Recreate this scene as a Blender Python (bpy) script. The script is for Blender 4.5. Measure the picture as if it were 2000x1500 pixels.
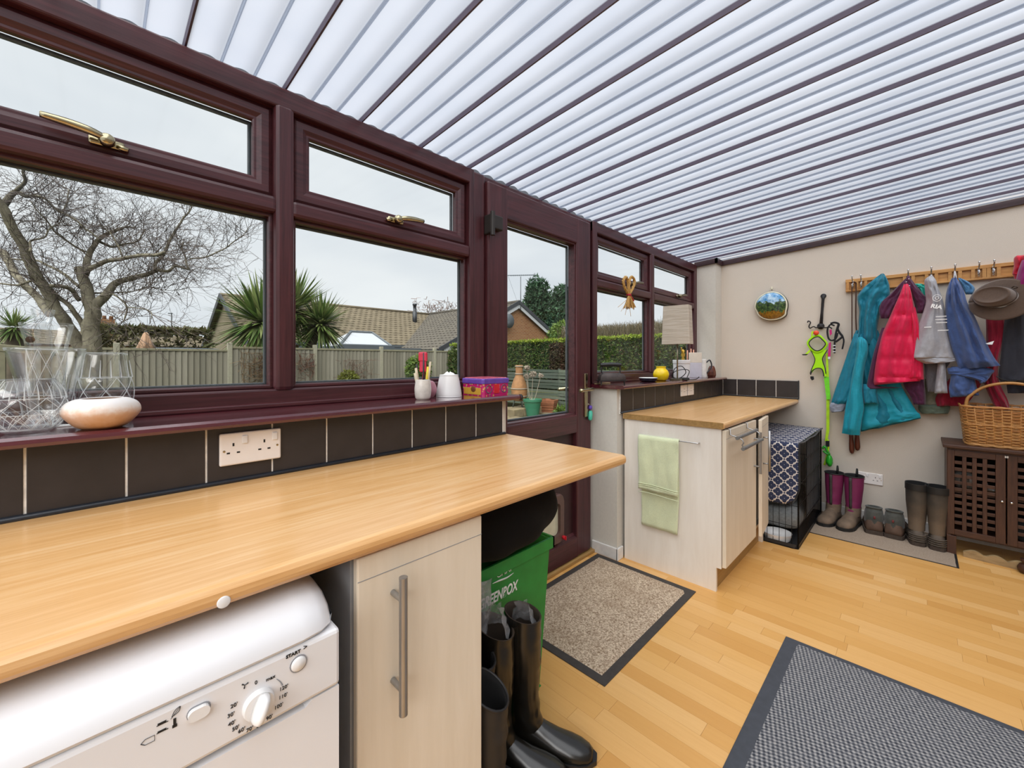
import bpy, bmesh, math, random
from mathutils import Vector, Matrix, noise
random.seed(7)
for o in list(bpy.data.objects): bpy.data.objects.remove(o)
SC = bpy.context.scene
COL = SC.collection
PI = math.pi

# ------------------------------------------------------------------ camera
F_PX, CX, CY, YAW, CAM_Z = 804.54, 1000.0, 704.09, math.radians(44.645), 1.2414
cam_d = bpy.data.cameras.new('camera'); cam = bpy.data.objects.new('camera', cam_d); COL.objects.link(cam)
cam_d.sensor_width = 36.0; cam_d.sensor_fit = 'HORIZONTAL'
cam_d.lens = F_PX / 2000 * 36.0
cam_d.shift_y = -(750 - CY) / 2000
cam_d.clip_start = 0.02; cam_d.clip_end = 300
cam.location = (0, 0, CAM_Z); cam.rotation_euler = (PI/2, 0, YAW - PI/2)
SC.camera = cam

# ------------------------------------------------------------------ overcast sky, veiled sun, exposure
wd = bpy.data.worlds.new('overcast_sky'); SC.world = wd; wd.use_nodes = True
nt = wd.node_tree; nt.nodes.clear()
_o = nt.nodes.new('ShaderNodeOutputWorld'); _b = nt.nodes.new('ShaderNodeBackground')
_tc = nt.nodes.new('ShaderNodeTexCoord'); _mp = nt.nodes.new('ShaderNodeMapping'); _mp.inputs['Scale'].default_value = (1.2, 1.2, 3.5)
_nz = nt.nodes.new('ShaderNodeTexNoise'); _nz.inputs['Scale'].default_value = 1.6; _nz.inputs['Detail'].default_value = 3
_cr = nt.nodes.new('ShaderNodeValToRGB')
_cr.color_ramp.elements[0].position = 0.32; _cr.color_ramp.elements[0].color = (0.585, 0.61, 0.65, 1)
_cr.color_ramp.elements[1].position = 0.66; _cr.color_ramp.elements[1].color = (0.73, 0.737, 0.748, 1)
nt.links.new(_tc.outputs['Generated'], _mp.inputs['Vector']); nt.links.new(_mp.outputs['Vector'], _nz.inputs['Vector'])
nt.links.new(_nz.outputs['Fac'], _cr.inputs['Fac']); nt.links.new(_cr.outputs['Color'], _b.inputs['Color'])
_b.inputs['Strength'].default_value = 1.0
nt.links.new(_b.outputs['Background'], _o.inputs['Surface'])
sun_d = bpy.data.lights.new('veiled_sun', 'SUN'); sun_d.energy = 7.2; sun_d.angle = math.radians(85); sun_d.color = (1.0, 0.985, 0.96)
sun = bpy.data.objects.new('veiled_sun', sun_d); COL.objects.link(sun)
sun.rotation_euler = Vector((-0.62, -0.30, 1.0)).to_track_quat('Z', 'Y').to_euler()   # light comes from this side
vs = SC.view_settings; vs.view_transform = 'Standard'; vs.look = 'None'; vs.gamma = 1.0; vs.exposure = 0.46
try: vs.use_curve_mapping = False
except Exception: pass
SC.cycles.max_bounces = 10; SC.cycles.transparent_max_bounces = 16; SC.cycles.transmission_bounces = 8
SC.cycles.caustics_reflective = False; SC.cycles.caustics_refractive = False
SC.cycles.use_denoising = True
SC.cycles.sample_clamp_indirect = 6.0

# ------------------------------------------------------------------ surveying: a sight line meets a plane of the room
FW = Vector((math.cos(YAW), math.sin(YAW), 0)); RT = Vector((math.sin(YAW), -math.cos(YAW), 0)); C0 = Vector((0, 0, CAM_Z))
def ray(px, py): return FW + RT*((px-CX)/F_PX) - Vector((0, 0, 1))*((py-CY)/F_PX)
def wx(px, py, X): d = ray(px, py); return C0 + d*(X/d.x)
def wy(px, py, Y): d = ray(px, py); return C0 + d*(Y/d.y)
def wz(px, py, Z): d = ray(px, py); return C0 + d*((Z-CAM_Z)/d.z)
def wd_(px, py, t): return C0 + ray(px, py)*t

# ------------------------------------------------------------------ materials
def lin(h):
    h = h.lstrip('#'); v = [int(h[i:i+2], 16)/255 for i in (0, 2, 4)]
    return tuple(((c/12.92) if c <= .04045 else ((c+.055)/1.055)**2.4) for c in v) + (1,)
MATS = {}
class NT:
    """small helper round a material's node tree"""
    def __init__(s, name):
        s.m = bpy.data.materials.new(name); s.m.use_nodes = True; s.t = s.m.node_tree; s.t.nodes.clear()
        s.out = s.n('ShaderNodeOutputMaterial'); MATS[name] = s.m
    def n(s, typ, **kw):
        nd = s.t.nodes.new(typ)
        for k, v in kw.items(): setattr(nd, k, v)
        return nd
    def l(s, a, b): s.t.links.new(a, b)
    def val(s, sock, v):
        if hasattr(v, 'links') or isinstance(v, bpy.types.NodeSocket): s.l(v, sock)
        else: sock.default_value = v
    def math(s, op, a, b=0.0, c=None, clamp=False):
        nd = s.n('ShaderNodeMath', operation=op); nd.use_clamp = clamp
        s.val(nd.inputs[0], a); s.val(nd.inputs[1], b)
        if c is not None: s.val(nd.inputs[2], c)
        return nd.outputs[0]
    def coord(s, which='Object', scale=(1, 1, 1), rot=(0, 0, 0), loc=(0, 0, 0)):
        tc = s.n('ShaderNodeTexCoord'); mp = s.n('ShaderNodeMapping')
        mp.inputs['Scale'].default_value = scale; mp.inputs['Rotation'].default_value = rot; mp.inputs['Location'].default_value = loc
        s.l(tc.outputs[which], mp.inputs['Vector']); return mp.outputs['Vector']
    def noise(s, vec, scale, detail=3, rough=.55, dist=0):
        nd = s.n('ShaderNodeTexNoise'); nd.inputs['Scale'].default_value = scale; nd.inputs['Detail'].default_value = detail
        nd.inputs['Roughness'].default_value = rough; nd.inputs['Distortion'].default_value = dist
        s.l(vec, nd.inputs['Vector']); return nd.outputs['Fac']
    def ramp(s, fac, stops, interp='LINEAR'):
        nd = s.n('ShaderNodeValToRGB'); cr = nd.color_ramp; cr.interpolation = interp
        while len(cr.elements) < len(stops): cr.elements.new(.5)
        for e, (p, c) in zip(cr.elements, stops): e.position = p; e.color = lin(c) if isinstance(c, str) else c
        s.l(fac, nd.inputs['Fac']); return nd.outputs['Color']
    def mix(s, fac, a, b, blend='MIX'):
        nd = s.n('ShaderNodeMix', data_type='RGBA', blend_type=blend)
        s.val(nd.inputs[0], fac)
        for sock, v in ((nd.inputs[6], a), (nd.inputs[7], b)):
            if isinstance(v, str): sock.default_value = lin(v)
            elif isinstance(v, tuple): sock.default_value = v
            else: s.l(v, sock)
        return nd.outputs[2]
    def bsdf(s, col, rough=.5, metal=0, bump=None, bstr=.3, bdist=.002, spec=.5, **kw):
        b = s.n('ShaderNodeBsdfPrincipled')
        if isinstance(col, str): b.inputs['Base Color'].default_value = lin(col)
        elif isinstance(col, tuple): b.inputs['Base Color'].default_value = col
        else: s.l(col, b.inputs['Base Color'])
        s.val(b.inputs['Roughness'], rough); b.inputs['Metallic'].default_value = metal
        b.inputs['Specular IOR Level'].default_value = spec
        for k, v in kw.items(): s.val(b.inputs[k], v)
        if bump is not None:
            bp = s.n('ShaderNodeBump'); bp.inputs['Strength'].default_value = bstr; bp.inputs['Distance'].default_value = bdist
            s.l(bump, bp.inputs['Height']); s.l(bp.outputs['Normal'], b.inputs['Normal'])
        s.l(b.outputs['BSDF'], s.out.inputs['Surface']); return b
def shade(h, k):
    c = lin(h); return tuple(min(1, x*k) for x in c[:3]) + (1,)
def plain(name, h, rough=.5, metal=0, scale=30, var=.12, bstr=.15, bdist=.001, spec=.5, stretch=(1, 1, 1), k=1.0, **kw):
    t = NT(name); v = t.coord('Object', stretch); f = t.noise(v, scale)
    c = t.ramp(f, [(.3, shade(h, k*(1-var))), (.7, shade(h, k*(1+var)))])
    t.bsdf(c, rough, metal, f if bstr else None, bstr, bdist, spec, **kw); return t.m
def streaky(name, dark, light, stretch, rough=.4, scale=22, bstr=.12, coat=0.0, mid=None):
    t = NT(name); v = t.coord('Object', stretch)
    f = t.noise(v, scale, 5, .62, .3); g = t.noise(v, scale*.22, 2, .5)
    h = t.math('ADD', t.math('MULTIPLY', f, .65), t.math('MULTIPLY', g, .35))
    c = t.ramp(h, [(.34, dark), (.5, mid), (.66, light)] if mid else [(.36, dark), (.64, light)])
    t.bsdf(c, rough, 0, f, bstr, .0008, .5, **({'Coat Weight': coat, 'Coat Roughness': .15} if coat else {})); return t.m

streaky('mahogany_upright', '#35181c', '#542a2e', (9, 9, .35), .34, 14)
streaky('mahogany_rail', '#35181c', '#542a2e', (.35, 9, 9), .34, 14)
plain('mahogany_dark', '#30161a', .45, var=.2)
streaky('sill_plastic', '#41161f', '#571f29', (.5, 6, 6), .16, 10, .04, 1.0)
streaky('beech_top', '#c9975c', '#dfb785', (.42, 9, 9), .32, 11, .04, .25, '#d5a56c')
plain('plaster_wall', '#cfc5b8', .9, var=.03, scale=240, bstr=.35, bdist=.0025, spec=.2)
plain('plaster_house', '#cdc4b6', .9, var=.03, scale=120, spec=.2)
plain('plaster_reveal', '#cbc6bc', .85, var=.03, scale=60, spec=.2)
plain('skirting_white', '#d9d6d2', .5, var=.08, scale=25)
plain('slate_tile', '#2b2728', .42, var=.18, scale=14, bstr=.2)
plain('grout', '#e2dfd8', .9, var=.15, scale=60)
plain('black_seal', '#20242b', .35, var=.15)
plain('white_plastic', '#e0dfde', .32, var=.015, scale=6, bstr=0)
plain('appliance_white', '#dedee0', .28, var=.02, scale=5, bstr=0)
plain('socket_white', '#e6e1dd', .4, var=.02, bstr=0)
plain('dark_slot', '#120f0f', .7, bstr=0)
plain('ink_black', '#1a1a1c', .6, bstr=0)
plain('ink_white', '#f2f2f0', .6, bstr=0)
plain('ink_grey', '#8e8f94', .6, bstr=0)
streaky('cream_door', '#d6c9b4', '#dfd3c0', (5, 5, .5), .5, 6, .05)
streaky('cream_panel', '#dcd3c7', '#e6dfd5', (4, 4, .6), .55, 5, .05)
plain('carcass_grey', '#8d8f92', .5, var=.05)
streaky('plinth_wood', '#8a6a3c', '#a98550', (.5, 8, 8), .5, 10)
plain('brushed_steel', '#a3a3a3', .38, .85, scale=60, stretch=(1, 1, .1), var=.12, bstr=.1)
plain('chrome', '#cfcfcf', .12, 1, var=.03, bstr=0)
plain('brass', '#b3a888', .22, 1, var=.1, bstr=.05)
plain('pewter', '#8f8672', .3, 1, var=.1, bstr=.05)
plain('hinge_bronze', '#34302d', .45, .3)
plain('rubber_black', '#181818', .6)
plain('spacer_grey', '#4a4d50', .5)
plain('rubber_border', '#3a3532', .8, var=.15, scale=40)
plain('rubber_grey', '#3e4148', .75, var=.1, scale=40)

# glass: thin panes that let daylight straight through, with a faint reflection
t = NT('window_glass'); tr = t.n('ShaderNodeBsdfTransparent'); tr.inputs['Color'].default_value = (.93, .95, .95, 1)
gl = t.n('ShaderNodeBsdfGlossy'); gl.inputs['Roughness'].default_value = .03; fr = t.n('ShaderNodeLayerWeight'); fr.inputs['Blend'].default_value = .5
mx = t.n('ShaderNodeMixShader'); t.l(t.math('ADD', t.math('MULTIPLY', t.math('POWER', fr.outputs['Facing'], 5), .5), .012), mx.inputs[0]); t.l(tr.outputs[0], mx.inputs[1]); t.l(gl.outputs[0], mx.inputs[2]); t.l(mx.outputs[0], t.out.inputs['Surface'])
t = NT('crystal'); tr = t.n('ShaderNodeBsdfTransparent'); tr.inputs['Color'].default_value = (.985, .99, .99, 1)
gs = t.n('ShaderNodeBsdfGlossy'); gs.inputs['Roughness'].default_value = .03
lw = t.n('ShaderNodeLayerWeight'); lw.inputs['Blend'].default_value = .5
m2 = t.n('ShaderNodeMixShader'); t.l(t.math('ADD', t.math('MULTIPLY', t.math('POWER', lw.outputs['Facing'], 3), .6), .05), m2.inputs[0]); t.l(tr.outputs[0], m2.inputs[1]); t.l(gs.outputs[0], m2.inputs[2]); t.l(m2.outputs[0], t.out.inputs['Surface'])
t = NT('cut_facet'); tr = t.n('ShaderNodeBsdfTransparent'); pb = t.n('ShaderNodeBsdfPrincipled'); pb.inputs['Base Color'].default_value = lin('#eef3f4'); pb.inputs['Roughness'].default_value = .08; m2 = t.n('ShaderNodeMixShader'); m2.inputs[0].default_value = .40; t.l(tr.outputs[0], m2.inputs[1]); t.l(pb.outputs[0], m2.inputs[2]); t.l(m2.outputs[0], t.out.inputs['Surface'])
t = NT('clear_film'); tr = t.n('ShaderNodeBsdfTransparent'); tr.inputs['Color'].default_value = (.9, .9, .9, 1)
v = t.coord('Object'); f = t.noise(v, 45, 3)
pb = t.n('ShaderNodeBsdfPrincipled'); pb.inputs['Base Color'].default_value = lin('#d9dadd'); pb.inputs['Roughness'].default_value = .15
mx = t.n('ShaderNodeMixShader'); t.l(t.math('MULTIPLY', f, .55), mx.inputs[0]); t.l(tr.outputs[0], mx.inputs[1]); t.l(pb.outputs[0], mx.inputs[2]); t.l(mx.outputs[0], t.out.inputs['Surface'])
# translucent roof sheet
t = NT('roof_sheet'); tl = t.n('ShaderNodeBsdfTranslucent'); v = t.coord('Object'); f = t.noise(v, 3, 2)
t.l(t.ramp(f, [(.3, (.205, .228, .272, 1)), (.7, (.24, .258, .295, 1))]), tl.inputs['Color'])
tr = t.n('ShaderNodeBsdfTransparent'); tr.inputs['Color'].default_value = (.95, .97, 1, 1)
m1 = t.n('ShaderNodeMixShader'); m1.inputs[0].default_value = .38; t.l(tl.outputs[0], m1.inputs[1]); t.l(tr.outputs[0], m1.inputs[2])
df = t.n('ShaderNodeBsdfPrincipled'); df.inputs['Base Color'].default_value = lin('#e6ebf2'); df.inputs['Roughness'].default_value = .25
m2 = t.n('ShaderNodeMixShader'); m2.inputs[0].default_value = .10; t.l(m1.outputs[0], m2.inputs[1]); t.l(df.outputs[0], m2.inputs[2]); t.l(m2.outputs[0], t.out.inputs['Surface'])
t = NT('roof_rib'); tl = t.n('ShaderNodeBsdfTranslucent'); tl.inputs['Color'].default_value = (.32, .345, .39, 1); tr = t.n('ShaderNodeBsdfTransparent'); tr.inputs['Color'].default_value = (.86, .89, .94, 1)
m2 = t.n('ShaderNodeMixShader'); m2.inputs[0].default_value = .62; t.l(tl.outputs[0], m2.inputs[1]); t.l(tr.outputs[0], m2.inputs[2]); t.l(m2.outputs[0], t.out.inputs['Surface'])
plain('roof_bar', '#554c5e', .5, var=.1)

# floor strip: each piece its own shade
t = NT('floor_strip'); oi = t.n('ShaderNodeObjectInfo'); v = t.coord('Object', (10, .6, 10)); f = t.noise(v, 9, 5, .6, .4)
base = t.ramp(oi.outputs['Random'], [(0, '#cf9a55'), (.25, '#d9a762'), (.6, '#dfae6a'), (1, '#e6ba7c')])
c = t.mix(t.math('MULTIPLY', f, .5), base, '#c28844')
t.bsdf(c, .33, 0, f, .04, .0005, .5)
t = NT('floor_strip_joined'); gi = t.n('ShaderNodeNewGeometry'); v = t.coord('Object', (10, .6, 10)); f = t.noise(v, 9, 5, .6, .4)
base = t.ramp(gi.outputs['Random Per Island'], [(0, '#cf9a55'), (.25, '#d9a762'), (.6, '#dfae6a'), (1, '#e6ba7c')])
t.bsdf(t.mix(t.math('MULTIPLY', f, .5), base, '#c28844'), .33, 0, f, .04, .0005, .5)
plain('floor_gap', '#a8773e', .8)

def carpet(name, a, b, scale, bscale, stains=None):
    t = NT(name); v = t.coord('Object'); f = t.noise(v, scale, 4, .7); g = t.noise(v, 7, 3, .6)
    c = t.ramp(f, [(.35, a), (.65, b)])
    if stains: c = t.mix(t.math('MULTIPLY', t.math('SUBTRACT', g, .48, clamp=True), 1.8, clamp=True), c, stains)
    t.bsdf(c, .95, 0, t.noise(v, bscale, 3, .7), .9, .006, .1); return t.m
carpet('tan_pile', '#7d634c', '#e6d3ba', 130, 200, '#947a62')
carpet('beige_cord', '#988674', '#bba997', 300, 300)
# woven mat: small raised pips in a staggered grid
t = NT('grey_weave'); tc = t.coord('Object', (1, 1, 1), (0, 0, .5)); sp = t.n('ShaderNodeSeparateXYZ'); t.l(tc, sp.inputs[0])
sx = t.math('SINE', t.math('MULTIPLY', sp.outputs[0], 330)); sy = t.math('SINE', t.math('MULTIPLY', sp.outputs[1], 330))
pr = t.math('ADD', t.math('MULTIPLY', t.math('MULTIPLY', sx, sy), .5), .5); nz = t.noise(tc, 110, 3)
hh = t.math('ADD', t.math('MULTIPLY', pr, .6), t.math('MULTIPLY', nz, .55))
t.bsdf(t.ramp(hh, [(.28, '#33363d'), (.55, '#66676c'), (.85, '#a5a29f')]), .95, 0, hh, .8, .004, .1)

def fabric(name, h, scale=160, var=.18, rough=.85, bstr=.35, sheen=.2, fold=.10):
    t = NT(name); v = t.coord('Object'); f = t.noise(v, scale, 3, .6); g = t.noise(v, 9, 3, .55)
    k = t.math('ADD', t.math('MULTIPLY', f, .5), t.math('MULTIPLY', g, .5))
    t.bsdf(t.ramp(k, [(.35, shade(h, 1-var)), (.65, shade(h, 1+var))]), rough, 0, k, bstr, .003, .3, **{'Sheen Weight': sheen}); return t.m
EXT = .40     # outdoor light level put into garden colours, darkened to offset the strong sun
def dim_ext(h): return shade(h, EXT) if isinstance(h, str) else h
def leafy(name, cols, rough=.6, trans=.25):
    cols = [dim_ext(c) for c in cols]
    t = NT(name); g = t.n('ShaderNodeNewGeometry')
    st = [(i/(len(cols)-1) if len(cols) > 1 else 0, c) for i, c in enumerate(cols)]
    c = t.ramp(g.outputs['Random Per Island'], st)
    pb = t.n('ShaderNodeBsdfPrincipled'); t.l(c, pb.inputs['Base Color']); pb.inputs['Roughness'].default_value = rough; pb.inputs['Specular IOR Level'].default_value = .3
    tl = t.n('ShaderNodeBsdfTranslucent'); t.l(c, tl.inputs['Color']); mx = t.n('ShaderNodeMixShader'); mx.inputs[0].default_value = trans
    t.l(pb.outputs[0], mx.inputs[1]); t.l(tl.outputs[0], mx.inputs[2]); t.l(mx.outputs[0], t.out.inputs['Surface']); return t.m
def mt(n): return MATS[n]
# ------------------------------------------------------------------ mesh building
class MB:
    """collects shapes; build() links them as ONE mesh object"""
    def __init__(s): s.v = []; s.f = []; s.uv = {}; s.mi = []
    def add(s, vs, fs, mi=0):
        b = len(s.v); s.v += [tuple(x) for x in vs]
        for f in fs: s.f.append(tuple(i+b for i in f)); s.mi.append(mi)
        return s
    def box(s, x0, x1, y0, y1, z0, z1, mi=0):
        v = [(x, y, z) for z in (z0, z1) for y in (y0, y1) for x in (x0, x1)]
        return s.add(v, [(0, 2, 3, 1), (4, 5, 7, 6), (0, 1, 5, 4), (2, 6, 7, 3), (0, 4, 6, 2), (1, 3, 7, 5)], mi)
    def rbox(s, x0, x1, y0, y1, z0, z1, r=.004, seg=2, mi=0):
        bm = bmesh.new(); bmesh.ops.create_cube(bm, size=1)
        for v in bm.verts: v.co = Vector(((x0+x1)/2+v.co.x*(x1-x0), (y0+y1)/2+v.co.y*(y1-y0), (z0+z1)/2+v.co.z*(z1-z0)))
        r = min(r, .49*min(abs(x1-x0), abs(y1-y0), abs(z1-z0)))
        bmesh.ops.bevel(bm, geom=list(bm.edges), offset=r, segments=seg, affect='EDGES', profile=.5)
        bm.verts.index_update(); s.add([v.co[:] for v in bm.verts], [[v.index for v in f.verts] for f in bm.faces], mi); bm.free(); return s
    def prism(s, poly, fn, d0, d1, mi=0):
        """poly: 2-D outline; fn(u,v,d) -> point; extruded from d0 to d1"""
        n = len(poly); v = [fn(u, w, d0) for u, w in poly]+[fn(u, w, d1) for u, w in poly]
        return s.add(v, [tuple(range(n))[::-1], tuple(range(n, 2*n))]+[(i, (i+1) % n, n+(i+1) % n, n+i) for i in range(n)], mi)
    def tube(s, pts, r, seg=8, cap=True, mi=0, closed=False):
        pts = [Vector(p) for p in pts]; n = len(pts)
        if n < 2: return s
        rs = r if isinstance(r, (list, tuple)) else [r]*n
        up = None; rings = []
        for i, p in enumerate(pts):
            a = pts[(i-1) % n] if (closed or i > 0) else p; b = pts[(i+1) % n] if (closed or i < n-1) else p
            d = (b-a)
            if d.length < 1e-9: d = Vector((0, 0, 1))
            d.normalize()
            if up is None:
                up = Vector((0, 0, 1)) if abs(d.z) < .9 else Vector((1, 0, 0))
            up = (up-d*up.dot(d));
            if up.length < 1e-6: up = d.orthogonal()
            up.normalize(); w = d.cross(up)
            rings.append([p+(up*math.cos(2*PI*k/seg)+w*math.sin(2*PI*k/seg))*rs[i] for k in range(seg)])
        return s.loft(rings, cap and not closed, closed, mi)
    def loft(s, rings, cap=True, closed=False, mi=0):
        k = len(rings[0]); b = len(s.v)
        for rg in rings: s.v += [tuple(p) for p in rg]
        n = len(rings)
        for i in range(n if closed else n-1):
            j = (i+1) % n
            for a in range(k):
                c = (a+1) % k
                s.f.append((b+i*k+a, b+i*k+c, b+j*k+c, b+j*k+a)); s.mi.append(mi)
        if cap:
            s.f.append(tuple(b+a for a in range(k))[::-1]); s.mi.append(mi)
            s.f.append(tuple(b+(n-1)*k+a for a in range(k))); s.mi.append(mi)
        return s
    def lathe(s, prof, c=(0, 0, 0), seg=32, fn=None, mi=0, axis='Z'):
        """prof: [(r,h)]; fn(r,h,ang)->r; open at both ends unless r=0"""
        b = len(s.v); n = len(prof)
        for r, h in prof:
            for k in range(seg):
                a = 2*PI*k/seg; rr = fn(r, h, a) if fn else r
                p = (rr*math.cos(a), rr*math.sin(a), h)
                if axis == 'X': p = (-h, p[0], p[1])
                if axis == 'Y': p = (p[0], -h, p[1])
                s.v.append((c[0]+p[0], c[1]+p[1], c[2]+p[2]))
        for i in range(n-1):
            for k in range(seg):
                m = (k+1) % seg; s.f.append((b+i*seg+k, b+i*seg+m, b+(i+1)*seg+m, b+(i+1)*seg+k)); s.mi.append(mi)
        for i, rev in ((0, True), (n-1, False)):
            if prof[i][0] > 1e-5 and fn is None and getattr(s, 'capl', True):
                f = tuple(b+i*seg+k for k in range(seg)); s.f.append(f[::-1] if rev else f); s.mi.append(mi)
        return s
    def grid(s, P, uv=None, mi=0):
        """P[i][j] points; optional uv[i][j]"""
        b = len(s.v); n = len(P); m = len(P[0])
        for r in P: s.v += [tuple(p) for p in r]
        for i in range(n-1):
            for j in range(m-1):
                f = (b+i*m+j, b+i*m+j+1, b+(i+1)*m+j+1, b+(i+1)*m+j)
                if uv: s.uv[len(s.f)] = (uv[i][j], uv[i][j+1], uv[i+1][j+1], uv[i+1][j])
                s.f.append(f); s.mi.append(mi)
        return s
    def ball(s, c, r, seg=12, rings=8, mi=0, squash=(1, 1, 1)):
        pr = []
        for i in range(rings+1):
            a = -PI/2+PI*i/rings; pr.append((max(1e-4, math.cos(a)), math.sin(a)))
        b = len(s.v); s.capl = False; s.lathe(pr, (0, 0, 0), seg, None, mi); s.capl = True
        for i in range(b, len(s.v)):
            x, y, z = s.v[i]; s.v[i] = (c[0]+x*r*squash[0], c[1]+y*r*squash[1], c[2]+z*r*squash[2])
        return s
    def xform(s, M):
        s.v = [tuple(M @ Vector(p)) for p in s.v]; return s
    def mesh(s, name):
        me = bpy.data.meshes.new(name); me.from_pydata(s.v, [], s.f)
        if s.uv:
            ul = me.uv_layers.new(name='UVMap')
            for p in me.polygons:
                q = s.uv.get(p.index)
                if q:
                    for li, c in zip(p.loop_indices, q): ul.data[li].uv = c
        if any(s.mi):
            for p, m in zip(me.polygons, s.mi): p.material_index = m
        me.validate(); me.update(); return me
    def build(s, name, mat, parent=None, smooth=False, local=False, auto=None):
        return link(name, s.mesh(name), mat, parent, smooth, local, auto)
WLOC = {}
def link(name, me, mat, parent=None, smooth=False, local=False, auto=None):
    for m in (mat if isinstance(mat, (list, tuple)) else [mat]): me.materials.append(mt(m) if isinstance(m, str) else m)
    if not local:
        if parent is None:
            xs = [v.co.x for v in me.vertices]; ys = [v.co.y for v in me.vertices]; zs = [v.co.z for v in me.vertices]
            c = Vector(((min(xs)+max(xs))/2, (min(ys)+max(ys))/2, min(zs)))
        else: c = WLOC.get(parent.name, Vector((0, 0, 0)))
        me.transform(Matrix.Translation(-c))
    else: c = Vector((0, 0, 0))
    o = bpy.data.objects.new(name, me); COL.objects.link(o)
    if parent is None: o.location = c
    else: o.parent = parent
    WLOC[o.name] = c.copy()
    if smooth:
        me.shade_smooth()
        if auto:
            try: me.set_sharp_from_angle(angle=math.radians(auto))
            except Exception: pass
    return o
def tag(o, label, cat, group=None, kind=None):
    o['label'] = label; o['category'] = cat
    if group: o['group'] = group
    if kind: o['kind'] = kind
    return o
def thing(name, label, cat, loc=(0, 0, 0), rotz=0, group=None, kind=None, rot=None):
    o = bpy.data.objects.new(name, None); COL.objects.link(o); o.empty_display_size = .05
    o.location = loc; o.rotation_euler = rot or (0, 0, rotz); WLOC[o.name] = Vector(loc)
    return tag(o, label, cat, group, kind)
def B(name, mat, parent, dims, r=None, local=False, smooth=False):
    m = MB()
    if r: m.rbox(*dims, r=r)
    else: m.box(*dims)
    return m.build(name, mat, parent, smooth=bool(r) and smooth, local=local)
def curve(pts, n=8, closed=False):
    """Catmull-Rom through pts"""
    P = [Vector(p) for p in pts]; out = []; N = len(P)
    for i in range(N if closed else N-1):
        a = P[(i-1) % N] if (closed or i > 0) else P[i]*2-P[i+1]; b = P[i]; c = P[(i+1) % N]
        d = P[(i+2) % N] if (closed or i < N-2) else c*2-b
        for k in range(n):
            u = k/n; out.append(.5*((2*b)+(c-a)*u+(2*a-5*b+4*c-d)*u*u+(3*b-a-3*c+d)*u**3))
    if not closed: out.append(P[-1].copy())
    return out
def interp(tab, x):
    if x <= tab[0][0]: return tab[0][1:]
    for a, b in zip(tab, tab[1:]):
        if x <= b[0]:
            u = (x-a[0])/(b[0]-a[0]+1e-9); return tuple(p+(q-p)*u for p, q in zip(a[1:], b[1:]))
    return tab[-1][1:]
def fbm(x, y, z=0): return noise.noise(Vector((x, y, z)))
def lettering(name, body, size, M, mat, parent=None, depth=.0004, align='CENTER', shear=0, bold=0):
    cu = bpy.data.curves.new(name, 'FONT'); cu.body = body; cu.size = size; cu.align_x = align; cu.align_y = 'CENTER'
    cu.extrude = depth; cu.shear = shear; cu.offset = bold
    tmp = bpy.data.objects.new(name+'_tmp', cu); COL.objects.link(tmp)
    bpy.context.view_layer.update()
    me = bpy.data.meshes.new_from_object(tmp.evaluated_get(bpy.context.evaluated_depsgraph_get()))
    bpy.data.objects.remove(tmp); bpy.data.curves.remove(cu); me.materials.clear()
    me.transform(M); return link(name, me, mat, parent)
def face_minus_y(x, y, z): return Matrix.Translation((x, y, z)) @ Matrix.Rotation(PI/2, 4, 'X')
def face_minus_x(x, y, z): return Matrix.Translation((x, y, z)) @ Matrix.Rotation(-PI/2, 4, 'Z') @ Matrix.Rotation(PI/2, 4, 'X')
def share(src, name, loc, parent, rot=None, scale=None):
    o = bpy.data.objects.new(name, src.data); COL.objects.link(o); o.parent = parent; o.location = loc
    if rot: o.rotation_euler = rot
    if scale: o.scale = scale
    return o
# ================================================================== THE SETTING
YB, YF, YR = 1.329, 0.729, 1.53          # tile face, worktop front, window frame inner face
XP, XWALL, XJ = 4.0535, 4.216, 2.283     # pier face, far wall, door reveal
ZS = 1.087                                # sill top
def zroof(y): return 2.173+.057*(1.515-y)
# ---- floor
fl = thing('floor', 'golden beech strip laminate floor', 'floor', (2.3, 0, 0), kind='structure')
B('subfloor', 'floor_gap', fl, (-1.6, XWALL, -1.6, 1.6, -.06, -.0015))
pl_src = {}
for L in (.40, .50, .62):
    m = MB().box(-.0322, .0322, -L/2+.0004, L/2-.0004, -.008, 0); pl_src[L] = m.mesh('floor_strip_mesh'); pl_src[L].materials.append(mt('floor_strip'))
n_pl = 0
row = 0
x = .985
while x < XWALL-.02:
    y = -.62-random.random()*.35
    while y < 1.5:
        L = random.choice((.40, .50, .62)); e = min(y+L, 1.57); yc = (y+e)/2
        if n_pl < 298:
            o = bpy.data.objects.new('plank', pl_src[L]); COL.objects.link(o); o.parent = fl; o.location = (x-2.3, yc, 0); o.scale = (1, (e-y)/L, 1); n_pl += 1
        else: break
        y += L
    x += .065
rest = MB()
x = -1.58
while x < XWALL-.02:
    y = -1.6; ymax = 1.5 if x < .95 else -1.02
    while y < ymax:
        L = random.choice((.40, .50, .62)); e = min(y+L, ymax)
        rest.box(x-.0322, x+.0322, y+.0004, e-.0004, -.008, 0); y += L
    x += .065
o = rest.build('plank_rows', 'floor_strip_joined', fl); o['kind'] = 'stuff'

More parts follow.
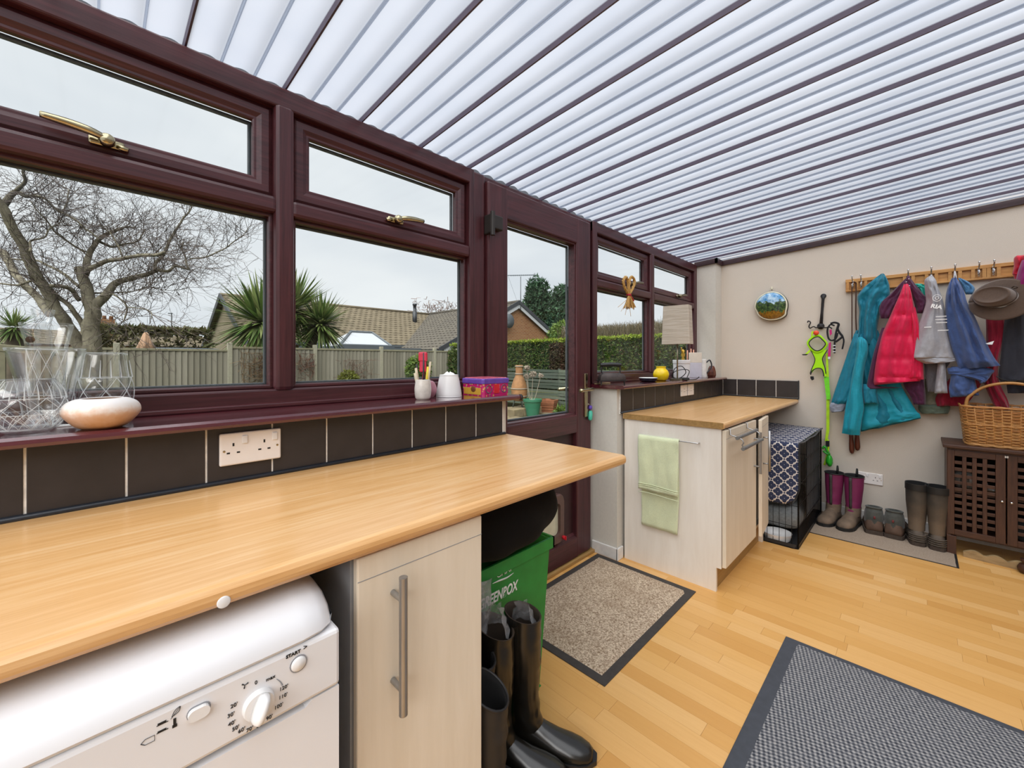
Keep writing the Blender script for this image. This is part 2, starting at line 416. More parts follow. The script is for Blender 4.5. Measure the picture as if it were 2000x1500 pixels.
# ---- walls
def struct(o, label, cat): o['kind'] = 'structure'; o['label'] = label; o['category'] = cat; return o
w = thing('wall_far', 'textured beige end wall behind the coat rack', 'wall', (XWALL, 0, 0), kind='structure')
m = MB().prism([(-1.6, 0), (1.62, 0), (1.62, zroof(1.62)+.05), (-1.6, zroof(-1.6)+.05)], lambda u, v, d: (d, u, v), XWALL, XWALL+.12)
m.build('plaster', 'plaster_wall', w)
B('grout_bed', 'grout', w, (XWALL-.0105, XWALL, .733, YB, .912, 1.062))
for a, b in zip([YB, 1.205, 1.048, .893], [1.205, 1.048, .893, .731]):
    B('tile', 'slate_tile', w, (XWALL-.012, XWALL-.002, b+.0022, a-.0022, .922, 1.066), .0015)
B('tile_edge', 'black_seal', w, (XWALL-.013, XWALL-.001, .724, .732, .912, 1.07), .002)
B('seal', 'black_seal', w, (XWALL-.016, XWALL-.001, .731, YB, .911, .921), .003)
p = MB().box(XP, XWALL, 1.345, 1.60, ZS-.02, zroof(1.4)); struct(p.build('wall_pier', 'plaster_reveal'), 'narrow pale plaster pier between window and end wall', 'wall')

wl = thing('wall_window_side', 'low wall of black tiles under the left window', 'wall', (-.1, 1.45, 0), kind='structure')
B('plaster', 'plaster_reveal', wl, (-1.5, 1.313, YB+.008, 1.60, 0, ZS-.022))
B('grout_bed', 'grout', wl, (-1.5, 1.29, YB+.0012, YB+.0085, .905, 1.063))
ed = [-1.18, -1.026, -.872, -.718, -.565, -.411, -.257, -.103, .052, .205, .360, .514, .668, .822, .974, 1.13, 1.286]
for a, b in zip(ed, ed[1:]): B('tile', 'slate_tile', wl, (a+.0022, b-.0022, YB-.001, YB+.007, .918, 1.0635), .0015)
MB().tube([(-1.5, YB-.003, .914), (1.297, YB-.003, .914)], .0075, 8).build('seal', 'black_seal', wl, True)
wr = thing('wall_window_side', 'low wall of black tiles right of the door', 'wall', (3.2, 1.45, 0), kind='structure')
B('plaster', 'plaster_reveal', wr, (XJ, XWALL, YB+.008, 1.60, 0, ZS-.022))
B('grout_bed', 'grout', wr, (2.313, XWALL-.01, YB+.0012, YB+.0085, .905, 1.063))
er = [2.313+.1587*k for k in range(12)]+[XWALL-.013]
for a, b in zip(er, er[1:]): B('tile', 'slate_tile', wr, (a+.0022, b-.0022, YB-.001, YB+.007, .918, 1.0635), .0015)
MB().tube([(2.313, YB-.003, .914), (XWALL-.012, YB-.003, .914)], .006, 8).build('seal', 'black_seal', wr, True)
# unseen sides that close the room
p = MB().prism([(-1.6, 0), (XWALL+.1, 0), (XWALL+.1, 2.5), (-1.6, 2.5)], lambda u, v, d: (u, d, v), -1.6, -1.75); struct(p.build('wall_house', 'plaster_house'), 'plain cream house wall behind the viewer', 'wall')
p = MB().prism([(-1.75, 0), (1.6, 0), (1.6, ZS), (-1.75, ZS)], lambda u, v, d: (d, u, v), -1.6, -1.7); struct(p.build('wall_near', 'plaster_house'), 'low cream end wall behind the viewer', 'wall')
# skirtings
sk = thing('baseboard_reveal', 'chipped white skirting round the door reveal corner', 'skirting', (XJ, 1.4, 0), kind='structure')
m = MB().rbox(XJ-.013, XJ, YB-.004, 1.515, 0, .075, .004); m.build('board', 'skirting_white', sk)
m = MB().rbox(XJ-.013, 2.338, YB-.006, YB+.008, 0, .075, .004); m.build('board', 'skirting_white', sk)
m = MB().rbox(XWALL-.014, XWALL, -1.6, .74, 0, .075, .004); struct(m.build('baseboard_far', 'skirting_white'), 'low white skirting along the end wall behind the boots', 'skirting')

# ---- polycarbonate roof
ce = thing('ceiling', 'ribbed translucent roof sheets between dark glazing bars', 'roof', (1.3, 0, 2.2), kind='structure')
BAY = .27; Y0, Y1 = 1.585, -1.62
def roofpt(x, y, dz): return (x, y, zroof(y)+dz)
prof = []
NS = 12
for k in range(3):
    for i in range(NS+(k == 2)):
        s = i/NS; prof.append((k*BAY/3+s*BAY/3, .004+.0125*max(0, math.sin(PI*s**1.7))))
mp = MB().grid([[(px_, Y0, .057*(0)+pz) for px_, pz in prof], [(px_, Y1, .057*(Y0-Y1)+pz) for px_, pz in prof]])
me_panel = mp.mesh('roof_panel'); me_panel.materials.append(mt('roof_sheet')); me_panel.shade_smooth()
mr = MB()
for xx, ww, hh in ((-.0045, .0055, .008),):
    v = []
    for y in (Y0, Y1):
        dz = .057*(Y0-y); v += [(-ww/2, y, dz-.004), (ww/2, y, dz-.004), (ww/2, y, dz+hh), (-ww/2, y, dz+hh)]
    mr.add(v, [(0, 1, 5, 4), (1, 2, 6, 5), (2, 3, 7, 6), (3, 0, 4, 7), (3, 2, 1, 0), (4, 5, 6, 7)])
me_rib = mr.mesh('roof_rib'); me_rib.materials.append(mt('roof_rib'))
mr = MB(); v = []
for y in (Y0, Y1):
    dz = .057*(Y0-y); v += [(-.0026, y, dz-.008), (.0026, y, dz-.008), (.0055, y, dz+.010), (-.0055, y, dz+.010)]
mr.add(v, [(0, 1, 5, 4), (1, 2, 6, 5), (2, 3, 7, 6), (3, 0, 4, 7), (3, 2, 1, 0), (4, 5, 6, 7)])
me_bar = mr.mesh('glazing_bar'); me_bar.materials.append(mt('roof_bar'))
zl = zroof(Y0)-2.2
for k in range(-7, 15):
    x0 = .187+BAY*k
    o = bpy.data.objects.new('roof_panel', me_panel); COL.objects.link(o); o.parent = ce; o.location = (x0-1.3, 0, zl)
    for j in (1, 2):
        r = bpy.data.objects.new('rib', me_rib); COL.objects.link(r); r.parent = o; r.location = (j*BAY/3, 0, 0)
    g = bpy.data.objects.new('glazing_bar', me_bar); COL.objects.link(g); g.parent = ce; g.location = (x0-1.3, 0, zl)
# trims under the roof
plain('closure_grey', '#6f7378', .8)
m = MB()
pts = []
for k in range(-7, 15):
    x0 = .187+BAY*k
    for px_, pz in prof[:-1]: pts.append((x0+px_, pz))
rows = [[(a, 1.560, 2.150) for a, b in pts], [(a, 1.560, zroof(1.56)+b-.001) for a, b in pts], [(a, 1.575, zroof(1.575)+b-.001) for a, b in pts], [(a, 1.575, 2.150) for a, b in pts]]
m.grid(rows); struct(m.build('trim_1', 'closure_grey'), 'wavy grey foam strip closing the eaves under the roof sheets', 'trim')
t2 = thing('trim_2', 'dark wooden trim following the roof slope on the end wall', 'trim', (XWALL, 0, 2.2), kind='structure')
def sloped(x0, x1, ya, yb, h, mm):
    return MB().add([(x0, ya, zroof(ya)-h+.006), (x1, ya, zroof(ya)-h+.006), (x1, ya, zroof(ya)+.006), (x0, ya, zroof(ya)+.006), (x0, yb, zroof(yb)-h+.006), (x1, yb, zroof(yb)-h+.006), (x1, yb, zroof(yb)+.006), (x0, yb, zroof(yb)+.006)],
        [(0, 1, 2, 3), (4, 7, 6, 5), (0, 4, 5, 1), (1, 5, 6, 2), (2, 6, 7, 3), (3, 7, 4, 0)])
sloped(XWALL-.02, XWALL, 1.33, -1.6, .044, 0).build('batten', 'mahogany_dark', t2)
sloped(XP-.02, XP, 1.53, 1.325, .044, 0).build('batten', 'mahogany_dark', t2)
sloped(XP-.02, XWALL, 1.345, 1.325, .044, 0).build('batten', 'mahogany_dark', t2)

# ---- windows
def bar(name, parent, d, upright, r=.006): return B(name, 'mahogany_upright' if upright else 'mahogany_rail', parent, d, r, smooth=False)
def ring(name, parent, x0, x1, z0, z1, y0, y1, w, r=.004):
    """four mitred bars round an opening, outside x0..x1,z0..z1"""
    m = MB(); a = [(x0, z0), (x1, z0), (x1, z1), (x0, z1)]; b = [(x0+w, z0+w), (x1-w, z0+w), (x1-w, z1-w), (x0+w, z1-w)]
    c = w*.28
    ai = [(x0+c, z0+c), (x1-c, z0+c), (x1-c, z1-c), (x0+c, z1-c)]; bi = [(x0+w-c, z0+w-c), (x1-w+c, z0+w-c), (x1-w+c, z1-w+c), (x0+w-c, z1-w+c)]
    yc = y0+c*.6
    loops = [[(p, y1, q) for p, q in a], [(p, yc, q) for p, q in a], [(p, y0, q) for p, q in ai], [(p, y0, q) for p, q in bi], [(p, yc, q) for p, q in b], [(p, y1, q) for p, q in b]]
    m.loft([[loops[i][k] for i in range(6)] for k in range(4)], cap=False, closed=True)
    return m.build(name, 'mahogany_rail', parent)
def pane(parent, x0, x1, z0, z1, y): return B('pane', 'window_glass', parent, (x0, x1, y, y+.006, z0, z1))
def handle(parent, x, z, y, d, metal='brass'):
    h = MB().rbox(x-.035, x+.035, y-.012, y, z-.012, z+.012, .006)
    h.lathe([(0, .036), (.012, .035), (.016, .028), (.017, .016), (.013, .008), (.012, 0)], (x, y-.006, z), 16, axis='Y')
    h.tube(curve([(x, y-.030, z+.002), (x+d*.03, y-.038, z+.008), (x+d*.07, y-.036, z+.014), (x+d*.115, y-.034, z+.017)], 5), [.008+.003*math.sin(i/15*PI) for i in range(16)], 8)
    h.tube([(x-d*.02, y-.006, z-.002), (x-d*.042, y-.010, z-.006)], [.009, .007], 8)
    o = h.build('window_handle', metal, parent, True); o['label'] = 'brass window handle'; return o
ZT, ZM = 2.155, 1.76
def window(name, label, xs, jl, jr, handles):
    w = thing(name, label, 'window', ((xs[0]+xs[-1])/2, YR, ZS), kind='structure')
    xa, xb = xs[0], xs[-1]
    bar('head', w, (xa, xb, YR-.018, YR+.065, 2.085, ZT), False); bar('bottom_rail', w, (xa, xb, YR-.012, YR+.065, ZS, 1.147), False)
    bar('bottom_bead', w, (xa, xb, YR-.022, YR+.01, ZS, 1.102), False, .004)
    for x in xs[1:-1]: bar('mullion', w, (x-.031, x+.031, YR-.020, YR+.065, 1.140, 2.10), True, .014)
    bar('jamb', w, (xa, xa+jl, YR-.019, YR+.066, ZS, ZT), True); bar('jamb', w, (xb-jr, xb, YR-.019, YR+.066, ZS, ZT), True)
    for i, (a, b) in enumerate(zip(xs, xs[1:])):
        l = a+(jl if i == 0 else .028); r = b-(jr if i == len(xs)-2 else .028)
        bar('transom', w, (l-.005, r+.005, YR-.018, YR+.064, ZM-.030, ZM+.026), False, .012)
        bd = ring('glazing_bead', w, l, r, 1.147, ZM-.026, YR+.008, YR+.034, .014)
        pane(w, l+.006, r-.006, 1.153, ZM-.032, YR+.034)
        s = ring('sash', w, l+.002, r-.002, ZM+.026, 2.085, YR+.004, YR+.05, .047)
        ring('sash_bead', s, l+.044, r-.044, ZM+.068, 2.043, YR+.012, YR+.03, .016)
        pane(s, l+.05, r-.05, ZM+.074, 2.037, YR+.028)
        for par, q in ((w, (l+.010, r-.010, 1.157, ZM-.036)), (s, (l+.056, r-.056, ZM+.080, 2.031))):
            sp_ = ring('spacer_bar', par, *q, YR+.041, YR+.052, .010); sp_.data.materials.clear(); sp_.data.materials.append(mt('spacer_grey'))
        if handles[i]:
            hx, hd, hm = handles[i]; handle(s, hx, ZM+.056, YR+.004, hd, hm)
    return w
w1 = window('window_1', 'mahogany window of wide panes with top openers left of the door', [-1.2, -.372, .448, 1.276], .05, .030, [None, (.022, -1, 'brass'), (.868, 1, 'brass')])
m = MB(); nose = [(1.275, 1.073), (1.277, 1.081), (1.284, ZS), (1.56, ZS), (1.56, 1.065), (1.286, 1.064), (1.277, 1.066)]
m.prism(nose, lambda u, v, d: (d, u, v), -1.5, 1.352); m.build('window_sill', 'sill_plastic', w1)
m = MB().tube([(1.349, 1.283, 1.0755), (1.357, 1.283, 1.0755)], .0135, 14); m.build('sill_end_cap', 'rubber_black', w1, True)
w2 = window('window_2', 'mahogany window of two bays with top openers right of the door', [XJ, 3.135, XP], .052, .06, [(2.83, 1, 'pewter'), (3.66, 1, 'pewter')])
m = MB(); m.prism(nose, lambda u, v, d: (d, u, v), 2.262, 4.15); m.build('window_sill', 'sill_plastic', w2)
bar('post', w2, (XJ-.0, XJ+.03, YR-.008, YR+.06, ZS, ZT), True)

# ---- door
dr = thing('door_1', 'mahogany back door with tall glass pane and cat flap', 'door', (1.8, YR, 0), kind='structure')
bar('frame_post', dr, (1.278, 1.354, YR-.008, YR+.066, 0, ZT), True, .01); bar('frame_post', dr, (2.243, XJ, YR-.002, YR+.066, 0, ZT), True)
bar('frame_head', dr, (1.3, XJ, YR, YR+.066, 2.125, ZT), False)
B('threshold', 'plinth_wood', dr, (1.30, XJ, 1.49, 1.60, 0, .022), .005)
lf = bar('leaf_stile', dr, (1.356, 1.492, YR-.028, YR+.045, .03, 2.125), True, .008); bar('leaf_stile', dr, (2.092, 2.241, YR-.028, YR+.045, .03, 2.125), True, .008)
bar('leaf_rail', dr, (1.485, 2.10, YR-.027, YR+.045, 1.965, 2.124), False, .008)
bar('leaf_rail', dr, (1.485, 2.10, YR-.027, YR+.045, .795, .905), False, .008)
m = MB().prism([(YR-.027, .03), (YR+.045, .03), (YR+.045, .175), (YR+.01, .175), (YR-.027, .145)], lambda u, v, d: (d, u, v), 1.485, 2.10); m.build('leaf_rail', 'mahogany_rail', dr)
ring('glazing_bead', dr, 1.484, 2.100, .898, 1.972, YR-.016, YR+.03, .016); pane(dr, 1.494, 2.09, .908, 1.962, YR+.028)
sp_ = ring('spacer_bar', dr, 1.498, 2.086, .912, 1.958, YR+.036, YR+.048, .012); sp_.data.materials.clear(); sp_.data.materials.append(mt('spacer_grey'))
B('lower_panel', 'mahogany_dark', dr, (1.485, 2.10, YR+.004, YR+.02, .16, .80))
h = MB().rbox(1.345, 1.372, YR-.062, YR-.006, 1.86, 1.955, .006); h.rbox(1.366, 1.428, YR-.06, YR-.024, 1.885, 1.955, .006); h.tube([(1.357, YR-.058, 1.85), (1.357, YR-.058, 1.965)], .012, 12)
h.build('hinge', 'hinge_bronze', dr)
h = MB().rbox(2.165, 2.197, YR-.038, YR-.026, .885, 1.16, .004); hp = h.build('handle_plate', 'brass', dr)
h = MB().tube([(2.181, YR-.036, 1.062), (2.181, YR-.082, 1.062)], .010, 12); h.tube(curve([(2.186, YR-.08, 1.062), (2.14, YR-.083, 1.061), (2.06, YR-.078, 1.058)], 5), [.012, .012, .0115, .011, .011, .0105, .010, .010, .010, .011, .012], 10); h.build('lever', 'brass', hp, True)
# outside lever beyond the glass
h = MB().tube([(2.181, YR+.045, 1.062), (2.181, YR+.085, 1.062), (2.06, YR+.088, 1.058)], .011, 10); h.build('lever', 'brass', dr, True)
plain('flap_brown', '#5b423d', .4, var=.1); plain('flap_film', '#c9c6ae', .25, var=.12, scale=14); plain('red_plastic', '#c8202c', .4, bstr=0)
def rrect(x0, x1, z0, z1, r, n=5):
    P = []
    for cx_, cz_, a0 in ((x1-r, z1-r, 0), (x0+r, z1-r, PI/2), (x0+r, z0+r, PI), (x1-r, z0+r, 1.5*PI)):
        for i in range(n+1): a = a0+PI/2*i/n; P.append((cx_+r*math.cos(a), cz_+r*math.sin(a)))
    return P
ou = rrect(1.70, 1.968, .165, .455, .05); inn = rrect(1.742, 1.926, .215, .405, .028); ou2 = rrect(1.708, 1.96, .173, .447, .045)
m = MB(); n = len(ou)
m.loft([[(ou[k][0], YR+.004, ou[k][1]), (ou[k][0], YR-.022, ou[k][1]), (ou2[k][0], YR-.030, ou2[k][1]), (inn[k][0], YR-.030, inn[k][1]), (inn[k][0], YR+.004, inn[k][1])] for k in range(n)], cap=False, closed=True)
cf = m.build('cat_flap', 'flap_brown', dr); m = MB().prism(inn, lambda u, v, d: (u, d, v), YR-.010, YR-.004); m.build('flap', 'flap_film', cf)
m = MB().lathe([(0, .022), (.010, .021), (.012, .012), (.009, 0)], (1.947, YR-.028, .196), 12, axis='Y'); m.rbox(1.944, 1.95, YR-.056, YR-.046, .184, .208, .002); m.build('latch', 'red_plastic', cf)
# ================================================================== KITCHEN FURNITURE
def postform(name, x0, x1, label, mat='beech_top'):
    zt, zb, yf, yb = .91, .876, YF, YB-.004
    pr = [(yb, zt), (yf+.014, zt), (yf+.006, zt-.003), (yf+.001, zt-.010), (yf, zt-.018), (yf+.002, zt-.026), (yf+.008, zb+.001), (yf+.016, zb), (yb, zb)]
    m = MB(); nx = 2
    m.prism(pr, lambda u, v, d: (d, u, v), x0, x1-.006); m.prism([(a+(.004 if a < yf+.02 else 0), b+(-.003 if b > .9 else .003)) for a, b in pr], lambda u, v, d: (d, u, v), x1-.0065, x1)
    return tag(m.build(name, mat), label, 'worktop')
postform('worktop', -1.5, 1.313, 'long beech worktop with rounded front edge above the tumble dryer')
wt2 = postform('worktop', 2.336, XWALL-.001, 'beech worktop in the corner above the cream cabinet and dog crate')
B('end_strip', 'plinth_wood', wt2, (2.332, 2.3365, YF+.006, YB-.01, .877, .909))

# ---- tumble dryer
DX0, DX1, DY = -.305, .290, .690
dry = thing('tumble_dryer', 'white tumble dryer with timer knob under the long worktop', 'tumble dryer', ((DX0+DX1)/2, 1.0, 0))
m = MB().rbox(DX0+.004, DX1-.004, DY+.03, 1.28, .02, .80, .012); m.build('body', 'appliance_white', dry)
def lid_profile(d=0): return [(1.28, .795), (DY+.004+d, .795), (DY-.002+d, .802), (DY+.002+d, .815), (DY+.016+d, .832), (DY+.042+d, .845), (DY+.085+d, .850), (1.28, .852)]
m = MB(); xs = [DX0, DX0+.012, DX0+.03, DX0+.06, DX1-.06, DX1-.03, DX1-.012, DX1]; ins = [.04, .016, .005, 0, 0, .005, .016, .04]
m.loft([[(x, y+(d if y < 1.2 else 0), z-(d*.55 if z > .81 else 0)) for y, z in lid_profile()] for x, d in zip(xs, ins)]); m.build('lid', 'appliance_white', dry, True, auto=35)
pf = [(DX0+.002, DX1-.002, .696, .793)]
m = MB().rbox(DX0+.001, DX1-.001, DY, DY+.05, .700, .7935, .006); cp = m.build('control_panel', 'appliance_white', dry)
m = MB(); fp = [(DX0+.002, .10), (DX1-.002, .10), (DX1-.002, .697), (DX1-.045, .697), (DX1-.055, .690), (DX0+.055, .690), (DX0+.045, .697), (DX0+.002, .697)]
m.prism(fp, lambda u, v, d: (u, d, v), DY+.003, DY+.05); m.build('front_panel', 'appliance_white', dry)
m = MB().lathe([(.0, .004), (.14, .0035), (.165, .002), (.17, 0)], ((DX0+DX1)/2, DY+.004, .40), 40, axis='Y'); m.build('drum_door', 'appliance_white', dry, True)
B('kickplate', 'carcass_grey', dry, (DX0+.01, DX1-.01, DY+.03, DY+.05, .0, .1))
kx, kz = .1685, .738
kb = MB().lathe([(0, .010), (.019, .010), (.0203, .007), (.0208, 0)], (kx, DY+.001, kz), 32, axis='Y'); kb.capl = True
kn = kb.build('timer_knob', 'white_plastic', cp, True, auto=40)
g = MB(); pr = []
for i in range(13):
    a = i/12*PI; pr.append((math.cos(a)*.0185, math.sin(a)))
rings = []
for (u, s) in pr[::-1]:
    w = .0085*s**.5+.001; hgt = .020*s**.45+.001
    rings.append([(kx+u*.35+w*math.cos(q)*.94, DY-.010-hgt*max(0, math.sin(q)), kz+u*.94+w*math.cos(q)*-.35) for q in [PI*j/8 for j in range(9)]])
g.loft(rings, cap=True); g.build('knob_grip', 'white_plastic', cp, True)
m = MB().lathe([(0, .006), (.0085, .0055), (.011, .003), (.0115, 0)], (.2235, DY+.001, .768), 20, axis='Y'); m.build('start_button', 'white_plastic', cp, True)
m = MB().lathe([(.0118, .0012), (.0128, .0012), (.0128, 0)], (.2235, DY, .768), 20, axis='Y'); m.build('button_ring', 'ink_grey', cp)
m = MB()
po = rrect(.086, .110, .762, .777, .0072, 4); m.prism(po, lambda u, v, d: (u, d, v), DY-.007, DY+.001); m.build('push_button', 'white_plastic', cp)
m = MB().prism(rrect(.085, .1115, .761, .7785, .008, 4), lambda u, v, d: (u, d, v), DY-.0007, DY+.001); m.build('button_ring', 'ink_grey', cp)
T = lambda body, x, z, s, **k: lettering('lettering', body, s, face_minus_y(x, DY-.0006, z), 'ink_black', cp, **k)
T('START', .216, .7865, .0072, bold=.0002); T('>', .2335, .7885, .011)
for i, (bd, ang) in enumerate((('0', 95), ('max', 62), ('20\'', 152), ('30\'', 173), ('40\'', 195), ('50\'', 214), ('60\'', 232), ('70\'', 251), ('80\'', 273), ('90\'', 295), ('100\'', 322), ('110\'', 345), ('120\'', 7))):
    a = math.radians(ang); T(bd, kx+.0335*math.cos(a)*1.02, kz+.0325*math.sin(a), .0074)
m = MB().tube([(kx+.033*math.cos(math.radians(a)), DY-.0006, kz+.033*math.sin(math.radians(a))) for a in range(16, 48, 4)], [.0003+.00012*i for i in range(8)][::-1], 4); m.build('scale_arc', 'ink_grey', cp)
m = MB()
for k in range(3):   # little fan mark
    a = math.radians(120*k+20); c = (kx-.0185+.0028*math.cos(a), DY-.0005, kz+.0445+.0028*math.sin(a)); m.tube([(kx-.017, DY-.0005, kz+.0365), (kx-.017+.0045*math.cos(a), DY-.0005, kz+.0365+.0045*math.sin(a))], [.0004, .0010], 5)
m.build('fan_symbol', 'ink_black', cp)
m = MB()  # symbols beside the push button: feather, thermometer, two press marks and a flag outline
m.tube(curve([(.070, DY-.0005, .7785), (.073, DY-.0005, .785), (.0785, DY-.0005, .788), (.077, DY-.0005, .782), (.070, DY-.0005, .7785)], 4), .0004, 4)
m.tube([(.069, DY-.0005, .7765), (.078, DY-.0005, .787)], .0003, 4)
m.rbox(.0715, .0745, DY-.0008, DY, .766, .7755, .0008); m.rbox(.0705, .0755, DY-.0008, DY, .7635, .7675, .0008)
m.box(.056, .0645, DY-.0007, DY, .7765, .7785); m.box(.055, .0665, DY-.0007, DY, .7755, .7762); m.box(.056, .0645, DY-.0007, DY, .767, .7685); m.box(.055, .0665, DY-.0007, DY, .766, .7667)
m.tube([(.040, DY-.0005, .763), (.044, DY-.0005, .7665), (.053, DY-.0005, .7665), (.053, DY-.0005, .7595), (.044, DY-.0005, .7595), (.040, DY-.0005, .763)], .0004, 4)
m.build('button_symbols', 'ink_black', cp)
# white cap on the worktop edge
m = MB().lathe([(0, .0022), (.007, .002), (.0085, .0012), (.0088, 0)], (wy(437, 1176, YF).x, YF+.0005, wy(437, 1176, YF).z), 20, axis='Y'); tag(m.build('screw_cap', 'white_plastic', None, True), 'small round white cover cap on the long worktop edge', 'cap')

# ---- narrow cabinet beside the dryer
c1 = thing('base_cabinet', 'narrow cream base cabinet with one bar handle beside the dryer', 'cabinet', (.5, 1.0, 0))
B('side_panel', 'carcass_grey', c1, (.342, .358, .772, 1.30, .0, .872)); B('side_panel', 'cream_panel', c1, (.644, .660, .772, 1.30, .0, .872))
B('back_panel', 'carcass_grey', c1, (.358, .644, 1.29, 1.30, .1, .87)); B('shelf', 'carcass_grey', c1, (.358, .644, .78, 1.29, .14, .156)); B('plinth', 'plinth_wood', c1, (.36, .642, .82, .836, 0, .14))
d = B('door', 'cream_door', c1, (.346, .656, .750, .769, .145, .868), .0035)
B('top_rail_groove', 'carcass_grey', d, (.347, .655, .7494, .7505, .8225, .8238))
def bar_handle(parent, x, y, z0, z1, yp, r=.0085, mat='brushed_steel', tilt=0):
    h = MB().tube([(x, y, z0), (x, y, z1)], r, 16)
    for z in (z0+(z1-z0)*.17, z1-(z1-z0)*.17): h.tube([(x, y, z), (x, yp, z)], r*.7, 10)
    return h.build('bar_handle', mat, parent, True, auto=40)
bar_handle(d, .4195, .710, .556, .822, .751)

# ---- right-hand cabinet
c2 = thing('base_cabinet', 'white limed base cabinet with towel rail and open door by the dog crate', 'cabinet', (2.8, 1.0, 0))
m = MB().prism([(YF+.02, .13), (YF+.045, .13), (YF+.045, 0), (1.318, 0), (1.318, .875), (YF+.02, .875)], lambda u, v, d: (d, u, v), 2.342, 2.360); m.build('end_panel', 'cream_panel', c2)
B('side_panel', 'cream_panel', c2, (3.205, 3.223, .76, 1.318, 0, .875)); B('back_panel', 'carcass_grey', c2, (2.36, 3.205, 1.30, 1.318, .1, .87)); B('floor_shelf', 'cream_panel', c2, (2.36, 3.205, .765, 1.30, .13, .147)); B('mid_shelf', 'cream_panel', c2, (2.36, 3.205, .80, 1.30, .48, .497))
B('plinth', 'plinth_wood', c2, (2.361, 2.78, .785, .80, 0, .128)); B('plinth', 'plinth_wood', c2, (2.783, 3.215, .785, .80, 0, .128))
d = B('door', 'cream_door', c2, (2.350, 2.920, .727, .747, .135, .868), .0035)
B('top_rail_groove', 'carcass_grey', d, (2.352, 2.918, .7264, .7275, .8225, .8238))
h2 = bar_handle(d, 2.872, .692, .545, .80, .728, .0075)
# second door stands ajar: build closed in its own frame, then swing about the far hinge
d2 = bpy.data.objects.new('door', MB().rbox(-.286, 0, -.020, 0, .135, .868, .0035).mesh('door')); d2.data.materials.append(mt('cream_door')); COL.objects.link(d2); d2.parent = c2; d2.location = (3.215-2.8, .747-1.0, 0); d2.rotation_euler = (0, 0, math.radians(5.8)); WLOC[d2.name] = Vector((0, 0, 0))
h = MB().tube([(-.246, -.055, .545), (-.246, -.055, .80)], .0075, 14)
for z in (.59, .755): h.tube([(-.246, -.055, z), (-.246, -.018, z)], .005, 10)
h.build('bar_handle', 'brushed_steel', d2, True, local=True)
B('top_rail_groove', 'carcass_grey', d2, (-.284, -.002, -.0206, -.0195, .8225, .8238), local=True)
# towel rail on the end panel
h = MB().tube(curve([(2.343, .860, .787), (2.322, .864, .787), (2.316, .885, .787), (2.316, 1.16, .787), (2.322, 1.195, .787), (2.343, 1.20, .787)], 5), .0036, 8); h.build('towel_rail', 'chrome', c2, True)
# over-door double rail
hr = thing('over_door_rail', 'steel double towel rail hooked over the white cabinet door', 'towel rail', (2.5, .72, .75))
for x in (2.40, 2.71):
    m = MB()
    m.tube([(x, .752, .845), (x, .752, .8715), (x, .7215, .8715), (x, .7215, .842), (x, .70, .836), (x, .680, .832), (x, .662, .822), (x, .656, .806), (x, .664, .794), (x, .655, .782)], .0036, 6)
    m.build('bracket', 'brushed_steel', hr, True)
for y, z in ((.680, .832), (.652, .780)):
    MB().tube([(2.372, y, z), (2.74, y, z)], .0095, 14).build('rail', 'brushed_steel', hr, True, auto=40)

# ---- hand towel over the rail
fabric('towel_green', '#ccd2ad', 220, .10, .95, .8, .5)
tw = thing('hand_towel', 'pale green terry towel hanging on the cabinet rail', 'towel', (2.31, 1.08, .787))
def towel_layer(name, zs, xoff, ya, yb, mat, fold):
    P = []
    for i, z in enumerate(zs):
        r = []
        for j in range(25):
            u = j/24; y = ya(z)+(yb(z)-ya(z))*u
            r.append((xoff(z)+fold*fbm(u*4, z*5, 3)+.0025*fbm(u*19, z*17), y, z))
        P.append(r)
    m = MB().grid(P); o = m.build(name, mat, tw, True); md = o.modifiers.new('thick', 'SOLIDIFY'); md.thickness = .005; md.offset = 0; return o
zs = [.797-.0135*i for i in range(25)]
towel_layer('front_fall', [.7925, .797]+zs[1:], lambda z: 2.303-(.003 if z < .5 else 0) if z < .79 else 2.312, lambda z: 1.205-.002*(.79-z)*5, lambda z: .960+.014*(.79-z), 'towel_green', .010)
towel_layer('back_fall', [.790-.02*i for i in range(28)], lambda z: 2.327, lambda z: 1.195+.0*z, lambda z: .972+.006*math.sin(z*9), 'towel_green', .008)
for z in (.505, .495, .455): MB().tube([(2.2985+.004*fbm(u*4, z*5, 3), 1.203-.242*u, z+.004*math.sin(u*5)) for u in [i/14 for i in range(15)]], .0022, 6).build('woven_band', 'towel_green', tw, True)

# ---- sockets
def socket(parent, M, w, h, gangs, mat='socket_white', switches=True):
    """double or single outlet: plate facing local -Y, x to the right"""
    def P(mb, name, mt_, par): mb.xform(M); return mb.build(name, mt_, par)
    pl = P(MB().rbox(-w/2, w/2, -.010, 0, -h/2, h/2, .004), 'plate', mat, parent)
    for g in range(gangs):
        cx_ = 0 if gangs == 1 else (-w/4+g*w/2)-.006
        for dx, dz, ww, hh in ((0, .012, .0042, .0085), (-.0115, -.010, .0075, .0042), (.0115, -.010, .0075, .0042)):
            P(MB().box(cx_+dx-ww/2, cx_+dx+ww/2, -.0105, -.004, dz-hh/2, dz+hh/2), 'pin_slot', 'dark_slot', pl)
        if switches: P(MB().rbox(cx_+.020, cx_+.033, -.014, -.006, .012, .034, .002), 'rocker_switch', 'white_plastic', pl)
    for sx in ((-w/2+.010), (w/2-.010)): P(MB().lathe([(0, .0014), (.003, .0012), (.0032, 0)], (sx, -.0095, -.004), 10, axis='Y'), 'screw', 'brass', pl)
s1 = thing('wall_socket', 'white double wall socket on the black tiles under the left window', 'socket', (.306, YB-.001, 1.0), group='wall sockets')
socket(s1, Matrix.Translation((.306, YB-.001, 1.002)), .148, .087, 2)
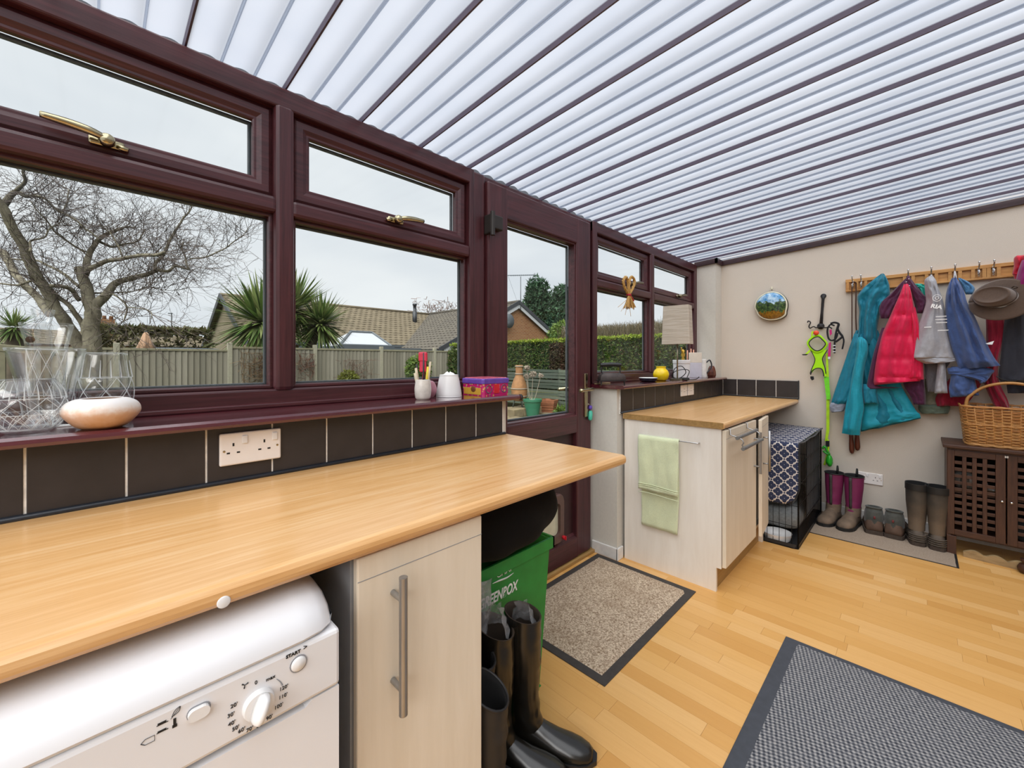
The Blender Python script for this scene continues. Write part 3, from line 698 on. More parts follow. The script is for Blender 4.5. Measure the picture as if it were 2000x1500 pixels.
for xx, lb in ((3.272, 'left of two square white sockets on the black tiles above the corner worktop'), (3.408, 'right of two square white sockets on the black tiles above the corner worktop')):
    s = thing('wall_socket', lb, 'socket', (xx, YB-.001, 1.0), group='wall sockets')
    socket(s, Matrix.Translation((xx, YB-.001, 1.005)), .120, .090, 1)
s3 = thing('wall_socket', 'white double wall socket low on the end wall behind the purple boots', 'socket', (XWALL, .265, .33), group='wall sockets')
socket(s3, Matrix.Translation((XWALL, .268, .330)) @ Matrix.Rotation(-PI/2, 4, 'Z'), .148, .087, 2)
# ================================================================== MATS
def mat_thing(label, x0, x1, y0, y1, bx, by, h, pile, border, rot=0):
    t = thing('doormat', label, 'mat', ((x0+x1)/2, (y0+y1)/2, 0))
    B('border', border, t, (x0, x1, y0, y1, .0, h*.45), .002)
    m = MB(); n = 28; P = []
    for i in range(n+1):
        r = []
        for j in range(n+1):
            u, v = i/n, j/n; e = min(1, min(u, 1-u, v, 1-v)*18)
            r.append((x0+bx+(x1-x0-2*bx)*u, y0+by+(y1-y0-2*by)*v, h*.40+h*.6*e+.0012*fbm(u*9, v*9)*e))
        P.append(r)
    m.grid(P); m.build('pile', pile, t, True); return t
mat_thing('tan carpet doormat with dark rubber border in front of the back door', 1.361, 2.263, .849, 1.466, .034, .034, .011, 'tan_pile', 'rubber_border')
mat_thing('large grey woven barrier mat lying in the middle of the floor', .62, 2.1805, -1.25, .425, .018, .042, .010, 'grey_weave', 'rubber_grey')
mat_thing('thin beige mat with dark edge under the row of boots', 3.620, 4.195, -.172, .585, .008, .008, .005, 'beige_cord', 'rubber_black')

# ================================================================== FOOTWEAR
plain('black_leather', '#15130f', .26, var=.2, scale=25, bstr=.25, spec=.6); plain('black_rubber', '#1b1a1b', .5, var=.15, scale=20, bstr=.2)
plain('boot_lining', '#3a2f26', .9); plain('lining_black', '#141415', .95)
plain('mud_brown', '#6b5a4a', .85, var=.25, scale=18, bstr=.5); plain('muddy_olive', '#574d43', .8, var=.25, scale=14, bstr=.4); plain('muddy_sole', '#40352d', .9, var=.3, scale=30)
t = NT('purple_neoprene'); v = t.coord('Object'); sp = t.n('ShaderNodeSeparateXYZ'); t.l(v, sp.inputs[0]); f = t.noise(v, 12, 3)
t.bsdf(t.mix(f, '#63103f', '#7d2556'), .7, 0, f, .15)
t = NT('welly_rubber'); v = t.coord('Object'); f = t.noise(v, 7, 4, .6); sp = t.n('ShaderNodeSeparateXYZ'); t.l(v, sp.inputs[0])
k = t.math('ADD', t.math('MULTIPLY', t.math('SUBTRACT', .33, sp.outputs[2]), 4.5), t.math('MULTIPLY', t.math('SUBTRACT', f, .5), 1.4), clamp=True)
t.bsdf(t.mix(k, '#2c2c2b', '#6d5f50'), .6, 0, t.noise(v, 40, 3), .25)
def footwear(name, label, cat, loc, rotz, shaft, foot, mats, group=None, lining='lining_black', sole_h=.022, heel=.0, extras=None, slant=0.0, tilt=0):
    """local axes: toe towards +x. shaft: [(z,cx,rx,ry)] from the top down; foot: [(x,halfwidth,top)]"""
    t = thing(name, label, cat, loc, rotz, group, rot=(0, tilt, rotz))
    seg = 24; rings = []
    def rg(z, c, rx, ry, s=0): return [(c+rx*math.cos(2*PI*k/seg), ry*math.sin(2*PI*k/seg), z+s*math.cos(2*PI*k/seg)) for k in range(seg)]
    top = shaft[0][0]; H = top-shaft[-1][0]
    dense = []
    for a, b in zip(shaft, shaft[1:]):
        for i in range(5): u = i/5; dense.append(tuple(p+(q-p)*u for p, q in zip(a, b)))
    dense.append(shaft[-1])
    for i, (z, c, rx, ry) in enumerate(dense):
        wob = .0025*fbm(z*30, loc[1]*9); rings.append(rg(z, c+wob, rx+wob, ry-wob*.5, slant*max(0, 1-(top-z)/(H*.5))))
    MB().loft(rings, cap=False).build('shaft', mats[0], t, True, local=True)
    inner = [rg(z, c, rx-.004, ry-.004, slant*max(0, 1-(top-z)/(H*.5))) for z, c, rx, ry in dense[:max(3, len(dense)//2)]]
    m = MB(); m.loft([rings[0], inner[0]]+inner, cap=False); m.f.append(tuple(range(len(m.v)-seg, len(m.v)))); m.mi.append(0); m.build('lining', lining, t, True, local=True)
    m = MB(); R = []
    n = 14
    for x, w, tp in foot:
        zb = sole_h-.004; R.append([(x, w*math.cos(PI*k/n)*(1 if k not in (0, n) else .97), zb+(tp-zb)*max(0, math.sin(PI*k/n))**.75) for k in range(n+1)])
    m.loft(R, cap=True); m.build('upper', mats[1], t, True, local=True)
    so = [(x, w+.004) for x, w, _ in foot]; x0, xe = foot[0][0], foot[-1][0]
    out = [(x, w) for x, w in so]+[(xe+.012, so[-1][1]*.55), (xe+.012, -so[-1][1]*.55)]+[(x, -w) for x, w in reversed(so)]+[(x0-.006, -so[0][1]*.6), (x0-.006, so[0][1]*.6)]
    m = MB().prism(out, lambda u, v, d: (u, v, d), heel, sole_h)
    if heel: m.prism([(x, y) for x, y in out if x < x0+.085], lambda u, v, d: (u, v, d), 0, sole_h)
    m.build('sole', mats[2], t, local=True)
    for nm, mb, mtl in (extras or []): mb.build(nm, mtl, t, True, local=True)
    return t
FOOT = [(-.062, .026, .055), (-.045, .034, .085), (-.01, .037, .105), (.03, .038, .110), (.07, .041, .088), (.11, .046, .070), (.15, .048, .060), (.18, .044, .052), (.205, .034, .043), (.218, .020, .035)]
TALL = [(.43, -.005, .060, .056), (.34, -.004, .059, .055), (.24, -.002, .053, .048), (.16, .0, .047, .041), (.11, .006, .050, .039), (.075, .010, .055, .037)]
def film(dz, seed):
    m = MB(); P = []
    for i in range(7):
        r = []
        for j in range(13):
            a = PI*1.3*j/12-.4; rr = .045-.004*i+.012*fbm(i*.9, j*.7, seed); r.append((rr*math.cos(a)-.005, rr*math.sin(a), dz-.02+i*.013+.02*fbm(j*.6, i, seed+4)))
        P.append(r)
    return m.grid(P)
r60 = math.radians(-60)
g = 'black boots under the long worktop'
footwear('riding_boot', 'rightmost tall black leather riding boot with clear film inside its top', 'boot', (.972, .905, 0), r60, TALL, FOOT, ('black_leather', 'black_leather', 'black_rubber'), g, 'boot_lining', .02, .006, [('plastic_film', film(.40, 1), 'clear_film')], -.012)
footwear('riding_boot', 'tall black leather riding boot left of the rightmost one, film bunched at its top', 'boot', (.868, .925, 0), math.radians(-62), [(z-.005, c, rx, ry) for z, c, rx, ry in TALL], FOOT, ('black_leather', 'black_leather', 'black_rubber'), g, 'boot_lining', .02, .006, [('plastic_film', film(.425, 5), 'clear_film')], -.020)
SHORT = [(.395, -.005, .056, .052), (.30, -.004, .054, .050), (.2, 0, .047, .042), (.12, .004, .050, .040), (.075, .010, .055, .037)]
footwear('rubber_boot', 'black rubber boot with rolled rim standing behind the cabinet edge, further back', 'boot', (.775, .905, 0), math.radians(-62), SHORT, FOOT, ('black_rubber', 'black_rubber', 'black_rubber'), g, slant=-.022, extras=[('rolled_rim', MB().tube([(-.005+.056*math.cos(a), .052*math.sin(a), .395-.022*math.cos(a)) for a in [2*PI*k/24 for k in range(24)]], .004, 6, closed=True), 'black_rubber')])
footwear('rubber_boot', 'black rubber boot with rolled rim nearest the narrow cream cabinet', 'boot', (.726, .800, 0), math.radians(-64), [(z-.015, c, rx*.95, ry*.95) for z, c, rx, ry in SHORT], FOOT, ('black_rubber', 'black_rubber', 'black_rubber'), g, slant=-.03, extras=[('rolled_rim', MB().tube([(-.005+.0535*math.cos(a), .0495*math.sin(a), .380-.03*math.cos(a)) for a in [2*PI*k/24 for k in range(24)]], .004, 6, closed=True), 'black_rubber')])
MUCK = [(.365, -.012, .066, .060), (.28, -.010, .063, .057), (.2, -.004, .057, .050), (.14, .0, .054, .045), (.085, .008, .056, .042)]
def tab(z): return MB().tube([(-.076, 0, z-.03), (-.079, 0, z+.012), (-.074, 0, z+.035), (-.069, 0, z+.012), (-.068, 0, z-.03)], .007, 6)
def strip(h0, h1): return MB().tube([(.058-.03*(h1-z), 0, z) for z in [h0+(h1-h0)*i/8 for i in range(9)]], .010, 6)
for (x, y, lb) in ((4.030, .470, 'muddy magenta neoprene boot next to the dog crate'), (4.025, .352, 'muddy magenta neoprene boot in front of the low wall socket')):
    b = footwear('neoprene_boot', lb, 'boot', (x, y, .005), math.radians(168), MUCK, [(a, w*1.08, h*1.15) for a, w, h in FOOT], ('purple_neoprene', 'mud_brown', 'rubber_black'), 'muddy boots and shoes on the beige mat', extras=[('pull_tab', tab(.37), 'rubber_black'), ('shin_strip', strip(.13, .36), 'rubber_border'), ('muddy_ankle', MB().loft([[(c+rx*1.03*math.cos(2*PI*k/24), ry*1.03*math.sin(2*PI*k/24), z) for k in range(24)] for z, c, rx, ry in ((.135, .0, .055, .046), (.11, .003, .055, .046), (.075, .010, .060, .045))], cap=False), 'mud_brown'), ('rim', MB().tube([(-.012+.066*math.cos(a), .060*math.sin(a), .365) for a in [2*PI*k/24 for k in range(24)]], .004, 6, closed=True), 'rubber_black')])
SHOEF = [(-.064, .036, .085), (-.045, .043, .105), (0, .046, .115), (.05, .048, .105), (.1, .050, .088), (.14, .050, .074), (.175, .044, .06), (.195, .030, .045)]
SHOES = [(.148, -.010, .046, .037), (.132, -.012, .053, .043), (.105, -.008, .061, .048), (.06, .0, .064, .046)]
fabric('shoe_collar', '#4a4c48', 120, .2); plain('tag_maroon', '#6e2a2c', .6); plain('shoe_leather', '#5a4538', .75, var=.3, scale=20, bstr=.4); plain('insole_tag', '#b8b5ae', .8)
for y, lb in ((.232, 'muddy brown walking shoe nearer the purple boots'), (.122, 'muddy brown walking shoe nearer the wellington boots')):
    so_ = footwear('walking_shoe', lb, 'shoe', (3.960, y, .005), math.radians(6 if y > .2 else -4), SHOES, SHOEF, ('shoe_collar', 'shoe_leather', 'muddy_sole'), 'muddy boots and shoes on the beige mat', extras=[('heel_tab', MB().rbox(-.074, -.066, -.005, .005, .095, .110, .002), 'tag_maroon'), ('insole_label', MB().rbox(.022, .026, -.012, .010, .10, .122, .001), 'insole_tag'), ('collar_roll', MB().tube([(-.010+.046*math.cos(a), .037*math.sin(a), .149-.006*math.cos(a)) for a in [2*PI*k/22 for k in range(22)]], .006, 6, closed=True), 'shoe_collar'), ('lace', MB().tube(curve([(.05, -.02, .10), (.07, -.05, .07), (.06, -.062, .03), (.085, -.06, .012)], 5), .0022, 5), 'rubber_black')]); so_.scale = (1.12, 1.15, 1.2)
WELL = [(.375, -.006, .066, .060), (.345, -.006, .064, .058), (.26, -.004, .062, .056), (.17, .0, .056, .047), (.12, .004, .054, .043), (.085, .010, .058, .042)]
def ribs(zs): 
    m = MB()
    for z in zs: m.tube([(-.020+.050*math.cos(a), .044*math.sin(a), z) for a in [PI*.55+PI*.9*k/12 for k in range(13)]], .0035, 5)
    return m
for x, y, lb in ((3.915, .010, 'muddy wellington boot next to the brown walking shoes'), (3.905, -.088, 'muddy wellington boot standing against the lattice cabinet')):
    o = footwear('wellington_boot', lb, 'boot', (x, y, .005), math.radians(8 if y > 0 else -3), WELL, [(a, w*1.05, h*1.08) for a, w, h in FOOT], ('welly_rubber', 'muddy_olive', 'muddy_sole'), 'muddy boots and shoes on the beige mat', extras=[('heel_ribs', ribs((.03, .042, .054, .066)), 'muddy_olive'), ('top_band', MB().loft([[(-.006+.0668*math.cos(2*PI*k/24), .0608*math.sin(2*PI*k/24), z) for k in range(24)] for z in (.335, .34, .372)], cap=False), 'rubber_black')]); o.scale = (1.0, 1.0, 1.09)

# ================================================================== BOX AND BAG UNDER THE WORKTOP
plain('green_card', '#1f8a3a', .5, var=.08, scale=20); plain('green_card_light', '#4aa03c', .5, var=.06)
gb = thing('cardboard_box', 'green cardboard box printed GREENBOX under the worktop end', 'box', (1.0, 1.12, 0))
m = MB(); bw0, bw1, by0, by1, bz = .74, 1.225, 1.005, 1.285, .562
m.box(bw0+.02, bw1-.03, by0+.02, by1-.02, 0.0, .004)
def wallq(a, b, z0, z1, tp): return MB().add([a+(z0,), b+(z0,), tp[1]+(z1,), tp[0]+(z1,), (a[0], a[1]+.004, z0), (b[0], b[1]+.004, z0), (tp[1][0], tp[1][1]+.004, z1), (tp[0][0], tp[0][1]+.004, z1)], [(0, 1, 2, 3), (5, 4, 7, 6), (0, 4, 5, 1), (1, 5, 6, 2), (2, 6, 7, 3), (3, 7, 4, 0)])
wallq((bw0+.02, by0+.012), (bw1-.05, by0+.012), 0, bz, ((bw0, by0), (bw1, by0))).build('front_panel', 'green_card', gb)
wallq((bw0+.02, by1-.016), (bw1-.05, by1-.016), 0, bz, ((bw0, by1-.004), (bw1, by1-.004))).build('back_panel', 'green_card', gb)
MB().add([(bw1-.05, by0+.014, 0), (bw1-.05, by1-.014, 0), (bw1, by1, bz), (bw1, by0, bz), (bw1-.054, by0+.014, 0), (bw1-.054, by1-.014, 0), (bw1-.004, by1, bz), (bw1-.004, by0, bz)], [(0, 1, 2, 3), (4, 7, 6, 5), (0, 4, 5, 1), (1, 5, 6, 2), (2, 6, 7, 3), (3, 7, 4, 0)]).build('side_panel', 'green_card_light', gb)
MB().add([(bw0+.02, by0+.014, 0), (bw0+.02, by1-.014, 0), (bw0, by1, bz), (bw0, by0, bz), (bw0+.024, by0+.014, 0), (bw0+.024, by1-.014, 0), (bw0+.004, by1, bz), (bw0+.004, by0, bz)], [(0, 3, 2, 1), (4, 5, 6, 7), (0, 1, 5, 4), (1, 2, 6, 5), (2, 3, 7, 6), (3, 0, 4, 7)]).build('side_panel', 'green_card', gb)
m.build('base_panel', 'green_card', gb)
MB().box(bw0-.004, bw1+.012, by0-.012, by0-.004, bz-.035, bz+.006).build('rim_flap', 'green_card', gb)
MB().box(bw1+.004, bw1+.012, by0-.012, by1, bz-.035, bz+.006).build('rim_flap', 'green_card_light', gb)
for xx in (1.035, 1.115): MB().box(xx-.012, xx+.012, by0+.0035, by0+.009, .175, .235).build('slot', 'dark_slot', gb)
SK = Matrix.Rotation(math.radians(-1.5), 4, 'X')
tl_, tr_ = wy(930, 1188, by0+.002), wy(1012, 1141, by0+.002)
lettering('lettering', 'GREENBOX', (tr_.x-tl_.x)/4.1, face_minus_y((tl_.x+tr_.x)/2, by0+.0005, (tl_.z+tr_.z)/2) @ Matrix.Scale(.72, 4, (1, 0, 0)), 'ink_white', gb, shear=.25, bold=.0012)
cl_ = wy(985, 1117, by0-.002); lettering('lettering', 'CHAI', .030, face_minus_y(cl_.x, by0-.0015, cl_.z), 'ink_white', gb)
MB().tube(curve([wy(x_, y_, by0-.0005) for x_, y_ in ((962, 1140), (975, 1134), (990, 1128), (1003, 1119))], 5), [.0008+.0020*math.sin(i/15*PI) for i in range(16)], 5).build('smile_arc', 'ink_white', gb)
fabric('black_cloth', '#08080a', 150, .25, .95, .3, .0)
m = MB(); P = []
for i in range(29):
    v = -1+2*i/28; r = []
    for j in range(40):
        a = 2*PI*j/40; c = max(0, 1-abs(v)**2.6)**.5
        rx = .285*c*(1+.04*fbm(math.cos(a)*2, math.sin(a)*2, v*3)); ry = .165*c
        z = .722+.150*v+.012*fbm(math.cos(a)*1.5, math.sin(a)*1.5, v)*c
        if v < 0: z += .012*(.5+.5*math.cos(a))*(-v)
        r.append((.985+rx*math.cos(a), 1.06+ry*math.sin(a)+.007*math.sin(a*9+v*4)*c, max(.5665, min(z, .872))))
    P.append(r+[r[0]])
m.grid(P); bb = thing('fabric_bag', 'bulky black fabric bag stuffed on top of the green box', 'bag', (.985, 1.06, .5665)); m.build('bag_body', 'black_cloth', bb, True)
pk = thing('plastic_bag', 'clear plastic packet with white strap hanging beside the green box lettering', 'bag', (.83, .985, .25))
m = MB(); P = []
for i in range(12):
    r = []
    for j in range(10): u, v = i/11, j/9; r.append((.765+.135*u*(1-.15*v), .985-.018*math.sin(u*7+v*3)*.5-.012*fbm(u*4, v*4), .52-.23*v+.02*u))
    P.append(r)
m.grid(P); o = m.build('film', 'clear_film', pk, True); md = o.modifiers.new('thick', 'SOLIDIFY'); md.thickness = .001
MB().rbox(.812, .832, .960, .966, .335, .52, .002).xform(Matrix.Identity(4)).build('strap', 'white_plastic', pk); MB().rbox(.79, .842, .957, .964, .375, .387, .002).build('strap_clip', 'white_plastic', pk)

# ================================================================== DOG CRATE
plain('crate_wire', '#101012', .4, .5); plain('crate_tray', '#1d1e21', .5); fabric('crate_bed', '#7d8080', 60, .3, .9, .5); fabric('dark_blanket', '#1a1a1d', 60, .3)
KX0, KX1, KY0, KY1, KZ = 3.240, 4.125, .563, 1.06, .690
cr = thing('dog_crate', 'black wire dog crate under the corner worktop', 'crate', ((KX0+KX1)/2, .8, 0))
def panel(name, fn, L, H, dv, dh):
    m = MB(); n = int(L/dv)
    for i in range(n+1): m.tube([fn(i*L/n, .01), fn(i*L/n, H)], .0017, 4)
    k = int(H/dh)
    for j in range(k+1): m.tube([fn(0, .01+j*(H-.01)/k), fn(L, .01+j*(H-.01)/k)], .0022, 4)
    for a in (0, L): m.tube([fn(a, .005), fn(a, H)], .0042, 6)
    for z in (.008, H): m.tube([fn(0, z), fn(L, z)], .0042, 6)
    o = m.build(name, 'crate_wire', cr); o['kind'] = 'stuff'; return o
panel('end_wires', lambda a, z: (KX0, KY0+a, z), KY1-KY0, KZ, .034, .115)
panel('front_wires', lambda a, z: (KX0+a, KY0, z), KX1-KX0, KZ, .034, .115)
panel('back_wires', lambda a, z: (KX0+a, KY1, z), KX1-KX0, KZ, .05, .2)
panel('end_wires', lambda a, z: (KX1, KY0+a, z), KY1-KY0, KZ, .05, .2)
m = MB(); P = rrect(KX0-.006, KX1, KY0-.002, KY1, .03); m.prism(P, lambda u, v, d: (u, v, d), .0, .006)
m.loft([[(a, b, z) for a, b in rrect(KX0-.006, KX1, KY0-.002, KY1, .03)] for z in (0, .03)], cap=False); m.build('tray', 'crate_tray', cr)
fabric('crate_side_dark', '#26282c', 80, .3)
B('side_sheet', 'crate_side_dark', cr, (KX0+.33, KX1-.01, KY0+.006, KY0+.009, .12, KZ-.01))  # dark sheet just behind the side wires
bd = thing('dog_bed', 'grey and black padded bed inside the dog crate', 'bed', (3.72, .82, .01))
def cushion(x0, x1, y0, y1, z0, z1, mat, par, name):
    m = MB(); P = []
    for i in range(15):
        v = -1+2*i/14; r = []
        for k, (a, b) in enumerate(rrect(x0, x1, y0, y1, .07, 5)):
            c = (1-abs(v)**3)**.5*.5+.5; cx_, cy_ = (x0+x1)/2, (y0+y1)/2
            r.append((cx_+(a-cx_)*c+.006*fbm(a*9, b*9, v), cy_+(b-cy_)*c, (z0+z1)/2+(z1-z0)/2*v))
        P.append(r)
    m.loft(P); return m.build(name, mat, par, True)
cushion(3.40, 4.08, .59, 1.04, .035, .19, 'crate_bed', bd, 'cushion'); cushion(3.46, 4.02, .64, 1.0, .19, .27, 'dark_blanket', bd, 'blanket')
wb = thing('pet_bowl', 'shallow white bowl in the front of the dog crate', 'bowl', (3.325, .70, .01)); MB().lathe([(0, .012), (.055, .012), (.06, .016), (.085, .045), (.088, .045), (.078, .008), (.075, .0), (0, 0)], (3.325, .70, .010), 28).build('bowl', 'white_plastic', wb, True, auto=50)
# quatrefoil cover
t = NT('quatrefoil_print'); tc = t.n('ShaderNodeTexCoord'); sp = t.n('ShaderNodeSeparateXYZ'); t.l(tc.outputs['UV'], sp.inputs[0])
def cell(off):
    a = t.math('SUBTRACT', t.math('FRACT', t.math('ADD', t.math('MULTIPLY', sp.outputs[0], 1.0), off)), .5); b = t.math('SUBTRACT', t.math('FRACT', t.math('ADD', t.math('MULTIPLY', sp.outputs[1], 1.0), off)), .5)
    a = t.math('ABSOLUTE', a); b = t.math('ABSOLUTE', b)
    def dist(ax, bx): return t.math('SQRT', t.math('ADD', t.math('POWER', t.math('SUBTRACT', a, ax), 2), t.math('POWER', t.math('SUBTRACT', b, bx), 2)))
    d = t.math('MINIMUM', dist(.20, 0.0), dist(0.0, .20)); return t.math('SUBTRACT', d, .205)
d1 = cell(0.0); d2 = cell(.5)
ed = t.math('MINIMUM', t.math('ABSOLUTE', d1), t.math('ABSOLUTE', d2)); ln = t.math('LESS_THAN', ed, .026)
t.bsdf(t.mix(ln, '#2a3350', '#d8d2cc'), .9, 0, t.noise(t.coord('Object'), 200, 2), .3)
cv = thing('crate_cover', 'navy quatrefoil patterned cover draped over the dog crate', 'cover', (3.6, .8, .3))
m = MB(); P = []; U = []; path = []
zt = KZ+.008
for i in range(15): path.append((KX0-.010, .285+(zt-.285)*i/14))
for i in range(1, 25): path.append((KX0-.010+.90*i/24, zt))
L = 0; prev = None
for i, (x, z) in enumerate(path):
    if prev: L += math.dist((x, z), prev)
    prev = (x, z); r = []; u_ = []
    for j in range(21):
        s = j/20; ya = KY0-.008
        zz = z; yy = ya+(KY1+.01-ya)*s; xx = x
        if i < 14: xx += -.004*abs(math.sin(s*9+z*6)); 
        if i < 4 and s < .15: yy += (.15-s)*.28*(4-i)/4*.5; zz += (.15-s)*.3*(4-i)/4
        if i >= 15: zz += .004*math.sin(s*5+i*.6)+.018*max(0, 1-abs(s-.0)*6)*math.sin((i-15)/24*PI)*-.8
        r.append((xx, yy, zz)); u_.append((yy/.075, L/.075))
    P.append(r); U.append(u_)
m.grid(P, U); o = m.build('printed_cloth', 'quatrefoil_print', cv, True); md = o.modifiers.new('thick', 'SOLIDIFY'); md.thickness = .005; md.offset = 1
m = MB().tube([P[i][0] for i in range(len(P))], .005, 6); m.build('bound_edge', 'dark_blanket', cv, True)

# ================================================================== LATTICE CABINET AND BASKET
streaky('dark_stain', '#38221a', '#523425', (6, 1, 6), .5, 14, .2); streaky('dark_stain_upright', '#38221a', '#523425', (6, 6, .6), .5, 14, .2)
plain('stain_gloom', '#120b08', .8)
LX, LY0, LY1 = 3.868, -.128, -.626
lc = thing('lattice_cabinet', 'dark stained wooden cabinet with lattice doors beside the wellingtons', 'cabinet', (4.03, -.38, 0))
B('top', 'dark_stain', lc, (LX-.022, 4.196, LY1-.015, LY0+.018, .682, .703), .004)
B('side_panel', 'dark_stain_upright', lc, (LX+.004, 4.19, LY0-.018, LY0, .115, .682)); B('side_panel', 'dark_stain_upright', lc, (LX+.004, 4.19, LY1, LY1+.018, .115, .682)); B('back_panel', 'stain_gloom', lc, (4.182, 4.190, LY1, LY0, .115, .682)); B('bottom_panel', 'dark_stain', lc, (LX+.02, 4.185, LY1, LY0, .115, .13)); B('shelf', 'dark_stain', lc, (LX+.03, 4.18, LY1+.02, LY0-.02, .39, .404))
for y in (LY0-.043, LY1): 
    for x in (LX, 4.145): B('leg', 'dark_stain_upright', lc, (x, x+.043, y, y+.043, 0, .118), .003)
B('top_rail', 'dark_stain', lc, (LX+.002, LX+.02, LY1+.018, LY0-.018, .668, .682))
for (ya, yb, kn) in ((LY0-.004, -.3735, -.362), (-.3795, LY1+.004, -.391)):
    dd = thing('door', '', '', ((LX+.01), ya, .125)); del dd['label']; del dd['category']; dd.parent = lc; dd.location = Vector((LX+.01, ya, .125))-Vector(WLOC[lc.name])
    def S(name, mat, d): return B(name, mat, dd, d, .0015)
    x0, x1 = LX-.003, LX+.015; z0, z1 = .128, .668; st = .034 if kn > -.38 else .030
    wl_ = [(ya, ya-.030), (yb+.040, yb)] if kn > -.38 else [(ya, ya-.040), (yb+.030, yb)]
    for a, b in wl_: S('stile', 'dark_stain_upright', (x0, x1, b, a, z0, z1))
    ia, ib = wl_[0][1], wl_[1][0]; W = ia-ib
    S('rail', 'dark_stain', (x0, x1, ib, ia, z1-.036, z1)); S('rail', 'dark_stain', (x0, x1, ib, ia, z0, z0+.034))
    cw = W/4
    for k in range(1, 4): S('slat', 'dark_stain_upright', (x0+.003, x1-.009, ia-k*cw-.0095, ia-k*cw+.0095, z0+.034, z1-.036))
    hh = (z1-.036-z0-.034)/11
    for k in range(1, 11): S('slat', 'dark_stain', (x1-.009, x1-.002, ib, ia, z0+.034+k*hh-.0105, z0+.034+k*hh+.0105))
    MB().lathe([(0, .018), (.006, .017), (.007, .012), (.004, .006), (.004, 0)], (x0, kn+(.004 if kn > -.38 else -.004), .388), 12, axis='X').build('knob', 'chrome', dd, True)
    for zz in (.653,): B('catch', 'skirting_white', dd, (x0-.004, x0, (yb if kn > -.38 else ya)-.004, (yb if kn > -.38 else ya)+.004, zz, zz+.012))
for i, (y, z, wdt, hgt, c) in enumerate(((-.21, .405, .10, .10, 'insole_tag'), (-.33, .405, .07, .05, 'skirting_white'), (-.5, .131, .16, .12, 'shoe_collar'))):
    cushion(3.93, 4.12, y-wdt/2, y+wdt/2, z, z+hgt, c, tag(bpy.data.objects.new('stored_item', None), ['grey bundle on the shelf inside the lattice cabinet', 'small pale bundle behind the lattice door near its knob', 'grey bundle in the bottom of the lattice cabinet'][i], 'bundle'), 'bundle')
for o in list(bpy.data.objects):
    if o.name.startswith('stored_item') and o.name not in COL.objects: COL.objects.link(o)
# carved pale board lying under the cabinet
streaky('pale_carving', '#8a7350', '#b39a70', (4, .8, 4), .7, 12, .4)
cb = thing('carved_board', 'pale scalloped wooden board lying under the lattice cabinet', 'board', (3.83, -.42, 0))
sc = [(-.20, 0)]+[(-.20-.012*i, .030+.022*abs(math.sin(i*.42))) for i in range(0, 36)]+[(-.62, 0)]
MB().prism(sc, lambda u, v, d: (d+.10*(u+.4), u, v), 3.842, 3.862).build('board', 'pale_carving', cb)
MB().lathe([(0, .0), (.03, 0), (.042, .012), (.045, .03), (.036, .05), (.022, .058), (.03, .066), (.033, .08), (0, .082)], (3.815, -.455, 0), 20).build('turned_foot', 'dark_stain', cb, True)
# wicker basket
t = NT('wicker'); gi = t.n('ShaderNodeNewGeometry'); v = t.coord('Object'); f = t.noise(v, 60, 3)
t.bsdf(t.mix(t.math('MULTIPLY', f, .6), t.ramp(gi.outputs['Random Per Island'], [(0, '#b4783c'), (.5, '#c9914f'), (1, '#dcab68')]), '#7a4a22'), .45, 0, f, .3, .001)
bk = thing('wicker_basket', 'honey wicker basket with hoop handle on the lattice cabinet', 'basket', (4.02, -.41, .703))
bx0, bx1, bya, byb = 3.895, 4.150, -.205, -.62; bz0, bzh = .705, .245
def brect(z, off=0.0):
    k = (z-bz0)/bzh; e = .022*k+off; return rrect(bx0-e+.01, bx1+e-.01, byb-e+.012, bya+e-.012, .045, 6)
def resample(P, n):
    P = P+[P[0]]; L = [0]
    for a, b in zip(P, P[1:]): L.append(L[-1]+math.dist(a, b))
    out = []
    for i in range(n):
        d = L[-1]*i/n; k = 0
        while L[k+1] < d: k += 1
        u = (d-L[k])/(L[k+1]-L[k]+1e-9); out.append((P[k][0]+(P[k+1][0]-P[k][0])*u, P[k][1]+(P[k+1][1]-P[k][1])*u))
    return out
NSK = 36; m = MB(); rows_n = 25
for i in range(rows_n):
    z = bz0+.012+(bzh-.03)*i/(rows_n-1); P = resample(brect(z), NSK*4); Q = []
    for j, (a, b) in enumerate(P):
        n0 = Vector((P[(j+1) % len(P)][1]-P[j-1][1], -(P[(j+1) % len(P)][0]-P[j-1][0]), 0)).normalized(); ph = math.sin(j/4*PI+(i % 2)*PI)
        Q.append(Vector((a, b, z+.0010*fbm(j*.3, i*3)))+n0*.0035*ph)
    m.tube(Q, .0040, 5, closed=True)
o = m.build('weave', 'wicker', bk, True); o['kind'] = 'stuff'
m = MB()
for j in range(NSK):
    pts = [resample(brect(z), NSK)[j]+(z,) for z in (bz0, bz0+bzh*.5, bz0+bzh)]; m.tube(pts, .0036, 5)
o = m.build('stakes', 'wicker', bk, True); o['kind'] = 'stuff'
m = MB()
for z, rr in ((bz0+.006, .007), (bz0+bzh, .0065), (bz0+bzh*.55, .0055)):
    P = resample(brect(z, .003), 90)
    for ph in (0, PI): m.tube([Vector((a, b, z))+Vector((0, 0, .004*math.sin(j*.7+ph))) for j, (a, b) in enumerate(P)], rr*.75, 5, closed=True)
m.build('braided_rim', 'wicker', bk, True)
MB().prism(brect(bz0), lambda u, v, d: (u, v, d), bz0-.001, bz0+.006).build('base', 'wicker', bk)
hy = [(4.02, -.225, bz0+.10), (4.02, -.222, bz0+.26), (4.02, -.245, bz0+.315), (4.02, -.31, bz0+.372), (4.02, -.41, bz0+.395), (4.02, -.51, bz0+.372), (4.02, -.585, bz0+.315), (4.02, -.605, bz0+.26), (4.02, -.60, bz0+.10)]
m = MB(); hc = curve(hy, 6)
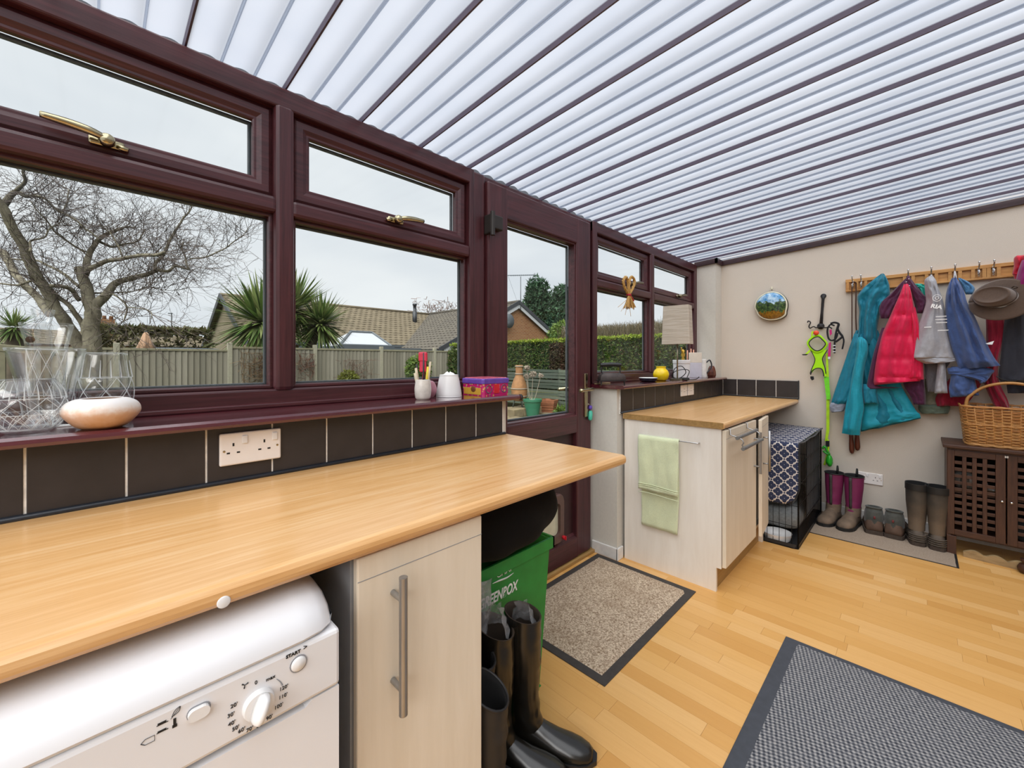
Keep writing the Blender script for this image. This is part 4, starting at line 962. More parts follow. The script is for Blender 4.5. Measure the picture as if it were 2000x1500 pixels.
m.tube(hc, .009, 8)
m.build('hoop_handle', 'wicker', bk, True)
# ================================================================== COAT RACK
streaky('rack_pine', '#b27a3c', '#cf9a58', (6, .8, 6), .45, 12, .15)
rk = thing('coat_rack', 'pine coat rack rail with framed panels on the end wall', 'coat rack', (4.2, -.2, 1.83))
RY0, RY1, RZ0, RZ1 = .414, -.80, 1.786, 1.882
B('backboard', 'rack_pine', rk, (4.200, XWALL, RY1, RY0, RZ0, RZ1)); B('top_rail', 'rack_pine', rk, (4.186, 4.2005, RY1, RY0, RZ1-.024, RZ1), .002); B('bottom_rail', 'rack_pine', rk, (4.186, 4.2005, RY1, RY0, RZ0, RZ0+.012), .002)
HY = [.370, .318, .055, -.063, -.177, -.287, -.352, -.47]
for y in [.400, .344, .292, .075, .03, -.04, -.088, -.155, -.202, -.262, -.312, -.332, -.375, -.45, -.495]: B('stile', 'rack_pine', rk, (4.187, 4.2002, y-.009, y+.009, RZ0+.010, RZ1-.02))
for y in HY:
    m = MB().rbox(4.181, 4.187, y-.005, y+.005, 1.805, 1.868, .002)
    m.tube(curve([(4.182, y, 1.855), (4.160, y, 1.862), (4.143, y, 1.880), (4.138, y, 1.893)], 4), .0042, 8); m.ball((4.138, y, 1.897), .0068, 10, 6)
    m.tube(curve([(4.182, y, 1.822), (4.165, y, 1.812), (4.150, y, 1.818), (4.146, y, 1.832)], 4), .0042, 8); m.ball((4.146, y, 1.835), .006, 10, 6)
    m.build('hook', 'chrome', rk, True)

# ================================================================== CLOTHES ON THE RACK
def drape(name, mat, parent, rows, X, thick, folds=5, amp=.012, seed=0, n=34, nr=44, pw=.55, quilt=None, shear=.0):
    """rows: ((xl,yl),(xr,yr)) sighted on the plane at X; a padded sheet with real thickness and hanging folds"""
    R = [(wx(a[0], a[1], X), wx(b[0], b[1], X)) for a, b in rows]
    Lc = curve([p[0] for p in R], 6); Rc = curve([p[1] for p in R], 6); N = len(Lc); rings = []
    for i in range(N):
        v = i/(N-1); a, b = Lc[i], Rc[i]; W = (b-a).length; front = []; back = []
        taper = min(1, .25+v*5)*min(1, .55+(1-v)*6)
        for j in range(n+1):
            s = j/n; p = a+(b-a)*s; e = (4*s*(1-s))**pw
            fo = 1.35*math.sin(s*folds*PI+seed+1.3*fbm(s*2, v*2.2, seed)*2)*amp*(.35+.65*v)*min(1, e*1.6)
            wr = .9*amp*fbm(s*6+seed, v*9, seed*1.7)+.35*amp*fbm(s*15, v*19, seed)
            d = thick*e*taper+(fo+wr)*min(1, e*1.5)
            if quilt: d += quilt*(1-abs(math.cos(v*quilt_n*PI))**14)*e
            front.append(Vector((X-d, p.y, p.z)))
            if 0 < j < n: back.append(Vector((X+.004, p.y, p.z)))
        rings.append(front+back[::-1])
    m = MB().loft(rings); return m.build(name, mat, parent, True, auto=60)
quilt_n = 6
def rows_(*a): return [((l, y if not isinstance(y, tuple) else y[0]), (r, y if not isinstance(y, tuple) else y[1])) for y, l, r in a]
fabric('teal_shell', '#1a93a8', 60, .10, .55, .25, .1); fabric('teal_dark', '#15758c', 60, .12, .6, .25, .1); fabric('lining_grey', '#8d93a0', 120, .1)
tc_ = thing('rain_coat', 'teal hooded rain coat hanging at the left end of the rack', 'coat', (4.12, .30, 1.0))
drape('hood', 'teal_dark', tc_, rows_((535, 1721, 1727), (545, 1708, 1733), (556, 1694, 1737), (566, 1683, 1738), (578, 1675, 1737), (590, 1675, 1730), (606, 1678, 1722), (625, 1677, 1716), (650, 1676, 1713), (672, 1668, 1716)), 4.150, .075, 4, .018, 1)
drape('coat_body', 'teal_dark', tc_, rows_((645, 1672, 1715), (665, 1664, 1722), (700, 1660, 1735), (740, 1662, 1752), (770, 1670, 1768), (795, 1678, 1784), ((815, 812), 1680, 1796), ((843, 817), 1681, 1799)), 4.165, .06, 5, .014, 2)
drape('hem_panel', 'teal_shell', tc_, rows_((735, 1694, 1752), (760, 1688, 1764), (785, 1684, 1779), (803, 1682, 1790), ((826, 808), 1681, 1796), ((840, 815), 1683, 1798)), 4.120, .022, 3, .010, 6)
drape('sleeve', 'teal_dark', tc_, rows_((652, 1668, 1692), (675, 1660, 1692), (705, 1650, 1688), (740, 1638, 1680), (770, 1628, 1672), (790, 1622, 1660)), 4.120, .05, 3, .010, 3)
drape('cuff_lining', 'lining_grey', tc_, rows_((786, 1623, 1656), (795, 1620, 1652), ((806, 803), 1624, 1648)), 4.112, .040, 2, .004, 3)
drape('sleeve', 'teal_shell', tc_, rows_((658, 1677, 1684), (668, 1674, 1694), (690, 1672, 1695), (720, 1666, 1688), (760, 1658, 1685), (795, 1651, 1688), (825, 1647, 1683), ((846, 850), 1644, 1680)), 4.075, .050, 2, .008, 4)
drape('inner_sleeve', 'teal_dark', tc_, rows_((750, 1685, 1714), (770, 1685, 1713), (788, 1688, 1716)), 4.078, .035, 2, .006, 8)

def cord(name, mat, parent, pts, X, r=.003, k=5, seg=6): return MB().tube(curve([wx(a, b, X) for a, b in pts], k), r, seg).build(name, mat, parent, True)
plain('rope_brown', '#4a2f22', .7); streaky('handle_wood', '#4a2216', '#6b3524', (6, 6, 1), .4, 12)
sr = thing('skipping_rope', 'brown skipping rope with wooden handles below the teal coat', 'skipping rope', (4.15, .36, .75))
MB().tube(curve([wx(1664, 700, 4.17), wx(1664, 600, 4.165), wx(1664, 556, 4.15), wx(1666.5, 551, 4.14), wx(1671, 552, 4.15), wx(1672, 560, 4.162), wx(1671.5, 620, 4.17), wx(1674, 690, 4.185), wx(1668, 780, 4.2), wx(1672, 850, 4.2)], 5), .0042, 6).build('rope', 'rope_brown', sr, True)
MB().tube([wx(1664, 700, 4.17), wx(1664, 780, 4.2), wx(1663, 850, 4.2)], .0042, 6).build('rope', 'rope_brown', sr, True)
for (xa, ya, xb, yb) in ((1662, 849, 1664, 886), (1674, 846, 1675, 880)):
    a, b = wx(xa, ya, 4.19), wx(xb, yb, 4.19); MB().tube([a+(b-a)*u for u in (0, .06, .2, .5, .8, .95, 1)], [.010, .013, .0125, .016, .017, .012, .004], 12).build('handle', 'handle_wood', sr, True)

fabric('pink_padded', '#d21145', 50, .10, .5, .25, .15); fabric('plum_lining', '#4b1b3c', 90, .15, .7); plain('snap', '#b9a9b5', .3, .8)
pj = thing('padded_jacket', 'hot pink padded jacket with plum collar on the rack', 'jacket', (4.08, .05, 1.2))
drape('collar_wing', 'plum_lining', pj, rows_((541, 1772, 1777), (556, 1756, 1775), (575, 1738, 1766), (590, 1722, 1756), (606, 1717, 1746), (622, 1720, 1738)), 4.085, .030, 2, .008, 2)
drape('collar_wing', 'plum_lining', pj, rows_((541, 1772, 1777), (558, 1772, 1790), (575, 1778, 1804), (588, 1784, 1816), (600, 1787, 1812), (612, 1788, 1806)), 4.085, .030, 2, .008, 5)
drape('collar_stand', 'plum_lining', pj, rows_((538, 1772, 1776), (548, 1768, 1780), (558, 1764, 1782), (566, 1761, 1782)), 4.062, .020, 1, .004, 3)
drape('body', 'pink_padded', pj, rows_((555, 1765, 1776), (575, 1757, 1781), (600, 1746, 1786), (625, 1735, 1790), (655, 1722, 1793), (690, 1713, 1796), (720, 1708, 1797), (742, 1706, 1798), ((752, 744), 1707, 1796)), 4.060, .075, 4, .012, 1, quilt=.014)
drape('hem_band', 'plum_lining', pj, rows_((640, 1722, 1734), (690, 1706, 1718), (730, 1697, 1712), ((755, 752), 1692, 1712), ((760, 757), 1691, 1764)), 4.072, .030, 1, .003, 1)
drape('sleeve', 'pink_padded', pj, rows_((600, 1776, 1788), (640, 1780, 1797), (690, 1776, 1802), (725, 1772, 1804), (741, 1770, 1805)), 4.050, .055, 2, .010, 7)
drape('lower_lining', 'plum_lining', pj, rows_((738, 1762, 1804), (755, 1766, 1806), (775, 1778, 1808), (790, 1784, 1808)), 4.100, .035, 2, .008, 3)
for a, b in ((1775, 545), (1770, 551), (1776, 558.5)): MB().ball(wx(a, b, 4.036), .005, 10, 6).build('snap', 'snap', pj, True)

fabric('grey_quilt', '#a3a3a8', 60, .10, .6, .3, .15); fabric('grey_lining', '#5d5a5e', 90, .15)
gj = thing('work_jacket', 'light grey jacket with white printed back on the rack', 'jacket', (4.03, -.07, 1.25))
drape('body', 'grey_quilt', gj, rows_((539, 1815, 1822), (547, 1806, 1828), (560, 1806, 1832), (575, 1807, 1838), (592, 1808, 1843), (620, 1799, 1848), (650, 1785, 1853), (678, 1772, 1861), ((697, 694), 1767, 1866), ((700, 704), 1768, 1868)), 4.045, .070, 4, .012, 3)
drape('hem_front', 'grey_quilt', gj, [((1767, 694), (1867, 698)), ((1780, 703), (1868, 703)), ((1800, 708), (1866, 706)), ((1808, 711), (1850, 708))], 4.030, .045, 3, .004, 4)
drape('lining', 'grey_lining', gj, rows_((700, 1804, 1862), (720, 1806, 1848), (738, 1808, 1840), (765, 1812, 1830)), 4.085, .02, 2, .006, 2)
drape('sleeve', 'grey_quilt', gj, rows_((705, 1832, 1846), (730, 1829, 1848), (755, 1826, 1850), (768, 1825, 1851)), 4.050, .035, 2, .006, 6)
def jacket_text(body, px, py, size, depth=3.955, rot=-6, bold=0):
    p = wx(px, py, depth); return lettering('print', body, size, face_minus_x(p.x, p.y, p.z) @ Matrix.Rotation(math.radians(rot), 4, 'Z'), 'ink_white', gj, bold=bold)
jacket_text('RIA', 1829, 599, .036, 3.950, -16, .0012); 
for k, (a, b, L) in enumerate(((1838, 618, .05), (1838, 624, .055), (1839, 630, .05), (1812, 639, .035), (1842, 645, .05))):
    p = wx(a, b, 3.955); MB().rbox(p.x-.0006, p.x+.0006, p.y-L/2, p.y+L/2, p.z-.0022, p.z+.0022, .0005).build('print_line', 'ink_white', gj)
p = wx(1830, 582, 3.953); MB().tube([(p.x, p.y+.020*math.cos(a), p.z+.022*math.sin(a)) for a in [2*PI*k/20 for k in range(20)]], .0016, 5, closed=True).build('print_ring', 'ink_white', gj); MB().tube([(p.x, p.y+.008*math.cos(a), p.z+.009*math.sin(a)) for a in [2*PI*k/12 for k in range(12)]], .0018, 5, closed=True).build('print_ring', 'ink_white', gj)

fabric('denim_blue', '#41588a', 90, .14, .75, .3); fabric('denim_pale', '#4f7fa6', 40, .2, .75, .3); plain('loop_white', '#d8dadf', .6)
bj = thing('denim_jacket', 'blue quilted jacket between the grey jacket and the brown hat', 'jacket', (4.0, -.2, 1.25))
drape('body', 'denim_blue', bj, rows_((543, 1859, 1868), (555, 1853, 1876), (572, 1848, 1884), (592, 1846, 1890), (620, 1846, 1905), (650, 1850, 1918), (680, 1858, 1932), (700, 1866, 1943), ((722, 714), 1872, 1954)), 4.020, .075, 5, .016, 2)
drape('collar', 'denim_pale', bj, rows_((543, 1871, 1876), (552, 1874, 1894), (563, 1880, 1904), (575, 1886, 1900)), 4.045, .025, 2, .006, 2)
drape('hem', 'denim_blue', bj, [((1850, 719), (1900, 712)), ((1852, 728), (1940, 722)), ((1858, 732), (1936, 732)), ((1906, 742), (1930, 741)), ((1914, 749), (1921, 749))], 4.035, .045, 3, .008, 5)
drape('sleeve', 'denim_blue', bj, rows_((716, 1858, 1898), (740, 1856, 1904), (760, 1853, 1909), ((776, 772), 1856, 1913)), 4.052, .050, 3, .010, 4)
cord('hanging_loop', 'loop_white', bj, [(1863, 544), (1865, 530), (1868, 544)], 4.02, .003); 
p = wx(1933, 669, 3.985); MB().add([(p.x, p.y+.018, p.z-.006), (p.x-.004, p.y-.018, p.z+.010), (p.x-.006, p.y-.010, p.z-.014), (p.x, p.y+.008, p.z-.013), (p.x+.001, p.y+.018, p.z-.006), (p.x-.003, p.y-.018, p.z+.010), (p.x-.005, p.y-.010, p.z-.014), (p.x+.001, p.y+.008, p.z-.013)], [(0, 1, 2, 3), (7, 6, 5, 4), (0, 4, 5, 1), (1, 5, 6, 2), (2, 6, 7, 3), (3, 7, 4, 0)]).build('care_label', 'ink_white', bj)

fabric('dark_red', '#8f0d2e', 60, .15, .7); fabric('charcoal_wool', '#34353d', 90, .15, .9); fabric('green_cloth', '#22a08e', 60, .15, .7)
o = thing('trousers', 'dark red trousers hanging behind the brown hat', 'trousers', (4.15, -.3, 1.1)); drape('leg', 'dark_red', o, rows_((615, 1925, 1965), (660, 1926, 1962), (700, 1926, 1952), (740, 1920, 1950), (780, 1935, 1968), (800, 1946, 1972)), 4.120, .04, 3, .012, 1); drape('leg', 'dark_red', o, rows_((700, 1884, 1925), (745, 1850, 1918), (775, 1828, 1900), (793, 1830, 1885)), 4.150, .03, 4, .012, 5)
o = thing('wool_coat', 'charcoal coat hanging at the right end of the rack under the hat', 'coat', (4.1, -.45, 1.1)); drape('body', 'charcoal_wool', o, rows_((560, 1972, 2030), (600, 1966, 2040), (640, 1960, 2050), (690, 1955, 2055), (735, 1950, 2060), (745, 1954, 2062)), 4.090, .05, 5, .012, 2); cord('drawcord', 'rubber_black', o, [(1946, 735), (1958, 741), (1975, 744), (1992, 742)], 4.03, .003); drape('hem', 'charcoal_wool', o, rows_((745, 1965, 2050), (768, 1968, 2050)), 4.13, .03, 4, .01, 8)
o = thing('green_garment', 'scrap of bright green garment between the pink and grey jackets', 'garment', (4.12, -.03, 1.6)); drape('cloth', 'green_cloth', o, rows_((554, 1786, 1800), (560, 1788, 1812), (568, 1796, 1814), (600, 1800, 1812)), 4.135, .022, 2, .008, 1)
o = thing('canvas_bag', 'flat grey-green canvas bag low behind the grey and blue jackets', 'bag', (4.17, .0, .9)); fabric('bag_canvas', '#7a7a6c', 80, .15); fabric('bag_base', '#5f6c5e', 80, .15)
drape('body', 'bag_canvas', o, rows_((740, 1806, 1862), (775, 1806, 1860), (792, 1806, 1857)), 4.185, .025, 2, .004, 1); drape('base', 'bag_base', o, rows_((790, 1794, 1856), (800, 1794, 1855), (808, 1800, 1852)), 4.180, .035, 2, .003, 2)
# brown felt hat: crown towards the room
fabric('hat_felt', '#5b4a3f', 120, .12, .9, .4, .4); plain('hat_band', '#3d3028', .6)
hc_ = wx(1953, 585, 3.93); ht = thing('felt_hat', 'wide brimmed brown felt hat hung over the jackets', 'hat', tuple(hc_))
MH = Matrix.Translation(hc_) @ Matrix.Rotation(math.radians(-18), 4, 'Z') @ Matrix.Rotation(math.radians(8), 4, 'Y')
m = MB(); P = []
for i in range(9):
    f_ = i/8; r = []
    for k in range(49):
        a = 2*PI*k/48; ry = .055+(.140-.055)*f_; rz = .050+(.130-.050)*f_
        r.append((.012*math.sin(a*2+.6)*f_+.010*f_*f_, ry*math.cos(a), rz*math.sin(a)))
    P.append(r)
m.grid(P); m.xform(MH); o = m.build('brim', 'hat_felt', ht, True); md = o.modifiers.new('thick', 'SOLIDIFY'); md.thickness = .005
m = MB(); rg = []
for x, s_ in ((.004, 1.16), (-.02, 1.12), (-.05, 1.06), (-.075, 1.0), (-.086, .95), (-.088, .88), (-.081, .80), (-.078, .5), (-.079, .02)): rg.append([(x, .080*s_*math.cos(a), .054*s_*math.sin(a)) for a in [2*PI*k/40 for k in range(40)]])
m.loft(rg); m.xform(MH @ Matrix.Translation((0, .018, .014))); m.build('crown', 'hat_felt', ht, True)
m = MB().tube([(-.022, .0905*math.cos(a), .0615*math.sin(a)) for a in [2*PI*k/40 for k in range(40)]], .0035, 6, closed=True); m.tube(curve([(-.03, -.07, .045), (-.045, -.085, .05), (-.04, -.095, .04), (-.03, -.078, .038)], 4), .003, 5); m.xform(MH @ Matrix.Translation((0, .018, .014))); m.build('band', 'hat_band', ht, True)
fabric('cap_magenta', '#8a1c63', 120, .12, .9); fabric('scarlet', '#c41030', 60, .12, .7)
o = thing('fleece_hat', 'magenta fleece hat at the right edge of the rack', 'hat', tuple(wx(2000, 550, 3.95))); drape('cloth', 'cap_magenta', o, rows_((508, 1996, 2030), (530, 1988, 2040), (560, 1982, 2045), (580, 1986, 2042), (588, 1996, 2035)), 3.97, .07, 3, .01, 1)
o = thing('scarlet_jacket', 'scarlet hood top peeping above the magenta hat', 'jacket', tuple(wx(1995, 520, 4.05))); drape('hood', 'scarlet', o, rows_((499, 1986, 2020), (505, 1980, 2030), (520, 1980, 2035), (535, 1977, 2040), (541, 1980, 2040), (580, 1990, 2040)), 4.06, .06, 4, .014, 2)

# ================================================================== DOG GEAR AND PLAQUE
plain('wrought_iron', '#2c2a2c', .6, .4, var=.15); fabric('neon_mesh', '#a6e810', 200, .06, .6, .3, 0); plain('neon_strap', '#b7e81a', .6); plain('neon_lime', '#74e028', .6); fabric('strap_black', '#1c1b1f', 150, .2); plain('strap_pink', '#d0187c', .6); plain('orange_plastic', '#e0471f', .4); plain('bag_green', '#27a428', .3, var=.2)
ir = thing('iron_rack', 'wrought iron key rack shaped like a long bar with curled hooks', 'rack', (4.2, .56, 1.5))
a, b = wx(1608, 578, 4.205), wx(1603, 640, 4.205)
MB().tube([a, a+(b-a)*.1, a+(b-a)*.5, b], [.016, .010, .009, .013], 8).build('bar', 'wrought_iron', ir, True); MB().lathe([(0, .012), (.018, .010), (.02, 0)], tuple(a+Vector((.008, 0, 0))), 14, axis='X').build('boss', 'wrought_iron', ir, True)
MB().lathe([(0, .02), (.02, .016), (.026, 0)], tuple(wx(1603, 637, 4.208)), 14, axis='X').build('boss', 'wrought_iron', ir, True)
cord('hook', 'wrought_iron', ir, [(1603, 638), (1594, 640), (1590, 638), (1586, 639), (1582, 641), (1580, 637), (1583, 630), (1579, 627), (1577, 630)], 4.19, .0045); cord('hook', 'wrought_iron', ir, [(1603, 638), (1612, 640), (1620, 639), (1625, 642)], 4.19, .0045)
def flat(name, mat, parent, pts, X, th=.006): 
    P = [wx(a, b, X) for a, b in pts]; return MB().prism([(p.y, p.z) for p in P][::-1], lambda u, v, d: (d, u, v), X-th/2, X+th/2).build(name, mat, parent)
nh = thing('dog_harness', 'neon yellow dog harness with black edging on the iron rack', 'harness', (4.17, .58, 1.1))
outer = curve([(1595, 652, 0), (1607, 650, 0), (1613, 658, 0), (1617, 668, 0), (1614, 684, 0), (1607, 698, 0), (1607, 706, 0), (1611, 718, 0), (1614, 734, 0)], 4)
innr = curve([(1609, 734, 0), (1606, 722, 0), (1598, 719, 0), (1589, 723, 0), (1583, 732, 0)], 4); lft = curve([(1584, 724, 0), (1588, 710, 0), (1592, 702, 0), (1590, 692, 0), (1583, 680, 0), (1579, 670, 0), (1585, 660, 0), (1595, 652, 0)], 4)
hole = curve([(1580, 670, 0), (1588, 661, 0), (1598, 658, 0), (1606, 664, 0), (1612, 672, 0), (1604, 682, 0), (1595, 685, 0), (1586, 680, 0)], 4, True)
# harness body as a band round the head hole plus the waisted chest panel
hol = [(v.x, v.y) for v in hole]; cxh, cyh = 1596, 671
rim = [(cxh+(x-cxh)*1.22+(1.5 if x > cxh else -1), cyh+(y-cyh)*1.35) for x, y in hol]
m = MB(); X = 4.165
m.loft([[wx(a, b, X-.006), wx(c, d, X-.010), wx(c, d, X+.004), wx(a, b, X+.004)] for (a, b), (c, d) in zip(hol, rim)], cap=False, closed=True); m.build('neck_band', 'neon_mesh', nh, True)
flat('chest_panel', 'neon_mesh', nh, [(1583, 683), (1591, 700), (1591, 707), (1586, 719), (1583, 727), (1586, 728), (1591, 722), (1598, 719), (1605, 721), (1608, 728), (1609, 735), (1615, 735), (1612, 720), (1607, 706), (1607, 698), (1616, 682), (1605, 686), (1595, 689)], 4.163, .010)
MB().tube([wx(a, b, X-.010) for a, b in hol], .0035, 5, closed=True).build('edging', 'strap_black', nh, True)
cord('edging', 'strap_black', nh, [(1583, 683), (1591, 699), (1591, 707), (1586, 719), (1582, 730)], X-.007, .003); cord('edging', 'strap_black', nh, [(1616, 683), (1607, 698), (1607, 706), (1611, 718), (1613, 730)], X-.007, .003); cord('edging', 'strap_black', nh, [(1583, 732), (1586, 725), (1591, 721), (1598, 719), (1605, 721), (1608, 728), (1609, 735)], X-.008, .004)
flat('buckle', 'strap_black', nh, [(1583, 735), (1589, 735), (1590, 741), (1586, 743), (1583, 739)], X-.004, .012)
flat('side_strap', 'neon_strap', nh, [(1585, 648), (1589, 646), (1586, 662), (1583, 666)], X-.002, .004); flat('side_strap', 'neon_strap', nh, [(1582, 682), (1586, 684), (1577, 692), (1572, 692)], X-.004, .004); flat('strap_end', 'strap_black', nh, [(1566, 692), (1579, 691), (1575, 694), (1568, 694)], X-.004, .006)
p = wx(1594, 650, X-.015); MB().ball(tuple(p), .020, 12, 8, squash=(.6, 1, .95)).build('orange_tag', 'orange_plastic', nh, True)
bh = thing('dog_harness', 'black webbing dog harness with pink lining right of the neon one', 'harness', (4.17, .5, 1.3)); X = 4.160
for pts, r in (([(1617, 638), (1616, 650), (1619, 662), (1626, 665), (1633, 660), (1636, 650)], .007), ([(1622, 632), (1630, 630), (1638, 633), (1636, 642), (1640, 650), (1645, 657), (1640, 662), (1632, 668)], .008), ([(1638, 632), (1634, 645), (1631, 660), (1630, 675), (1630, 690)], .007), ([(1646, 657), (1648, 666), (1646, 678), (1645, 682)], .006), ([(1617, 640), (1622, 634), (1630, 636)], .006)): cord('webbing', 'strap_black', bh, pts, X, r)
flat('pink_strap', 'strap_pink', bh, [(1620, 645), (1624, 643), (1625, 652), (1621, 656)], X+.012, .006); flat('pink_strap', 'strap_pink', bh, [(1619, 670), (1623, 668), (1622, 696), (1617, 696)], X+.012, .006); flat('clip', 'chrome', bh, [(1617, 697), (1622, 697), (1622, 701), (1617, 701)], X+.010, .008)
for k in (674, 680, 686): flat('slider', 'chrome', bh, [(1626.5, k), (1632, k), (1632, k+1.6), (1626.5, k+1.6)], X-.009, .006)
ld = thing('dog_lead', 'neon lime dog lead hanging down past the crate with a green bag tied on', 'lead', (4.17, .56, .4)); X = 4.180
flat('webbing', 'neon_strap', ld, [(1613, 690), (1617, 690), (1619, 738), (1614, 738)], X, .005); flat('webbing', 'neon_lime', ld, [(1609, 736), (1619, 736), (1622, 778), (1614, 776)], X-.004, .006); flat('buckle', 'neon_lime', ld, [(1614, 772), (1622, 772), (1622, 780), (1614, 780)], X-.010, .010); flat('webbing', 'neon_strap', ld, [(1614, 779), (1620, 779), (1620, 840), (1616, 862), (1611, 862), (1614, 838)], X, .005)
cord('webbing', 'neon_strap', ld, [(1617, 858), (1618, 875), (1615, 890), (1610, 908)], X-.006, .007); flat('dark_pouch', 'strap_black', ld, [(1613, 861), (1620, 861), (1620, 872), (1613, 872)], X-.010, .014)
m = MB(); c = wx(1620, 900, X-.03)
m.ball(tuple(c), .042, 14, 10, squash=(.6, .55, 1.15)); m.v = [(x+.006*fbm(y*40, z*40), y+.006*fbm(z*45, x*40), z) for x, y, z in m.v]; m.build('green_bag', 'bag_green', ld, True); cord('bag_knot', 'bag_green', ld, [(1606, 876), (1611, 872), (1616, 882), (1620, 888), (1612, 884), (1608, 880)], X-.03, .008)
# painted plaque
t = NT('painted_scene'); v = t.coord('Object'); sp = t.n('ShaderNodeSeparateXYZ'); t.l(v, sp.inputs[0]); n1 = t.noise(v, 22, 4, .6); n2 = t.noise(v, 60, 3, .6)
h = t.math('ADD', t.math('MULTIPLY', sp.outputs[2], 3.7), t.math('MULTIPLY', t.math('SUBTRACT', n1, .5), .55))
sky = t.mix(t.math('MULTIPLY', t.math('SUBTRACT', n1, .4, clamp=True), 3, clamp=True), '#2f7fb8', '#cfe6ee'); tree = t.ramp(n2, [(.35, '#16241c'), (.55, '#3f5a2c'), (.7, '#6d7d3d')]); grd = t.ramp(n2, [(.35, '#6e4a14'), (.6, '#9c6f1f'), (.75, '#4a2c22')])
c = t.mix(t.math('GREATER_THAN', h, .60), tree, sky); c = t.mix(t.math('LESS_THAN', h, .27), c, grd)
t.bsdf(c, .18, 0, n2, .05, Coat_Weight=.6) if False else t.bsdf(c, .18, 0, n2, .05)
plain('plaque_rim', '#d9d5bd', .3, var=.1); plain('plaque_edge', '#2f2a20', .5)
ol = [(1473, 601), (1475, 590), (1481, 581), (1490, 574), (1500, 570), (1512, 569), (1523, 572), (1532, 579), (1537, 588), (1538, 598), (1536, 608), (1535, 615), (1528, 621), (1516, 625), (1502, 626), (1490, 623), (1481, 617), (1477, 609)]
OP = [wx(a, b, 4.17) for a, b in ol]; OPc = curve(OP, 3, True); ctr = sum(OPc, Vector())/len(OPc)
pq = thing('painted_plaque', 'domed oval plaque painted with a wooded landscape on the end wall', 'plaque', (4.2, ctr.y, min(p.z for p in OPc)))
def lay(s, x): return [(x, ctr.y+(p.y-ctr.y)*s, ctr.z+(p.z-ctr.z)*s) for p in OPc]
MB().loft([lay(1, 4.215), lay(1.01, 4.195), lay(.99, 4.180)], cap=True).build('back_edge', 'plaque_edge', pq, True); MB().loft([lay(.99, 4.183), lay(.985, 4.172), lay(.93, 4.167), lay(.90, 4.170)], cap=False).build('rim', 'plaque_rim', pq, True)
MB().loft([lay(.92, 4.170), lay(.84, 4.160), lay(.7, 4.151), lay(.45, 4.144), lay(.15, 4.141), lay(.01, 4.141)], cap=True).build('painted_face', 'painted_scene', pq, True)
p = wx(1507, 563, 4.2); MB().rbox(4.200, 4.216, p.y-.006, p.y+.006, p.z-.012, p.z+.014, .004).build('hanger', 'plaque_rim', pq)
# ================================================================== ON THE LEFT SILL
def on(px, Y, Z=ZS): d = ray(px, 700); q = d*(Y/d.y); return Vector((q.x, Y, Z))
def vessel(name, label, cat, p, prof, fn=None, mat='crystal', seg=72, part='body', parent=None):
    t = thing(name, label, cat, tuple(p)); m = MB()
    m.capl = False; m.lathe(prof, tuple(p), seg, fn); m.build(part, mat, t, True); return t
def cut(n, hstep, amp, z0, z1, zb):
    def fn(r, h, a):
        h2 = h-zb
        if r < .004 or not z0 < h2 < z1: return r
        u = a*n/(2*PI); w = h2/hstep
        d = min(abs(((u+w) % 1)-.5), abs(((u-w) % 1)-.5)); return r-amp*max(0, 1-d*5)
    return fn
def wall_prof(outer, th, base):
    """outer profile up, inner profile down"""
    pr = [(0.0005, 0)]+outer; inn_ = [(max(.0005, r-th), h) for r, h in outer if h > base][::-1]
    return pr+[(outer[-1][0]-th*.5, outer[-1][1]+th*.4)]+inn_+[(.0005, base)]
def smooth_prof(pts, n=6): return [(max(.0005, p.x), p.y) for p in curve([(a, b, 0) for a, b in pts], n)]
def cut_lines(t, p, outer, n, h0, h1, zig, r=.0007):
    """diamond cutting: raised bright facet edges following the vessel's wall"""
    m = MB()
    for k in range(n):
        for sg in (1, -1):
            pts = []
            for i in range(13):
                h = h0+(h1-h0)*i/12; R_ = interp([(b_, a_) for a_, b_ in outer], h)[0]+.0002; a = 2*PI*(k+sg*zig*i/12)/n; pts.append((p.x+R_*math.cos(a), p.y+R_*math.sin(a), p.z+h))
            m.tube(pts, r, 4, cap=False)
    for h in (h0, h1): 
        R_ = interp([(b_, a_) for a_, b_ in outer], h)[0]; m.tube([(p.x+R_*math.cos(2*PI*q/40), p.y+R_*math.sin(2*PI*q/40), p.z+h) for q in range(40)], r, 4, closed=True)
    o = m.build('cut_pattern', 'cut_facet', t); o['kind'] = 'stuff'
def rays_(t, p, outer, n, h0, h1):
    m = MB()
    for k in range(n):
        a = 2*PI*(k+.5)/n; m.tube([(p.x+R_*math.cos(a+da), p.y+R_*math.sin(a+da), p.z+h) for h, da, R_ in [(h0+(h1-h0)*i/6, .0, interp([(b_, a_) for a_, b_ in outer], h0+(h1-h0)*i/6)[0]+.0002) for i in range(7)]], [.0012-.00015*i for i in range(7)], 4, cap=False)
    o = m.build('cut_flutes', 'cut_facet', t); o['kind'] = 'stuff'
p = on(45, 1.352); p.x = -.101
tv = vessel('glass_bowl', 'round cut glass rose bowl at the front left of the sill', 'bowl', p, wall_prof(smooth_prof([(.030, 0), (.046, .012), (.058, .038), (.0595, .060), (.054, .090), (.042, .113)], 8), .005, .012), cut(9, .042, .0022, .012, .075, 0)); OB = smooth_prof([(.030, 0), (.046, .012), (.058, .038), (.0595, .060), (.054, .090), (.042, .113)], 8); cut_lines(tv, p, OB, 9, .010, .075, 1.5); cut_lines(tv, p, OB, 18, .012, .042, 1.0, .0006); rays_(tv, p, OB, 18, .072, .108)
pt_ = on(92, 1.452); g3 = 'nested crystal vases on the left sill'
